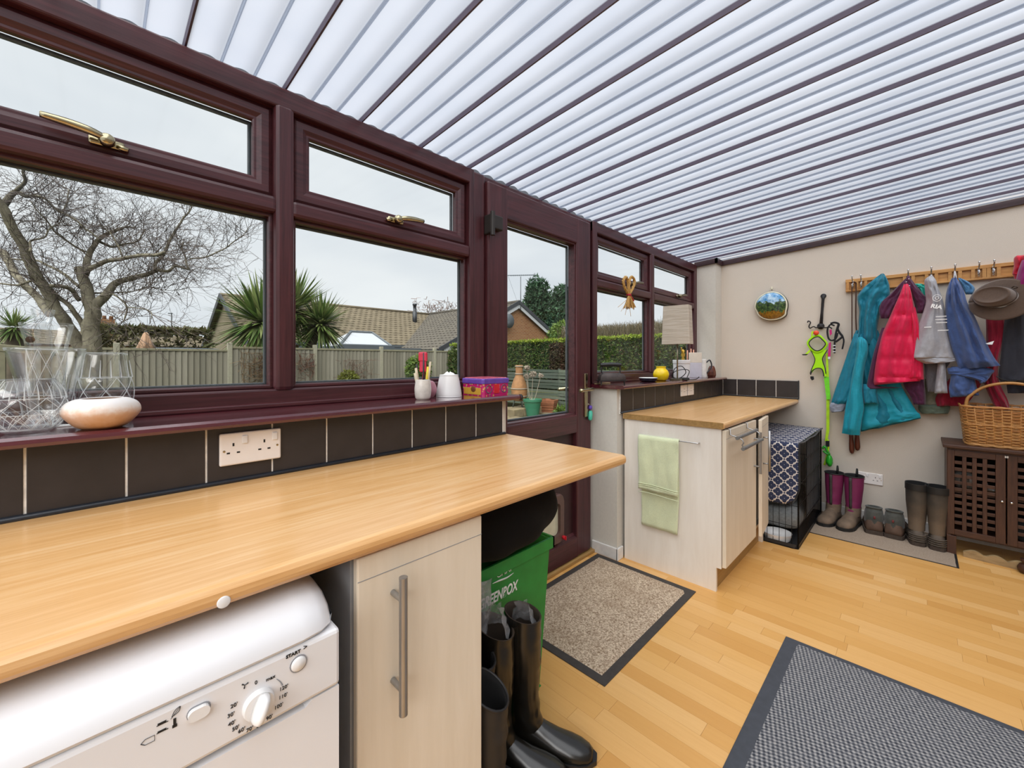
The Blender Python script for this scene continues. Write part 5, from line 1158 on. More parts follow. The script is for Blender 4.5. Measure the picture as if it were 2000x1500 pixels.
_tv = vessel('glass_vase', 'flared glass vase with wide rim, outermost of the nested crystal', 'vase', pt_, wall_prof(smooth_prof([(.034, 0), (.036, .02), (.043, .07), (.052, .12), (.066, .182)], 8), .0028, .014), None); rays_(_tv, pt_, smooth_prof([(.034, 0), (.036, .02), (.043, .07), (.052, .12), (.066, .182)], 8), 12, .02, .12)
q = pt_+Vector((0, 0, .0148)); tv = vessel('glass_vase', 'cut crystal vase standing inside the flared glass vase', 'vase', q, wall_prof(smooth_prof([(.024, 0), (.026, .02), (.029, .07), (.031, .12), (.034, .17), (.044, .225)], 8), .0026, .012), cut(8, .04, .0016, .05, .16, 0)); cut_lines(tv, q, smooth_prof([(.024, 0), (.026, .02), (.029, .07), (.031, .12), (.034, .17), (.044, .225)], 8), 8, .06, .165, 1.5, .0007)
q2 = q+Vector((-.006, 0, .0125)); vessel('glass_decanter', 'slim glass carafe with flared lip rising from the nested vases', 'carafe', q2, wall_prof(smooth_prof([(.014, 0), (.0145, .1), (.0145, .17), (.013, .205), (.014, .222), (.020, .245)], 8), .0022, .01), None)
m = MB().lathe([(0, .0015), (.007, .001), (.0075, 0)], tuple(q+Vector((-.024, -.026, .187))), 16, axis='Y'); plain('sticker', '#3a2a1c', .4); tag(m.build('round_sticker', 'sticker'), 'small dark round sticker on the crystal vase', 'sticker')
p = on(206, 1.455); tv = vessel('glass_vase', 'barrel shaped cut crystal vase behind the peach bowl', 'vase', p, wall_prof(smooth_prof([(.044, 0), (.050, .012), (.053, .05), (.053, .09), (.048, .13), (.042, .172)], 8), .005, .014), cut(8, .050, .0024, .02, .118, 0)); OB = smooth_prof([(.044, 0), (.050, .012), (.053, .05), (.053, .09), (.048, .13), (.042, .172)], 8); cut_lines(tv, p, OB, 8, .014, .112, 1.5); cut_lines(tv, p, OB, 24, .014, .052, 1.5, .0006); rays_(tv, p, OB, 16, .112, .155)
t = NT('peach_glaze'); v = t.coord('Object'); sp = t.n('ShaderNodeSeparateXYZ'); t.l(v, sp.inputs[0]); f = t.noise(v, 45, 4, .6)
k = t.math('ADD', t.math('MULTIPLY', sp.outputs[2], 15), t.math('MULTIPLY', t.math('SUBTRACT', f, .5), .7)); t.bsdf(t.ramp(k, [(.1, '#c99a6c'), (.5, '#d8b79f'), (.75, '#e4ddd6'), (1, '#e2dedb')]), .5, 0, f, .15)
p = on(200, 1.333); vessel('ceramic_bowl', 'squat peach and white glazed pottery bowl on the sill edge', 'bowl', p, wall_prof(smooth_prof([(.032, 0), (.046, .008), (.0635, .030), (.0665, .044), (.060, .058), (.046, .0665), (.038, .067)], 8), .004, .008), None, 'peach_glaze')
B0 = MB().rbox(-.062, -.02, 1.415, 1.435, ZS, ZS+.004, .001); tag(B0.build('paper_slip', 'ink_white'), 'folded slip of white paper beside the peach bowl', 'paper')
# brush pot, plastic ball, tissue roll, tin
p = on(826, 1.40); bp_ = thing('brush_jar', 'small jar stuffed with brushes and sticks on the sill', 'jar', tuple(p)); plain('milky_glass', '#cfc9c0', .2, var=.15); plain('brush_red', '#c02a3a', .4); plain('brush_yellow', '#d8c23a', .5); plain('brush_dark', '#2c2e33', .5); plain('brush_tan', '#c2b59a', .6); plain('tube_pink', '#c8324a', .35); plain('brush_slate', '#4a5260', .5)
m = MB(); m.capl = False; m.lathe(wall_prof(smooth_prof([(.024, 0), (.030, .010), (.033, .04), (.030, .068), (.0285, .078)], 6), .003, .006), tuple(p), 28); m.build('pot', 'milky_glass', bp_, True)
for i, (dx, dy, lean, hgt, r, mm) in enumerate(((-.018, 0, -.20, .125, .007, 'brush_tan'), (-.014, .008, -.12, .14, .004, 'brush_dark'), (-.020, -.006, -.30, .105, .009, 'brush_tan'), (0, -.004, .02, .185, .004, 'brush_dark'), (.006, .006, .05, .16, .006, 'brush_red'), (.010, -.008, .10, .13, .006, 'brush_yellow'), (.014, .004, .18, .125, .005, 'brush_dark'), (.017, -.004, .22, .15, .006, 'brush_tan'), (.004, -.012, .03, .08, .010, 'brush_slate'))):
    dv = RT*lean*.4; a = p+RT*dx*.6+Vector((0, dy, .010)); b = p+RT*(dx*1.1)+dv*.10+Vector((0, dy, hgt)); MB().tube([a, a+(b-a)*.6, b], [r*.7, r, r*.8], 6).build('brush', mm, bp_, True)
MB().rbox(-.0135, .0135, -.008, .008, 0, .075, .005).xform(Matrix.Translation(p+Vector((.003, .004, .108))) @ Matrix.Rotation(math.radians(-42), 4, 'Z')).build('tube_body', 'tube_pink', bp_); MB().rbox(-.017, .017, -.010, .010, 0, .038, .005).xform(Matrix.Translation(p+Vector((.003, .004, .150))) @ Matrix.Rotation(math.radians(-42), 4, 'Z')).build('tube_cap', 'tube_pink', bp_)
t = NT('pink_clear'); b = t.bsdf('#e8a8b8', .1); b.inputs['Transmission Weight'].default_value = .5; b.inputs['IOR'].default_value = 1.2
p = on(839, 1.445); m = MB(); m.capl = False; m.lathe(smooth_prof([(.001, 0), (.016, .002), (.029, .024), (.028, .045), (.018, .066), (.001, .072)], 6), tuple(p), 24); tag(m.build('pink_bauble', 'pink_clear', None, True), 'clear pink egg-shaped pot behind the brush jar', 'pot')
p = on(877, 1.43); ts = thing('tissue_dispenser', 'white cone-shaped tissue roll dispenser on the sill', 'dispenser', tuple(p)); plain('tissue', '#f3f2f0', .95)
m = MB(); m.capl = False; m.lathe(smooth_prof([(.001, .0), (.050, .001), (.0535, .004), (.0525, .02), (.046, .06), (.040, .088), (.037, .094), (.001, .094)], 5), tuple(p), 40); m.build('cone', 'white_plastic', ts, True); MB().lathe([(.0005, 0), (.0515, 0), (.0535, .003), (.0005, .003)], tuple(p+Vector((0, 0, .0001))), 40).build('base_ring', 'carcass_grey', ts, True)
m = MB(); P = []
for i in range(9):
    r = []
    for j in range(25): a = 2*PI*j/24; rr = .028-.0028*i+.002*math.sin(a*3+i); r.append((p.x+rr*math.cos(a), p.y+rr*math.sin(a), p.z+.092+.0016*i+.003*math.sin(a*2+1+i*.3)))
    P.append(r)
m.grid(P); m.build('tissue_end', 'tissue', ts, True)
t = NT('tin_print'); v = t.coord('Object'); n1 = t.noise(v, 34, 2, .5, .8); vo = t.n('ShaderNodeTexVoronoi'); vo.inputs['Scale'].default_value = 70; t.l(v, vo.inputs['Vector'])
c = t.mix(t.math('LESS_THAN', vo.outputs['Distance'], .33), '#b81762', t.ramp(n1, [(.3, '#2f5aa8'), (.5, '#d8b24a'), (.7, '#8a1d7a')])); t.bsdf(c, .3)
plain('tin_lid', '#6a4aa8', .25, .2, var=.15); plain('tin_lid_top', '#b5566a', .3, var=.4, scale=50); plain('biscuit_brown', '#6b3a1a', .6, var=.3, scale=60); plain('tin_gold', '#c79a3a', .35)
tn = thing('biscuit_tin', 'pink and purple printed biscuit tin at the sill end', 'tin', (1.255, 1.425, ZS))
TP = [(1.180, 1.350), (1.188, 1.340), (1.330, 1.340), (1.338, 1.350), (1.338, 1.478), (1.330, 1.486), (1.188, 1.486), (1.180, 1.478)]
MB().prism(TP, lambda u, v, d: (u, v, d), ZS, ZS+.058).build('tin_body', 'tin_print', tn)
cxx, cyy = 1.259, 1.413; sc_ = lambda k: [(cxx+(a-cxx)*k, cyy+(b-cyy)*k) for a, b in TP]
MB().loft([[(a, b, z) for a, b in sc_(k)] for k, z in ((1.03, ZS+.052), (1.04, ZS+.056), (1.04, ZS+.070), (1.02, ZS+.074), (.98, ZS+.075))]).build('lid', 'tin_lid', tn); MB().loft([[(a, b, z) for a, b in sc_(k)] for k, z in ((.97, ZS+.0745), (.9, ZS+.078), (.5, ZS+.080))]).build('lid_print', 'tin_lid_top', tn)
MB().rbox(1.1785, 1.181, 1.356, 1.472, ZS+.004, ZS+.034, .0008).build('gold_panel', 'tin_gold', tn); MB().ball((1.1785, 1.405, ZS+.028), .017, 14, 8, squash=(.12, 1, .8)).build('biscuit_picture', 'biscuit_brown', tn, True)
MB().rbox(1.243, 1.275, 1.3385, 1.3405, ZS+.008, ZS+.048, .0006).build('red_badge', 'red_plastic', tn)
for cx_ in (1.212, 1.305): MB().tube([(cx_+.017*math.cos(q_), 1.3395, ZS+.028+.017*math.sin(q_)) for q_ in [2*PI*j_/20 for j_ in range(20)]], .0018, 5, closed=True).build('print_ring', 'brush_slate', tn)

# ================================================================== ON THE RIGHT SILL
plain('cast_iron', '#4a4240', .6, .4, var=.3, scale=40, bstr=.4); plain('iron_black', '#1b1a1c', .45)
p = on(1193, 1.40); fi = thing('flat_iron', 'antique cast flat iron on a little footed stand on the right sill', 'flat iron', tuple(p)); a0 = math.radians(-45)
MI = Matrix.Translation(p) @ Matrix.Rotation(a0, 4, 'Z')
def L_(m, n, mm, sm=True): m.xform(MI); return m.build(n, mm, fi, sm, auto=40)
sh = lambda k: [(.098*k+.0, 0), (.07*k, .026*k), (.0, .044*k), (-.075*k, .046*k), (-.082*k, .0), (-.075*k, -.046*k), (0, -.044*k), (.07*k, -.026*k)]
L_(MB().prism([(x*1.12, y*1.15) for x, y in sh(1)], lambda u, v, d: (u, v, d), .024, .029), 'stand', 'iron_black')
for q in ((.085, 0), (-.07, .045), (-.07, -.045)): L_(MB().tube([(q[0], q[1], .026), (q[0]*1.03, q[1]*1.03, 0)], [.0055, .004], 8), 'stand_leg', 'iron_black')
L_(MB().loft([[(x, y, z) for x, y in sh(k)] for k, z in ((.98, .029), (1, .034), (.97, .050), (.88, .064), (.66, .074))]), 'iron_body', 'cast_iron')
L_(MB().tube(curve([(.045, 0, .068), (.058, 0, .078), (.060, 0, .10), (.056, 0, .122)], 4), .0048, 8), 'handle_post', 'iron_black'); L_(MB().tube(curve([(-.045, 0, .068), (-.058, 0, .078), (-.060, 0, .10), (-.056, 0, .122)], 4), .0048, 8), 'handle_post', 'iron_black')
L_(MB().tube([(-.066, 0, .126), (-.05, 0, .127), (0, 0, .129), (.05, 0, .127), (.066, 0, .126)], [.010, .0125, .0135, .0125, .010], 12), 'grip', 'iron_black')
p = on(1180, 1.49); tag(MB().rbox(p.x-.10, p.x+.06, 1.478, 1.502, ZS, ZS+.006, .002).build('wood_slip', 'pale_carving'), 'thin pale wooden slip lying behind the flat iron', 'wood')
p = on(1266, 1.41); dsh = thing('dark_dish', 'small dark blue dish with white inside on the right sill', 'dish', tuple(p)); plain('navy_glaze', '#1c1d2e', .25)
m = MB(); m.capl = False; m.lathe([(.0005, 0), (.045, 0), (.058, .006), (.066, .028)], tuple(p), 28); m.build('outside', 'navy_glaze', dsh, True); m = MB(); m.capl = False; m.lathe([(.066, .028), (.062, .029), (.055, .010), (.0005, .006)], tuple(p), 28); m.build('inside', 'ink_white', dsh, True)
plain('yellow_glaze', '#e3c20d', .2, var=.12, scale=25); p = on(1291, 1.40); vessel('yellow_pot', 'bright yellow round glazed pot on the right sill', 'pot', p, wall_prof(smooth_prof([(.032, 0), (.045, .010), (.058, .042), (.052, .072), (.036, .092), (.034, .100), (.038, .108)], 6), .004, .008), None, 'yellow_glaze', 32)
plain('shade_paper', '#d5cabb', .9, var=.05, scale=20, stretch=(1, 1, 14), bstr=.6, bdist=.004); t = NT('shade_rice'); v = t.coord('Object', (2, 2, 60)); f = t.noise(v, 3, 2, .5, .6); pb = t.n('ShaderNodeBsdfPrincipled'); c = t.ramp(f, [(.35, '#cdc1b0'), (.65, '#ddd3c5')]); t.l(c, pb.inputs['Base Color']); pb.inputs['Roughness'].default_value = .9
tl = t.n('ShaderNodeBsdfTranslucent'); t.l(c, tl.inputs['Color']); mx = t.n('ShaderNodeMixShader'); mx.inputs[0].default_value = .3; bpn = t.n('ShaderNodeBump'); bpn.inputs['Strength'].default_value = .7; bpn.inputs['Distance'].default_value = .004; t.l(f, bpn.inputs['Height']); t.l(bpn.outputs[0], pb.inputs['Normal']); t.l(pb.outputs[0], mx.inputs[1]); t.l(tl.outputs[0], mx.inputs[2]); t.l(mx.outputs[0], t.out.inputs['Surface'])
p = on(1323, 1.335); lp = thing('table_lamp', 'table lamp with boxy pleated paper shade on the right sill', 'lamp', tuple(p)); ML = Matrix.Translation(p) @ Matrix.Rotation(math.radians(7), 4, 'Z')
dlam = (p-C0).length; z0 = wy(1320, 672, 1.335).z; z1 = wy(1320, 597, 1.335).z
Ps = []
for i in range(31):
    u = i/30; k = 1-.10*u; z = z0+(z1-z0)*u-p.z; Ps.append([(a*k+.0, b*k, z+.0015*fbm(a*20, u*20)) for a, b in rrect(-.055, .055, -.105, .105, .006, 2)])
m = MB(); m.loft(Ps, cap=False); m.xform(ML); o = m.build('shade', 'shade_rice', lp); md = o.modifiers.new('thick', 'SOLIDIFY'); md.thickness = .002
m = MB().tube([(0, 0, .012), (0, 0, z0-p.z+.06)], .0055, 10); m.xform(ML); m.build('stem', 'pewter', lp, True)
m = MB().prism(rrect(-.045, .045, -.045, .045, .006, 2), lambda u, v, d: (u, v, d), 0, .014); m.xform(ML); m.build('base', 'pewter', lp)
m = MB(); m.tube([(0, -.05, z0-p.z+.055), (0, .05, z0-p.z+.055)], .002, 5); m.tube([(-.05, 0, z0-p.z+.055), (.05, 0, z0-p.z+.055)], .002, 5); m.tube([(0, -.1, z0-p.z+.055), (0, .1, z0-p.z+.055)], .002, 5); m.xform(ML); m.build('shade_carrier', 'pewter', lp)
# storage tubs, box, jugs, bits
plain('enamel_white', '#e4e3e4', .35, var=.03); plain('pale_lilac', '#c6c2cc', .5, var=.04); plain('cream_box', '#d8ccbd', .6, var=.05)
p = on(1331, 1.452); vessel('storage_tub', 'round white enamel tub behind the lamp stem', 'tub', p, wall_prof(smooth_prof([(.062, 0), (.066, .01), (.067, .08), (.068, .128), (.0705, .130), (.0705, .158)], 4), .003, .004), None, 'enamel_white', 36)
plain('gold_figure', '#c9a347', .3, .8, var=.2); p2 = on(1334, 1.455, ZS+.0045); 
fg = thing('gold_ornament', 'tiny gold figure perched in the white enamel tub', 'ornament', tuple(p2)); m = MB().lathe([(.0005, 0), (.016, 0), (.010, .02), (.008, .12), (.014, .16), (.010, .175), (.018, .20), (.012, .215), (.016, .235), (.0005, .25)], tuple(p2), 12); m.tube(curve([p2+Vector((0, 0, .2)), p2+Vector((-.03, .0, .235)), p2+Vector((-.035, 0, .262))], 4), .005, 6); m.build('figure', 'gold_figure', fg, True)
p = on(1358, 1.43); bx_ = thing('storage_box', 'tall pale box with cream upper half behind the cable', 'box', tuple(p)); MBx = Matrix.Translation(p) @ Matrix.Rotation(math.radians(20), 4, 'Z')
for nm, mm, za, zb, k in (('lower_half', 'pale_lilac', 0, .135, .052), ('lid', 'cream_box', .135, .225, .053)): m = MB().rbox(-.045, .045, -k, k, za, zb, .003); m.xform(MBx); m.build(nm, mm, bx_)
plain('jug_glaze', '#d9d6d2', .25, var=.12, scale=20); plain('jug_handle_dark', '#22252f', .35)
def jug(label, px, Y, h, r, hm, hh, flip=1):
    p = on(px, Y); t = thing('jug', label, 'jug', tuple(p)); m = MB(); m.capl = False; m.lathe(wall_prof(smooth_prof([(r*.9, 0), (r, h*.15), (r*.92, h*.7), (r*.9, h)], 5), .003, .006), tuple(p), 28); m.build('body', 'jug_glaze', t, True)
    d = RT*flip; MB().tube(curve([p+d*r*.9+Vector((0, 0, h*.82)), p+d*(r+.030)+Vector((0, 0, h*.95*hh)), p+d*(r+.045)+Vector((0, 0, h*.6)), p+d*(r*.95)+Vector((0, 0, h*.22))], 5), .006, 8).build('handle', hm, t, True)
jug('white jug with dark curved handle beside the pale box', 1374, 1.36, .165, .026, 'jug_handle_dark', 1.0); jug('taller white jug with white handle against the pier', 1378, 1.465, .215, .028, 'enamel_white', 1.1)
p = on(1390, 1.36); m = MB().loft([[(p.x+.001*0+a, p.y+b, ZS+z) for a, b in [(.045*k*math.cos(q), .032*k*math.sin(q)+.01*math.sin(q*3)) for q in [2*PI*j/14 for j in range(14)]]] for k, z in ((.8, 0), (1, .02), (.95, .05), (.7, .085), (.35, .105))]); tag(m.build('driftwood', 'handle_wood'), 'small lump of brown carved wood at the sill end', 'ornament')
p = on(1334, 1.306); cbk = thing('charging_cable', 'black charger with coiled cable in front of the white tub', 'cable', tuple(p)); m = MB(); MBc = Matrix.Translation(p) @ Matrix.Rotation(math.radians(22), 4, 'Z')
MB().rbox(-.022, .022, -.045, .025, 0, .022, .004).xform(MBc).build('adapter', 'rubber_black', cbk); MB().rbox(-.020, .020, .02, .085, 0, .010, .003).xform(MBc).build('white_plug', 'ink_white', cbk)
m = MB(); m.tube(curve([(0, .02, .01), (-.01, .07, .02), (-.02, .06, .09), (0, .01, .11), (.01, -.02, .06), (0, .03, .015), (-.01, .08, .03), (-.015, .055, .07), (0, -.01, .085), (.005, -.045, .07), (0, -.03, .012), (0, -.09, .010), (-.005, -.115, .03)], 6), .0032, 6); m.xform(MBc); m.build('cord', 'rubber_black', cbk, True)
plain('pink_wax', '#d79a80', .5); 
for k, (px, h) in enumerate(((1347, .012), (1354, .028), (1359, .020))):
    pp = on(px, 1.47, ZS+0); m = MB().tube([(pp.x, pp.y+.02, ZS), (pp.x, pp.y+.02, ZS+.235+h)], [.006, .005], 8); tag(m.build('candle', 'pink_wax', None, True), ['shortest of three slim pink sticks behind the pale box', 'tallest of three slim pink sticks behind the pale box', 'middle sized slim pink stick behind the pale box'][k], 'stick')
# corn dolly on the window handle
plain('straw', '#b98f4c', .6, var=.25, scale=80, bstr=.3); plain('ribbon_red', '#b51534', .5)
cd = thing('corn_dolly', 'plaited straw corn dolly with red ribbon hanging from the window handle', 'ornament', tuple(wy(1228, 600, 1.46))); Yc = 1.462
def wpt(a, b): return wy(a, b, Yc)
for sgn in (-1, 1):
    base = curve([wpt(1228, 576), wpt(1228+sgn*8, 562), wpt(1228+sgn*11, 549), wpt(1228+sgn*6, 541), wpt(1228+sgn*1.5, 549), wpt(1228, 574)], 5)
    for ph in (0, PI*2/3, PI*4/3): MB().tube([b+RT*.006*math.cos(i*.9+ph)+Vector((0, 0, .006*math.sin(i*.9+ph))) for i, b in enumerate(base)], .0055, 6).build('plait', 'straw', cd, True)
m = MB()
for i in range(46):
    a = random.uniform(-1, 1); s0 = wpt(1229+a*2, 578); L_l = random.uniform(.8, 1.0); e = wpt(1229+a*11, 578+26*L_l); m.tube([s0+FW*random.uniform(-.012, .012), e+FW*random.uniform(-.03, .03)], [.0035, .0028], 4)
for (xa, ya) in ((1207, 600), (1213, 608), (1221, 615), (1232, 618)): m.tube([wpt(1228, 582), wpt(xa, ya)], .0016, 4)
o = m.build('straw_tassel', 'straw', cd); o['kind'] = 'stuff'
MB().tube([wpt(1228, 576)+Vector((.012*math.cos(q), .012*math.sin(q), 0)) for q in [2*PI*j/12 for j in range(12)]], .007, 6, closed=True).build('ribbon', 'ribbon_red', cd, True); cord_ = MB().tube(curve([wpt(1231, 577), wpt(1235, 582), wpt(1238, 588)], 4), .004, 6).build('ribbon_tail', 'ribbon_red', cd, True)
# key fob
plain('fob_teal', '#4fc0a5', .35); plain('fob_purple', '#5c3fa6', .4); kf = thing('key_fob', 'turquoise and purple key fob hanging from the door lock', 'key fob', tuple(wy(1153, 820, 1.488)))
for n_, mm, a, b, r in (('tag', 'fob_teal', 802, 821, .014), ('clip', 'fob_purple', 792, 800, .012)):
    p0, p1 = wy(1153.5, a, 1.487), wy(1152.5, b, 1.487); MB().tube([p0, p0+(p1-p0)*.15, p0+(p1-p0)*.5, p0+(p1-p0)*.85, p1], [r*.5, r*.95, r, r*.95, r*.5], 12).build(n_, mm, kf, True)
MB().tube([wy(1147, 790, 1.495), wy(1150, 789, 1.488), wy(1153, 793, 1.487)], .0025, 6).build('key', 'chrome', kf, True)
# ================================================================== THE GARDEN BEYOND THE GLASS
GZ = -.20
carpet('lawn', '#2c341a', '#565636', 30, 60, '#4a4632')
m = MB().prism([(-60, 1.60), (80, 1.60), (80, 90), (-60, 90)], lambda u, v, d: (u, v, d), GZ-.3, GZ); struct(m.build('ground', 'lawn'), 'mossy garden ground outside the windows', 'ground')
m = MB().box(-1.7, 4.4, 1.60, 1.615, GZ, ZS-.03); struct(m.build('wall_outer', 'plaster_house'), 'outer skin of the low wall under the windows', 'wall') if False else None
# ---- featheredge fence
def rnd_mat(name, cols, rough=.85, stretch=(8, 8, .5), scale=7, bstr=.3):
    t = NT(name); oi = t.n('ShaderNodeObjectInfo'); v = t.coord('Object', stretch); f = t.noise(v, scale, 4, .6)
    c = t.ramp(oi.outputs['Random'], [(i/(len(cols)-1), dim_ext(c)) for i, c in enumerate(cols)]); c = t.mix(t.math('MULTIPLY', f, .6), c, '#44433a')
    t.bsdf(c, rough, 0, f, bstr, .004, .2); return t.m
rnd_mat('fence_board', ['#b0a894', '#c2baa6', '#d0c8b4', '#a09a88']); plain('fence_cap', '#a59e80', k=EXT, rough=.9, var=.15, scale=10); plain('concrete_post', '#c3bda4', k=EXT, rough=.9, var=.12, scale=25, bstr=.4)
FY = 11.6; posts = [2.24+1.93*k for k in range(-3, 4)]+[9.0]
plab = ['concrete fence post furthest left, behind the bare tree', 'concrete fence post seen past the crystal vases', 'concrete fence post left of the barrel vase', 'tall concrete fence post in front of the gabled house and palm', 'concrete fence post right of the palm', 'concrete fence post below the glass lantern roof', 'concrete fence post right of the brush jar', 'concrete fence post at the hedge corner']
for x, lb in zip(posts, plab):
    m = MB().rbox(x-.05, x+.05, FY-.055, FY+.045, GZ, 1.66 if x > 2 else 1.60, .012); tag(m.build('concrete_post', 'concrete_post'), lb, 'post', 'concrete posts of the garden fence')
bm_ = MB(); bm_.add([(-.062, 0, 0), (.062, -.030, 0), (.062, 0, 0), (-.062, .006, 0), (-.062, 0, 1), (.062, -.030, 1), (.062, 0, 1), (-.062, .006, 1)], [(0, 3, 2, 1), (4, 5, 6, 7), (0, 1, 5, 4), (1, 2, 6, 5), (2, 3, 7, 6), (3, 0, 4, 7)])
bme = bm_.mesh('fence_board'); bme.materials.append(mt('fence_board'))
flab = ['weathered fence panel at the far left behind the tree', 'weathered fence panel behind the crystal on the sill', 'weathered fence panel seen between the barrel vase and the tall post', 'weathered fence panel overgrown with dry climber', 'weathered fence panel right of the palm post', 'weathered fence panel behind the brush jar', 'short weathered fence panel beside the hedge']
for i, (a, b) in enumerate(zip(posts, posts[1:])):
    top = 1.545 if a > 2 else 1.47
    t = thing('fence_panel', flab[i], 'fence', ((a+b)/2, FY, GZ), group='featheredge panels of the garden fence')
    n = max(2, round((b-a-.1)/.108)); stp = (b-a-.1)/n
    for k in range(n):
        o = bpy.data.objects.new('board', bme); COL.objects.link(o); o.parent = t; o.location = (a+.05+stp*(k+.5)-(a+b)/2, 0, .02); o.scale = (1, 1, top-GZ-.03); o.rotation_euler = (0, 0, random.uniform(-.02, .02))
    B('cap_rail', 'fence_cap', t, (a+.05, b-.05, FY-.04, FY+.03, top-.02, top+.03), .006)
def tangle(name, label, cat, cx, cz, w, h, n, mat, y=FY-.12, r=.004, up=.3, kind='stuff'):
    t = thing(name, label, cat, (cx, y, cz-h/2)); m = MB()
    for i in range(n):
        p = Vector((cx+random.gauss(0, w*.28), y+random.uniform(-.08, .05), cz+random.gauss(0, h*.28))); d = Vector((random.gauss(0, 1), random.gauss(0, .25), random.gauss(up, 1))).normalized(); pts = [p]
        for k in range(6):
            d = (d+Vector((random.gauss(0, .45), random.gauss(0, .12), random.gauss(-.05, .45)))).normalized(); p = p+d*.09
            p.x = max(cx-w/2, min(cx+w/2, p.x)); p.z = max(cz-h/2, min(cz+h/2, p.z)); pts.append(p.copy())
        m.tube(pts, [r*(1-.1*k) for k in range(7)], 3, cap=False)
    o = m.build('stems', mat, t); o['kind'] = kind; return t
leafy('dry_stems', ['#6e5236', '#8f7048', '#a88a5c', '#7b4a34']); leafy('red_stems', ['#6a3a2c', '#80503c', '#9a7050'])
tangle('dry_climber', 'tangle of dry brown climber on the fence left of the mullion', 'plant', 2.98, 1.05, 1.05, .75, 260, 'dry_stems', r=.0055)
tangle('dry_climber', 'reddish bare climber on trellis right of the mullion', 'plant', 3.92, 1.06, .36, .72, 60, 'red_stems', r=.006)
tangle('bare_shrub', 'small bare twiggy shrub at the foot of the middle fence panel', 'shrub', 5.3, .85, .9, .8, 70, 'red_stems', r=.0045, up=1)
def leaves(m, n, sampler, size, asp=.5, cup=0):
    for _ in range(n):
        p, nrm = sampler(); d = Vector((random.gauss(0, 1), random.gauss(0, 1), random.gauss(0, 1))); d = (d+nrm*.8).normalized(); s = size*random.uniform(.6, 1.3)
        w = d.cross(Vector((random.gauss(0, 1), random.gauss(0, 1), random.gauss(0, 1)))).normalized()*s*asp
        b = len(m.v); m.v += [tuple(p-w), tuple(p+d*s*.6-w*.3), tuple(p+d*s*1.4), tuple(p+w)]; m.f.append((b, b+1, b+2, b+3)); m.mi.append(0)
    return m
def blob(c, r):
    def s():
        v = Vector((random.gauss(0, 1), random.gauss(0, 1), random.gauss(0, 1))).normalized(); k = random.uniform(.55, 1.0); return Vector((c[0]+v.x*r[0]*k, c[1]+v.y*r[1]*k, c[2]+v.z*r[2]*k)), v
    return s
leafy('shrub_green', ['#507030', '#789a3c', '#9cb452', '#608038']); leafy('shrub_gold', ['#7f8a30', '#a0a545', '#8d8f4c'])
t = thing('garden_shrub', 'rounded green shrub by the fence behind the brush jar', 'shrub', (7.15, 11.2, GZ)); m = MB(); leaves(m, 1500, blob((7.15, 11.2, .95), (.42, .35, .48)), .07); o = m.build('foliage', 'shrub_green', t); o['kind'] = 'stuff'; MB().tube([(7.15, 11.2, GZ), (7.15, 11.2, .8)], .03, 6).build('stem', 'dry_stems', t)
t = thing('garden_shrub', 'low yellow-green shrub at the foot of the fence', 'shrub', (4.95, 11.3, GZ)); m = MB(); leaves(m, 700, blob((4.95, 11.3, .72), (.28, .2, .25)), .06); o = m.build('foliage', 'shrub_gold', t); o['kind'] = 'stuff'; MB().tube([(4.95, 11.3, GZ), (4.95, 11.3, .6)], .02, 6).build('stem', 'dry_stems', t)

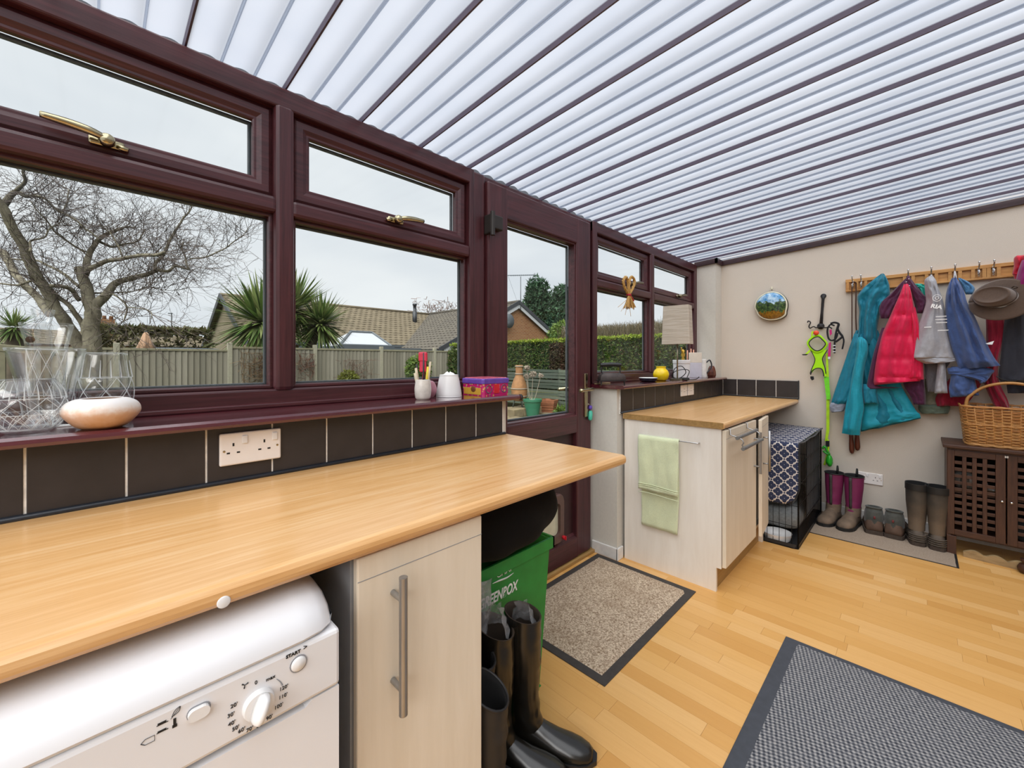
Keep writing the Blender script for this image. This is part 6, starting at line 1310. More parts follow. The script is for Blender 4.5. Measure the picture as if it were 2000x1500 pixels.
# ---- bare tree, sighted limb by limb at its own distance
def bark(name, a, b): 
    t = NT(name); v = t.coord('Object', (1, 1, .5)); f = t.noise(v, 16, 5, .65, .5); g = t.noise(v, 4, 2); t.bsdf(t.ramp(t.math('ADD', t.math('MULTIPLY', f, .6), t.math('MULTIPLY', g, .4)), [(.35, a), (.65, b)]), .9, 0, f, .8, .02, .2)
bark('tree_bark', '#443e34', '#76705f'); leafy('twig_bark', ['#4a3d38', '#5c4c44', '#6f5d50'], trans=0)
TT = 5.5
def zp(x, y, dt=0): return wd_(x/3.571, 290+y/3.571, TT+dt)
base = zp(640, 1400); base.z = GZ
tr = thing('bare_tree', 'leafless tree with spreading mossy limbs in the garden', 'tree', tuple(base))
PXM = TT/F_PX/3.571
limbs = [
 ([(635, 1700, 54), (640, 1400, 52), (630, 1250, 47), (645, 1150, 44), (620, 1050, 37), (580, 900, 30), (545, 830, 26)], 0, 0),
 ([(640, 1110, 34), (720, 1040, 28), (800, 950, 22), (900, 910, 18), (1000, 880, 16), (1085, 850, 14), (1170, 860, 10), (1230, 820, 9), (1320, 845, 7)], 0, .5),
 ([(1085, 850, 13), (1090, 790, 11), (1150, 720, 11), (1200, 610, 9), (1270, 500, 7), (1330, 420, 5), (1330, 350, 3)], .3, .2),
 ([(590, 870, 18), (630, 830, 16), (740, 790, 14), (850, 765, 12), (980, 745, 11), (1080, 740, 10), (1150, 722, 9)], 0, -.4),
 ([(590, 880, 24), (610, 780, 20), (650, 690, 16), (720, 610, 13), (800, 570, 11), (870, 550, 8), (950, 555, 5)], 0, .6),
 ([(700, 655, 10), (790, 685, 9), (870, 670, 7), (960, 640, 5), (1010, 560, 4)], .3, .3),
 ([(590, 1440, 40), (480, 1250, 36), (400, 1130, 33), (330, 1000, 31), (260, 900, 30), (200, 770, 30), (140, 640, 27), (80, 540, 25), (20, 420, 24), (-40, 330, 20)], 0, -.7),
 ([(350, 1160, 24), (270, 1050, 23), (180, 960, 22), (110, 870, 22), (40, 760, 24), (10, 715, 22)], 0, .5),
 ([(560, 1060, 14), (500, 990, 13), (430, 965, 12), (340, 955, 12)], 0, -.3), ([(595, 1260, 18), (540, 1170, 15), (480, 1100, 14), (400, 1030, 13), (340, 970, 12)], 0, -.2),
 ([(550, 970, 10), (480, 900, 9), (400, 850, 9), (300, 800, 8), (220, 780, 7), (60, 770, 6), (-40, 740, 6)], 0, .5),
 ([(10, 400, 22), (60, 350, 18), (110, 300, 15), (180, 340, 11), (240, 330, 9), (330, 360, 7), (400, 430, 7), (520, 500, 6), (620, 570, 5), (690, 640, 4)], -.5, .4),
 ([(110, 300, 12), (170, 230, 9), (160, 160, 8), (190, 80, 6), (215, 20, 4)], -.5, -.3),
 ([(1320, 770, 5), (1420, 760, 5), (1500, 730, 5), (1600, 670, 4), (1700, 600, 3), (1745, 540, 2)], .4, .3), ([(1320, 845, 7), (1290, 760, 6), (1270, 690, 5), (1280, 650, 3)], .4, .1),
 ([(700, 1030, 6), (790, 1015, 5), (850, 1060, 5), (885, 1110, 5), (870, 1190, 4), (850, 1210, 3)], 0, -.5), ([(885, 1110, 4), (960, 1115, 3), (1050, 1140, 3), (1060, 1190, 2)], -.4, -.1),
 ([(430, 450, 6), (470, 380, 5), (480, 300, 4), (430, 270, 3)], 0, .3), ([(240, 920, 8), (130, 950, 7), (0, 940, 6)], 0, .2), ([(560, 1000, 7), (700, 1010, 6), (900, 1000, 4), (1040, 970, 3), (1180, 990, 2), (1300, 970, 1.5)], 0, .6),
 ([(860, 750, 5), (830, 690, 5), (780, 600, 4), (730, 560, 3), (690, 530, 3)], 0, .2), ([(210, 720, 7), (210, 650, 6), (300, 620, 5), (350, 560, 4), (420, 520, 3)], -.5, .3), ([(600, 720, 7), (480, 660, 6), (390, 580, 5), (300, 480, 4), (210, 370, 3)], 0, -.4)]
axes = []
for pts, d0, d1 in limbs:
    P = []; Rr = []
    for i, (x, y, r) in enumerate(pts): P.append(zp(x, y, d0+d1*i/(len(pts)-1))); Rr.append(r*PXM)
    C_ = curve(P, 5); RC = [interp([(k, r) for k, r in enumerate(Rr)], i/5)[0] for i in range(len(C_))]
    C_ = [p+Vector((fbm(p.x*7, p.z*7, 1), fbm(p.z*7, p.x*7, 5), fbm(p.x*6, p.z*5, 9)))*.018 for p in C_]; RC = [r*(1+.10*fbm(i*.8, r*90)) for i, r in enumerate(RC)]
    MB().tube(C_, RC, 9).build('limb' if d0 or d1 else 'trunk', 'tree_bark', tr, True); axes.append((C_, RC))
m = MB()
def too_high(q): v = q-C0; d = v.dot(FW); px_ = CX+F_PX*v.dot(RT)/d; return CY-F_PX*v.z/d < 232+.27*px_
def twig(p, d, L, r, lev):
    n = 5; pts = [p.copy()]; q = p.copy(); dd = d.copy()
    for k in range(n):
        dd = (dd+Vector((random.gauss(0, .22), random.gauss(0, .22), random.gauss(.03, .22)))).normalized(); q = q+dd*L/n
        if too_high(q): break
        pts.append(q.copy())
        if lev < 2 and random.random() < (.75 if lev == 0 else .5): twig(q, (dd+Vector((random.gauss(0, .7), random.gauss(0, .7), random.gauss(.0, .7)))).normalized(), L*random.uniform(.4, .75), r*.7, lev+1)
    m.tube(pts, [r*(1-.13*k) for k in range(len(pts))], 3, cap=False)
for ai, (C_, RC) in enumerate(axes[1:], 1):
    N = len(C_)
    for i in range(N//4, N):
        kk = 2 if RC[i] < .03 else 1
        for _ in range(kk if random.random() < .62 else 0):
            tdir = (C_[min(i+1, N-1)]-C_[max(i-1, 0)]).normalized(); sd = Vector((random.gauss(0, 1), random.gauss(0, .8), random.gauss(.25, .8))).normalized(); twig(C_[i], (tdir*.7+sd).normalized(), random.uniform(.25, .75), .0045, 0)
o = m.build('twigs', 'twig_bark', tr); o['kind'] = 'stuff'

# ---- cabbage palms
leafy('palm_leaf', ['#55773a', '#76984a', '#98b060', '#b6c07c', '#4a6a34'], .45, .2); plain('palm_trunk', '#6b5d48', k=EXT, rough=.9, var=.3, scale=12, bstr=.6)
def palm(label, heads, basep, n=230):
    t = thing('cabbage_palm', label, 'palm', tuple(basep)); 
    for (c, R) in heads:
        c = Vector(c); MB().tube([basep, Vector(((basep[0]+c.x)/2, (basep[1]+c.y)/2, (basep[2]+c.z)/2)), c], [.13, .11, .09], 8).build('trunk', 'palm_trunk', t, True); m = MB()
        for i in range(n):
            th = random.uniform(0, 2*PI); el = math.asin(random.uniform(-.75, 1)); d = Vector((math.cos(th)*math.cos(el), math.sin(th)*math.cos(el), math.sin(el))); L = R*random.uniform(.75, 1.08); w = d.cross(Vector((0, 0, 1)))
            if w.length < .05: w = Vector((1, 0, 0))
            w.normalize(); w *= .030*R/.9; droop = .16*R*(1-max(0, d.z))*random.uniform(.3, 1.6) if d.z < .35 else .02
            a = c+d*.05; b = c+d*L*.5-Vector((0, 0, droop*.25)); e = c+d*L-Vector((0, 0, droop))
            k = len(m.v); m.v += [tuple(a-w*.6), tuple(a+w*.6), tuple(b+w), tuple(b-w), tuple(e)]; m.f += [(k, k+1, k+2, k+3), (k+3, k+2, k+4)]; m.mi += [0, 0]
        o = m.build('foliage', 'palm_leaf', t); o['kind'] = 'stuff'
def at_y(px, py, Y): return wy(px, py, Y)
pb0 = at_y(545, 690, 12.6); pb0.z = GZ
palm('large cabbage palm with three leafy heads behind the fence', [(at_y(512, 630, 12.5), 1.45), (at_y(570, 606, 12.9), 1.35), (at_y(626, 634, 12.4), 1.05)], pb0, 430)
pb1 = at_y(30, 680, 9.5); pb1.z = GZ; palm('cabbage palm at the left edge behind the nested vases', [(at_y(28, 640, 9.5), .36)], pb1, 200)
m = MB().rbox(0, 1.4, -.06, .06, 0, .10, .01); p = at_y(0, 672, 9.0); m.xform(Matrix.Translation((p.x-.5, 9.0, p.z-.05)) @ Matrix.Rotation(math.radians(6), 4, 'Y')); 
ab = thing('garden_arbour', 'mossy timber arbour rail under the left palm', 'arbour', (p.x, 9.0, GZ)); m.build('rail', 'fence_cap', ab); MB().box(p.x-.05, p.x+.05, 8.95, 9.05, GZ, p.z).build('post', 'fence_cap', ab); MB().box(p.x+.55, p.x+.63, 8.95, 9.05, GZ, p.z-.06).build('post', 'fence_cap', ab)

# ---- neighbouring bungalow
def tile_mat(name, a, b):
    t = NT(name); v = t.coord('Object'); f = t.noise(v, 2.2, 4, .65); g = t.noise(v, 30, 3, .6); t.bsdf(t.ramp(t.math('ADD', t.math('MULTIPLY', f, .5), t.math('MULTIPLY', g, .5)), [(.35, dim_ext(a)), (.65, dim_ext(b))]), .95, 0, g, .4, .01, .2)
tile_mat('roof_tile_brown', '#7c705c', '#a2937a'); tile_mat('roof_tile_grey', '#66605a', '#8a8274')
def brickmat(name, c1, c2, mortar, rot):
    t = NT(name); v = t.coord('Object', (1, 1, 1), rot); b = t.n('ShaderNodeTexBrick'); b.inputs['Scale'].default_value = 1; b.inputs['Brick Width'].default_value = .225; b.inputs['Row Height'].default_value = .075; b.inputs['Mortar Size'].default_value = .009
    b.inputs['Color1'].default_value = dim_ext(c1); b.inputs['Color2'].default_value = dim_ext(c2); b.inputs['Mortar'].default_value = dim_ext(mortar); t.l(v, b.inputs['Vector']); t.bsdf(b.outputs['Color'], .9, 0, b.outputs['Fac'], .3, .004, .2)
brickmat('brick_tan', '#b97f4e', '#a86a3e', '#b5a58c', (PI/2, 0, 0)); brickmat('brick_tan_side', '#b08158', '#9a6a48', '#a5977f', (PI/2, 0, PI/2))
plain('fascia_white', '#e2e4e6', k=EXT, rough=.4); plain('verge_dark', '#3c4046', k=EXT, rough=.6); plain('gutter_grey', '#6d757b', k=EXT, rough=.5); plain('pipe_black', '#1d1f24', .5)
def tiled_slope(name, mat, parent, p0, p1, q0, q1, courses, wave, step=.022):
    """p0->p1 eaves, q0->q1 ridge; overlapping courses, each with a wavy edge"""
    p0, p1, q0, q1 = map(Vector, (p0, p1, q0, q1)); nrm = (p1-p0).cross(q0-p0).normalized()
    if nrm.z < 0: nrm = -nrm
    m = MB(); W = (p1-p0).length; nx = max(8, int(W/wave*4))
    for c in range(courses):
        rows = []
        for vv, lift in ((c/courses, 0), (c/courses, step), ((c+1.06)/courses, .004)):
            vv = min(vv, 1.0); a = p0+(q0-p0)*vv; b = p1+(q1-p1)*vv
            rows.append([a+(b-a)*(i/nx)+nrm*(lift+(.014*max(-.3, math.sin(i*PI/2+c*PI)) if lift else 0)) for i in range(nx+1)])
        m.grid(rows)
    o = m.build(name, mat, parent); o['kind'] = 'stuff'; return o
hs = thing('bungalow', 'brown tiled brick bungalow with gabled wing beyond the fence', 'house', (12, 18, GZ))
ZR, YM, XWG, YG = 4.2, 22.6, 15.25, 14.7; ZE = 2.0; YE = 18.3
tiled_slope('main_roof_tiles', 'roof_tile_brown', hs, (4.0, YE, ZE), (15.6, YE, ZE), (4.0, YM, ZR), (15.6, YM, ZR), 16, .30)
tiled_slope('main_roof_tiles', 'roof_tile_brown', hs, (16.0, 26.9, ZE), (4.0, 26.9, ZE), (16.0, YM, ZR), (4.0, YM, ZR), 8, .6)
XL_ = 10.35
tiled_slope('wing_roof_tiles', 'roof_tile_grey', hs, (XL_, YM, 1.72), (XL_, YG-.15, 1.72), (XWG, YM, ZR+.02), (XWG, YG-.15, ZR+.02), 18, .30)
tiled_slope('wing_roof_tiles', 'roof_tile_grey', hs, (19.2, YG-.15, 2.1), (19.2, YM, 2.1), (XWG, YG-.15, ZR+.02), (XWG, YM, ZR+.02), 10, .5)
m = MB().prism([(XL_+.55, GZ), (18.7, GZ), (18.7, 2.30), (XWG, ZR-.08), (XL_+.55, 1.86)], lambda u, v, d: (u, d, v), YG, YG+.25); m.build('wing_gable_wall', 'brick_tan', hs)
m = MB().prism([(18.6, GZ), (26.6, GZ), (26.6, 2.15), (YM, ZR-.08), (18.6, 2.15)], lambda u, v, d: (d, u, v), 4.2, 4.45); m.build('main_gable_wall', 'brick_tan_side', hs)
MB().box(4.3, 11.5, 18.6, 18.8, GZ, 2.1).build('front_wall', 'brick_tan', hs); MB().box(XL_+.55, XL_+.75, YG+.1, 18.7, GZ, 1.8).build('wing_side_wall', 'brick_tan_side', hs)
def rake(a, b, w, mat, name, dy):
    a, b = Vector(a), Vector(b); m = MB(); m.add([a, b, b-Vector((0, 0, w)), a-Vector((0, 0, w)), a+Vector((0, dy, 0)), b+Vector((0, dy, 0)), b+Vector((0, dy, -w)), a+Vector((0, dy, -w))], [(0, 1, 2, 3), (4, 7, 6, 5), (0, 4, 5, 1), (1, 5, 6, 2), (2, 6, 7, 3), (3, 7, 4, 0)]); m.build(name, mat, hs)
for xe, ze in ((XL_-.05, 1.70), (19.25, 2.08)):
    rake((xe, YG-.20, ze+.10), (XWG, YG-.20, ZR+.12), .20, 'verge_dark', 'verge', .06); rake((xe+(.25 if xe < 15 else -.25), YG-.16, ze+.02), (XWG, YG-.16, ZR-.08), .20, 'fascia_white', 'bargeboard', .05)
def rakex(ya, za, yb, zb, x, w, mat, name):
    m = MB(); m.add([(x, ya, za), (x, yb, zb), (x, yb, zb-w), (x, ya, za-w), (x+.07, ya, za), (x+.07, yb, zb), (x+.07, yb, zb-w), (x+.07, ya, za-w)], [(0, 1, 2, 3), (4, 7, 6, 5), (0, 4, 5, 1), (1, 5, 6, 2), (2, 6, 7, 3), (3, 7, 4, 0)]); m.build(name, mat, hs)
rakex(18.2, ZE+.05, YM, ZR+.1, 3.95, .22, 'verge_dark', 'verge'); rakex(27, ZE+.05, YM, ZR+.1, 3.95, .30, 'verge_dark', 'verge')
MB().box(4.0, 11.2, YE-.12, YE, ZE-.12, ZE).build('gutter', 'gutter_grey', hs); MB().box(XL_-.1, XL_, YG-.1, 18.5, 1.60, 1.70).build('gutter', 'gutter_grey', hs); MB().box(5.2, 10.3, 15.9, 16.0, 1.66, 1.78).build('extension_fascia', 'gutter_grey', hs)
MB().tube([(4.0, YM, ZR+.03), (15.6, YM, ZR+.03)], .09, 8).build('ridge_tiles', 'roof_tile_brown', hs, True); MB().tube([(XWG, YG-.15, ZR+.05), (XWG, YM, ZR+.05)], .09, 8).build('ridge_tiles', 'roof_tile_grey', hs, True)
p = wy(810, 622, 21.3); MB().tube([(p.x, 21.3, 3.3), (p.x, 21.3, 4.15), (p.x, 21.3, 4.16), (p.x, 21.3, 4.5), (p.x, 21.3, 4.51), (p.x, 21.3, 4.62)], [.13, .13, .09, .09, .13, .12], 10).build('flue_pipe', 'pipe_black', hs, True)
MB().lathe([(.0, 0), (.34, .05), (.36, .09), (.0, .02)], tuple(wy(992, 627, YG-.22)), 16, axis='Y').build('satellite_dish', 'gutter_grey', hs, True)
plain('lantern_glass', '#e8ecf2', k=EXT, rough=.15, var=.03); lt = thing('roof_lantern', 'white hipped glass lantern roof in front of the brown tiled roof', 'roof lantern', tuple(wy(710, 676, 16.2)))
LYN = 16.0; a0_, a1_ = wy(664, 674, LYN), wy(765, 676, LYN); b0_, b1_ = wy(685, 648, LYN+1.0), wy(727, 648, LYN+1.0); zb_ = a0_.z; zt_ = b0_.z
base4 = [Vector((a0_.x, LYN, zb_)), Vector((a1_.x, LYN, zb_)), Vector((a1_.x, LYN+2.0, zb_)), Vector((a0_.x, LYN+2.0, zb_))]; rid = [Vector((b0_.x, LYN+1, zt_)), Vector((b1_.x, LYN+1, zt_))]
for q in ((base4[0], base4[1], rid[1], rid[0]), (base4[2], base4[3], rid[0], rid[1])): 
    m = MB().add([*q, *[v-Vector((0, 0, .03)) for v in q]], [(0, 1, 2, 3), (7, 6, 5, 4), (0, 4, 5, 1), (1, 5, 6, 2), (2, 6, 7, 3), (3, 7, 4, 0)]); m.build('glass_panel', 'lantern_glass', lt)
for q in ((base4[1], base4[2], rid[1]), (base4[3], base4[0], rid[0])): 
    m = MB().add([*q, *[v-Vector((0, 0, .03)) for v in q]], [(0, 1, 2), (5, 4, 3), (0, 3, 4, 1), (1, 4, 5, 2), (2, 5, 3, 0)]); m.build('glass_panel', 'lantern_glass', lt)
for a, b in ((base4[0], base4[1]), (base4[0], rid[0]), (base4[1], rid[1]), (rid[0], rid[1]), (base4[1], base4[2])): MB().tube([a, b], .06, 6).build('glazing_bar', 'gutter_grey', lt)
MB().box(a0_.x-.1, a1_.x+.1, LYN-.05, LYN+2, zb_-.35, zb_-.03).build('kerb', 'gutter_grey', lt); MB().box(a0_.x, a1_.x, LYN+.05, LYN+1.95, GZ, zb_-.3).build('upstand', 'gutter_grey', lt)
ae = thing('tv_aerial', 'thin rooftop television aerial beside the conifers', 'aerial', (XWG+.2, YG, 4.2)); pa_ = wy(1017, 598, YG-.3); pbt = wy(1017, 540, YG-.3)
MB().tube([pa_-Vector((0, 0, .2)), pbt], .022, 6).build('mast', 'gutter_grey', ae, True); l0, l1 = wy(992, 538, YG-.3), wy(1047, 537, YG-.3); MB().tube([l0, l1], .016, 5).build('boom', 'gutter_grey', ae)
m = MB()
for i in range(14): q = l0+(l1-l0)*(i+.5)/14; m.tube([q-Vector((0, .18, .05)), q+Vector((0, .18, .05))], .010, 4)
o = m.build('elements', 'gutter_grey', ae); o['kind'] = 'stuff'; MB().tube([l0, pa_+Vector((-.2, 0, .1))], .006, 4).build('stay_wire', 'gutter_grey', ae)
# ---- far house at the left, parasol, trampoline
fh = thing('far_house', 'distant low house with chimney behind the bare tree', 'house', (3, 40, GZ)); pr0, pr1 = wy(120, 640, 40), wy(440, 652, 40)
tiled_slope('roof_tiles', 'roof_tile_brown', fh, (-12, 36, 2.2), (11, 36, 2.2), (-12, 40, pr0.z), (11, 40, pr0.z-.4), 12, .8); MB().box(-12, 11, 36.2, 40, GZ, 2.2).build('front_wall', 'brick_tan', fh)
p = wy(210, 640, 39.5); MB().box(p.x-.36, p.x+.36, 39.1, 39.9, p.z-.8, p.z+.55).build('chimney', 'brick_tan', fh)
for dx in (-.16, .18): MB().lathe([(.0, 0), (.12, 0), (.10, .22), (.12, .25), (.0, .25)], (p.x+dx, 39.5, p.z+.55), 10).build('chimney_pot', 'brick_tan', fh, True)
fa = thing('tv_aerial', 'small aerial on a pole above the far hedge', 'aerial', tuple(wy(335, 648, 39))); MB().tube([wy(335, 655, 39), wy(335, 611, 39)], .04, 5).build('mast', 'gutter_grey', fa); MB().tube([wy(328, 612, 39), wy(337, 612, 39)], .04, 5).build('boom', 'gutter_grey', fa)
fabric('parasol_tan', '#8a6c54', 20, .15); p0, p1 = wy(285, 650, 13.2), wy(285, 690, 13.2); ps = thing('folded_parasol', 'closed tan garden parasol behind the fence', 'parasol', (p0.x, 13.2, GZ))
m = MB(); m.loft([[(p0.x+r*(1+.18*math.sin(a*6))*math.cos(a), 13.2+r*(1+.18*math.sin(a*6))*math.sin(a), z) for a in [2*PI*k/24 for k in range(24)]] for r, z in ((.02, p0.z+.02), (.05, p0.z-.03), (.10, p0.z-.2), (.20, p1.z+.02))]); m.build('canopy', 'parasol_tan', ps, True); MB().tube([(p0.x, 13.2, GZ), (p0.x, 13.2, p0.z+.05)], .025, 6).build('pole', 'gutter_grey', ps)
plain('trampoline_blue', '#27333f', .6); q0, q1 = wy(262, 684, 14.2), wy(432, 686, 14.2); tp_ = thing('trampoline', 'dark blue trampoline rim just above the fence top', 'trampoline', ((q0.x+q1.x)/2, 14.2, GZ)); MB().tube([((q0.x+q1.x)/2+(q1.x-q0.x)/2*math.cos(a), 14.6+.9*math.sin(a), q0.z) for a in [2*PI*k/28 for k in range(28)]], .07, 8, closed=True).build('rim', 'trampoline_blue', tp_, True)
for a in (.5, 1.8, 3.4, 5): MB().tube([((q0.x+q1.x)/2+(q1.x-q0.x)/2*math.cos(a), 14.6+.9*math.sin(a), q0.z), ((q0.x+q1.x)/2+(q1.x-q0.x)/2*math.cos(a), 14.6+.9*math.sin(a), GZ)], .03, 6).build('leg', 'gutter_grey', tp_)
leafy('scrub', ['#6d6a44', '#857a52', '#5f6a38', '#8f8a5e'], .8)
def hedge_leaves(name, label, cat, boxes, n, size, mat, core=None, extra=None):
    t = thing(name, label, cat, ((boxes[0][0]+boxes[0][1])/2, (boxes[0][2]+boxes[0][3])/2, GZ)); m = MB()
    def smp():
        b = random.choice(boxes); k = random.random(); p = Vector((random.uniform(b[0], b[1]), random.uniform(b[2], b[3]), random.uniform(b[4], b[5])))
        if k < .55: p.x = b[0]+abs(random.gauss(0, .05)); nn = Vector((-1, 0, .2))
        elif k < .75: p.z = b[5]-abs(random.gauss(0, .04)); nn = Vector((0, 0, 1))
        else: p.y = b[2]+abs(random.gauss(0, .05)); nn = Vector((0, -1, .2))
        return p, nn
    leaves(m, n, smp, size); o = m.build('foliage', mat, t); o['kind'] = 'stuff'
    if core:
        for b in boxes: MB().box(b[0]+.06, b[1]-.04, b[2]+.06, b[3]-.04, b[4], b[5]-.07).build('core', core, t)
    return t
s0, s1 = wy(195, 690, 14.8), wy(420, 690, 14.8); hedge_leaves('scrub_hedge', 'loose olive scrub hedge behind the left fence', 'hedge', [(s0.x, s1.x, 15.2, 16, GZ, 2.12)], 7000, .12, 'scrub')
# ---- clipped hedge, slatted fence and trees on the right
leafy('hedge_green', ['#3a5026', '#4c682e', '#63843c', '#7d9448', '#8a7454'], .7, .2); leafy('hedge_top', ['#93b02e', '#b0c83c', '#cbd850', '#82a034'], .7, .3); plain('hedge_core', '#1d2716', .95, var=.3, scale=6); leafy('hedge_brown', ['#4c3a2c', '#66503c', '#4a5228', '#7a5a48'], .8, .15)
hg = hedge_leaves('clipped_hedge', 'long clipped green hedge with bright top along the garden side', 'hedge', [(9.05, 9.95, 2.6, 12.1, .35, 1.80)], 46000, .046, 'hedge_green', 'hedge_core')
m = MB(); leaves(m, 15000, lambda: (Vector((random.uniform(9.0, 9.95), random.uniform(2.6, 12.1), 1.80+random.gauss(0, .025))), Vector((0, 0, 1))), .045); o = m.build('lit_top_growth', 'hedge_top', hg); o['kind'] = 'stuff'  # yellow-green new growth; part of its brightness is top light painted in
m = MB(); leaves(m, 4500, lambda: (Vector((9.02+random.gauss(0, .03), random.uniform(6.3, 7.4), random.uniform(.7, 1.72))), Vector((-1, 0, 0))), .046); o = m.build('brown_patch', 'hedge_brown', hg); o['kind'] = 'stuff'
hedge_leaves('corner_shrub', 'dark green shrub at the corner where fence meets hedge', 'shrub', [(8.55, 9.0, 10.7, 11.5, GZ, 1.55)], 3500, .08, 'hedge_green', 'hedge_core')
rnd_mat('slat_green', ['#5f7062', '#7a8a78', '#98a48e', '#6a786c'], .8, (4, .3, 4), 6, .4); plain('slat_rail', '#3a4038', .9)
sf = thing('slat_fence', 'low dark green horizontal slat fence under the clipped hedge', 'fence', (8.9, 7, GZ))
for k in range(11):
    z = -.02+.094*k; y = 11.4; 
    for seg_ in range(4):
        P = []; ya, yb = 11.4-seg_*2.2, 11.4-(seg_+1)*2.2
        for th in (0, 1):
            P.append([(8.90+.012*math.sin(y2*2.1+k*1.7)+th*.012, y2, z+.010*math.sin(y2*1.3+k*2.1)) for y2 in [ya+(yb-ya)*i/10 for i in range(11)]])
        m = MB(); rows = []
        for i in range(11): x0_, y0_, z0_ = P[0][i]; rows.append([(x0_, y0_, z0_), (x0_-.006, y0_, z0_+.074), (x0_+.006, y0_, z0_+.074), (x0_+.012, y0_, z0_)])
        m.loft(rows); m.build('slat', 'slat_green', sf)
for y in (11.4, 9.2, 7.0, 4.8, 2.6): B('post', 'slat_rail', sf, (8.92, 8.99, y-.04, y+.04, GZ, 1.02))
leafy('conifer_green', ['#2a4430', '#3a5c40', '#4a704c', '#5a8058', '#304c36'], .8, .1)
def conifer(label, px, ytop, t_, R, H, n):
    p = wd_(px, ytop, t_); tt = thing('conifer', label, 'tree', (p.x, p.y, GZ)); m = MB(); lumps = [(random.uniform(0, 2*PI), random.random(), random.uniform(.6, 1)) for _ in range(46)]
    def smp():
        a, h, k = random.choice(lumps); z = p.z-H*h**.9*random.uniform(.92, 1.02); rr = R*(.12+.88*min(1, h*1.25))*k; c = Vector((p.x+rr*.62*math.cos(a), p.y+rr*.62*math.sin(a), z)); v = Vector((random.gauss(0, 1), random.gauss(0, 1), random.gauss(0, 1))).normalized(); return c+Vector((v.x*R*.34, v.y*R*.34, v.z*R*.42)), v+Vector((0, 0, .6))
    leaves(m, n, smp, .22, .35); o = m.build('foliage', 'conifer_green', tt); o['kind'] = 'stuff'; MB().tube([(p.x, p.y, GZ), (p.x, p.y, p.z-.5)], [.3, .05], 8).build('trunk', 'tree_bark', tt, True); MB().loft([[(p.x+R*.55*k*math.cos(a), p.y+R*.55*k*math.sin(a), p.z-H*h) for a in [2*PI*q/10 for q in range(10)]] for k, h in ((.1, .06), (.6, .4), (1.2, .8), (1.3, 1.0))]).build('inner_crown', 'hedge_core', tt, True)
conifer('tall dark conifer nearest the brick gable', 1050, 552, 31, 1.9, 5.6, 9000); conifer('dark conifer right of the tallest one, above the hedge', 1098, 560, 30, 1.9, 5.2, 8000)
leafy('reed_brown', ['#6b6048', '#8a7d5e', '#a09070', '#5f5a3c'], .9, .1); leafy('pale_twigs', ['#b49c94', '#a3877e', '#c4b0a6', '#8d7a70'], .9, 0)
m = MB(); bh_ = thing('bare_hedge', 'tall brown leafless hedge above the clipped hedge', 'hedge', (12, 6, GZ))
for _ in range(5200):
    y = random.uniform(2.5, 9.2); x = 12.2+random.gauss(0, .25); h = 2.40+random.gauss(0, .05); m.tube([(x, y, .9), (x+random.gauss(0, .06), y+random.gauss(0, .08), h*.7), (x+random.gauss(0, .1), y+random.gauss(0, .14), h)], [.012, .009, .003], 3, cap=False)
o = m.build('stems', 'reed_brown', bh_); o['kind'] = 'stuff'; MB().box(12.3, 12.5, 2.5, 9.2, GZ, 2.1).build('inner_stems', 'reed_brown', bh_)
t = tangle('pale_shrub', 'pale pinkish bare shrub above the hedge beside the door stile', 'shrub', 11.6, 2.0, 1.0, 1.2, 160, 'pale_twigs', 8.4, .011, 1.4)
tb = thing('garden_shrub', 'grey green bush between conifer and pale bare shrub', 'shrub', (12.4, 9.6, GZ)); m = MB(); leaves(m, 2200, blob((12.6, 9.7, 2.0), (.6, .6, .75)), .10); o = m.build('foliage', 'shrub_green', tb); o['kind'] = 'stuff'; MB().tube([(12.6, 9.7, GZ), (12.6, 9.7, 1.8)], .05, 6).build('stem', 'dry_stems', tb)
wt_ = tangle('far_trees', 'bare treetops showing above the brown tiled roof', 'tree', 21.5, 5.4, 5.2, 2.2, 260, 'pale_twigs', 30.0, .03, 1.2)
for dx in (-1.2, .9): MB().tube([(21.5+dx, 30, GZ), (21.5+dx*.8, 30, 4.8)], [.16, .08], 6).build('trunk', 'tree_bark', wt_)
# ---- terrace pots
plain('terracotta', '#b8714a', k=EXT, rough=.85, var=.15, scale=14, bstr=.3); plain('terracotta_pale', '#c08a58', k=EXT, rough=.85, var=.25, scale=9, bstr=.3); plain('lime_bloom', '#b5a590', k=EXT, rough=.9, var=.2); plain('green_plastic', '#3f8f6c', k=EXT, rough=.45, var=.08); plain('soil', '#3a2f24', .95); plain('sandstone', '#9c8a66', k=EXT, rough=.9, var=.3, scale=8, bstr=.4); plain('pot_blue', '#39405e', .4); plain('dry_allium', '#cdbba6', k=EXT, rough=.9)
def ground_at(px, py): return wz(px, py, GZ)
p = ground_at(1040, 812); gp = thing('plant_pot', 'round green plastic pot with dead allium stems', 'pot', tuple(p)); m = MB(); m.capl = False; m.lathe([(.0005, 0), (.165, 0), (.225, .36), (.245, .37), (.25, .43), (.235, .44), (.215, .43), (.205, .37), (.0005, .36)], tuple(p), 36); m.build('pot_body', 'green_plastic', gp, True, auto=45); m = MB(); m.capl = False; m.lathe([(.0005, .385), (.21, .385)], tuple(p), 24); m.build('soil', 'soil', gp)
for (hx, hy, r) in ((1029, 718, .075), (1041, 731, .085), (1056, 734, .05), (1028, 735, .05)):
    tt_ = (p-C0).dot(FW); h_ = wd_(hx, hy, tt_); MB().tube(curve([p+Vector((0, 0, .38)), (p+h_)/2+Vector((0, .03, 0)), h_], 4), .007, 5).build('stem', 'dry_allium', gp, True); m = MB(); leaves(m, 160, blob(tuple(h_), (r, r, r*.8)), .035, .6); o = m.build('seed_head', 'dry_allium', gp); o['kind'] = 'stuff'
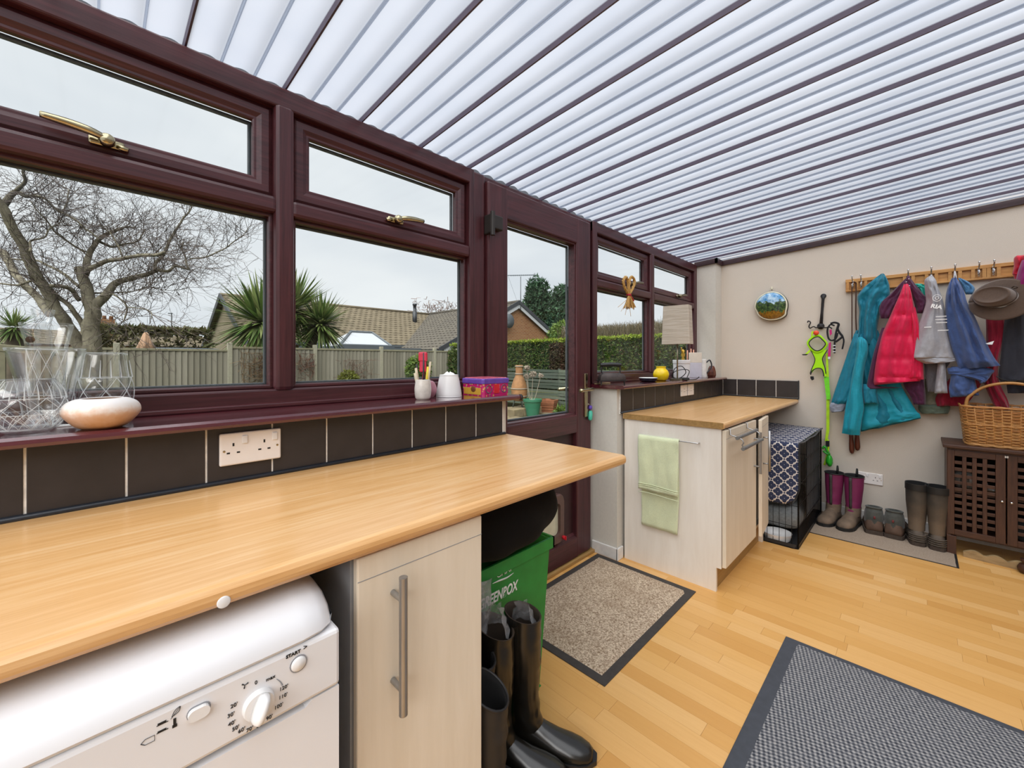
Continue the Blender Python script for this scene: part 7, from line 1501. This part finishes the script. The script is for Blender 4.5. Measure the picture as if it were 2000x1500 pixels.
p = ground_at(1073, 807); sqp = thing('plant_pot', 'square terracotta trough pot right of the green pot', 'pot', tuple(p)); MS = Matrix.Translation(p) @ Matrix.Rotation(math.radians(18), 4, 'Z'); sq = lambda k, z: [(k, k, z), (-k, k, z), (-k, -k, z), (k, -k, z)]
m = MB().loft([sq(.15, 0), sq(.195, .27), sq(.21, .275), sq(.225, .375), sq(.195, .38), sq(.185, .30)]); m.xform(MS); m.build('pot_body', 'terracotta', sqp); m = MB().prism([(a, b) for a, b, _ in sq(.188, 0)], lambda u, v, d: (u, v, d), .30, .315); m.xform(MS); m.build('soil', 'soil', sqp)
for z in (.10, .17, .235): m = MB().loft([sq(.152+.17*z+.004, z), sq(.152+.17*z+.010, z+.012), sq(.152+.17*z+.006, z+.024)], cap=False); m.xform(MS); m.build('moulded_band', 'terracotta', sqp)
p = wd_(1014, 783, 11.0); ch = thing('chiminea', 'bottle-shaped terracotta chiminea behind the sill end', 'chiminea', (p.x, p.y, GZ)); m = MB(); m.capl = False; m.lathe(smooth_prof([(.10, 0), (.15, .02), (.20, .10), (.215, .28), (.20, .42), (.155, .56), (.105, .68), (.098, .80), (.10, .94), (.092, .94), (.088, .80), (.0005, .75)], 5), tuple(p), 28); m.build('body', 'terracotta_pale', ch, True)
for z, r in ((.33, .216), (.13, .206), (.72, .107), (.92, .104)): MB().tube([(p.x+r*math.cos(a), p.y+r*math.sin(a), p.z+z) for a in [2*PI*k/28 for k in range(28)]], .016, 6, closed=True).build('lime_band', 'lime_bloom', ch, True)
m = MB()
for a in (.3, 2.4, 4.5): m.tube([(p.x+.12*math.cos(a), p.y+.12*math.sin(a), p.z+.03), (p.x+.17*math.cos(a), p.y+.17*math.sin(a), GZ+.2)], .018, 6)
m.build('stand', 'slat_rail', ch, True)
plinth = thing('stone_step', 'low sandstone block step under the chiminea', 'step', (p.x-.1, p.y, GZ))
for i in range(3):
    for j in range(2): B('stone', 'sandstone', plinth, (p.x-.55+.36*i, p.x-.55+.36*i+.345, p.y-.35+.3*j, p.y-.35+.3*j+.285, GZ, GZ+.195+.008*((i+j) % 2)), .012)
random.seed(21)
pv = thing('paving', 'uneven mossy sandstone paving slabs near the pots', 'paving', (6.2, 6.3, GZ))
for i in range(8):
    for j in range(7):
        x, y = 5.2+.46*i+random.uniform(-.03, .03), 5.0+.46*j+random.uniform(-.03, .03); h = random.uniform(.012, .045)
        if random.random() < .8 and not (7.2 < x < 8.6 and 6.9 < y < 8.2): B('slab', 'sandstone', pv, (x, x+random.uniform(.32, .43), y, y+random.uniform(.32, .43), GZ, GZ+h), .008)
p = ground_at(1093, 803); vessel('plant_pot', 'small dark blue glazed pot beside the square terracotta pot', 'pot', p, wall_prof([(.10, 0), (.13, .10), (.14, .20)], .01, .01), None, 'pot_blue', 20)
p = ground_at(1122, 806); vessel('plant_pot', 'terracotta pot half hidden by the door stile', 'pot', p, wall_prof([(.09, 0), (.12, .24), (.14, .25), (.14, .31)], .012, .01), None, 'terracotta', 24)
for k, (px, py, r_, lb) in enumerate(((1101, 795, .20, 'leafy green plant between the blue pot and the slat fence'), (1112, 812, .16, 'low green weed tuft in front of the half hidden pot'), (1095, 815, .15, 'low green weed tuft in front of the blue pot'))):
    p = ground_at(px, py); t = thing('garden_plant', lb, 'plant', tuple(p)); m = MB(); leaves(m, 260, blob((p.x, p.y, p.z+r_*.9), (r_, r_, r_*.9)), .09, .3); o = m.build('foliage', 'shrub_green', t); o['kind'] = 'stuff'
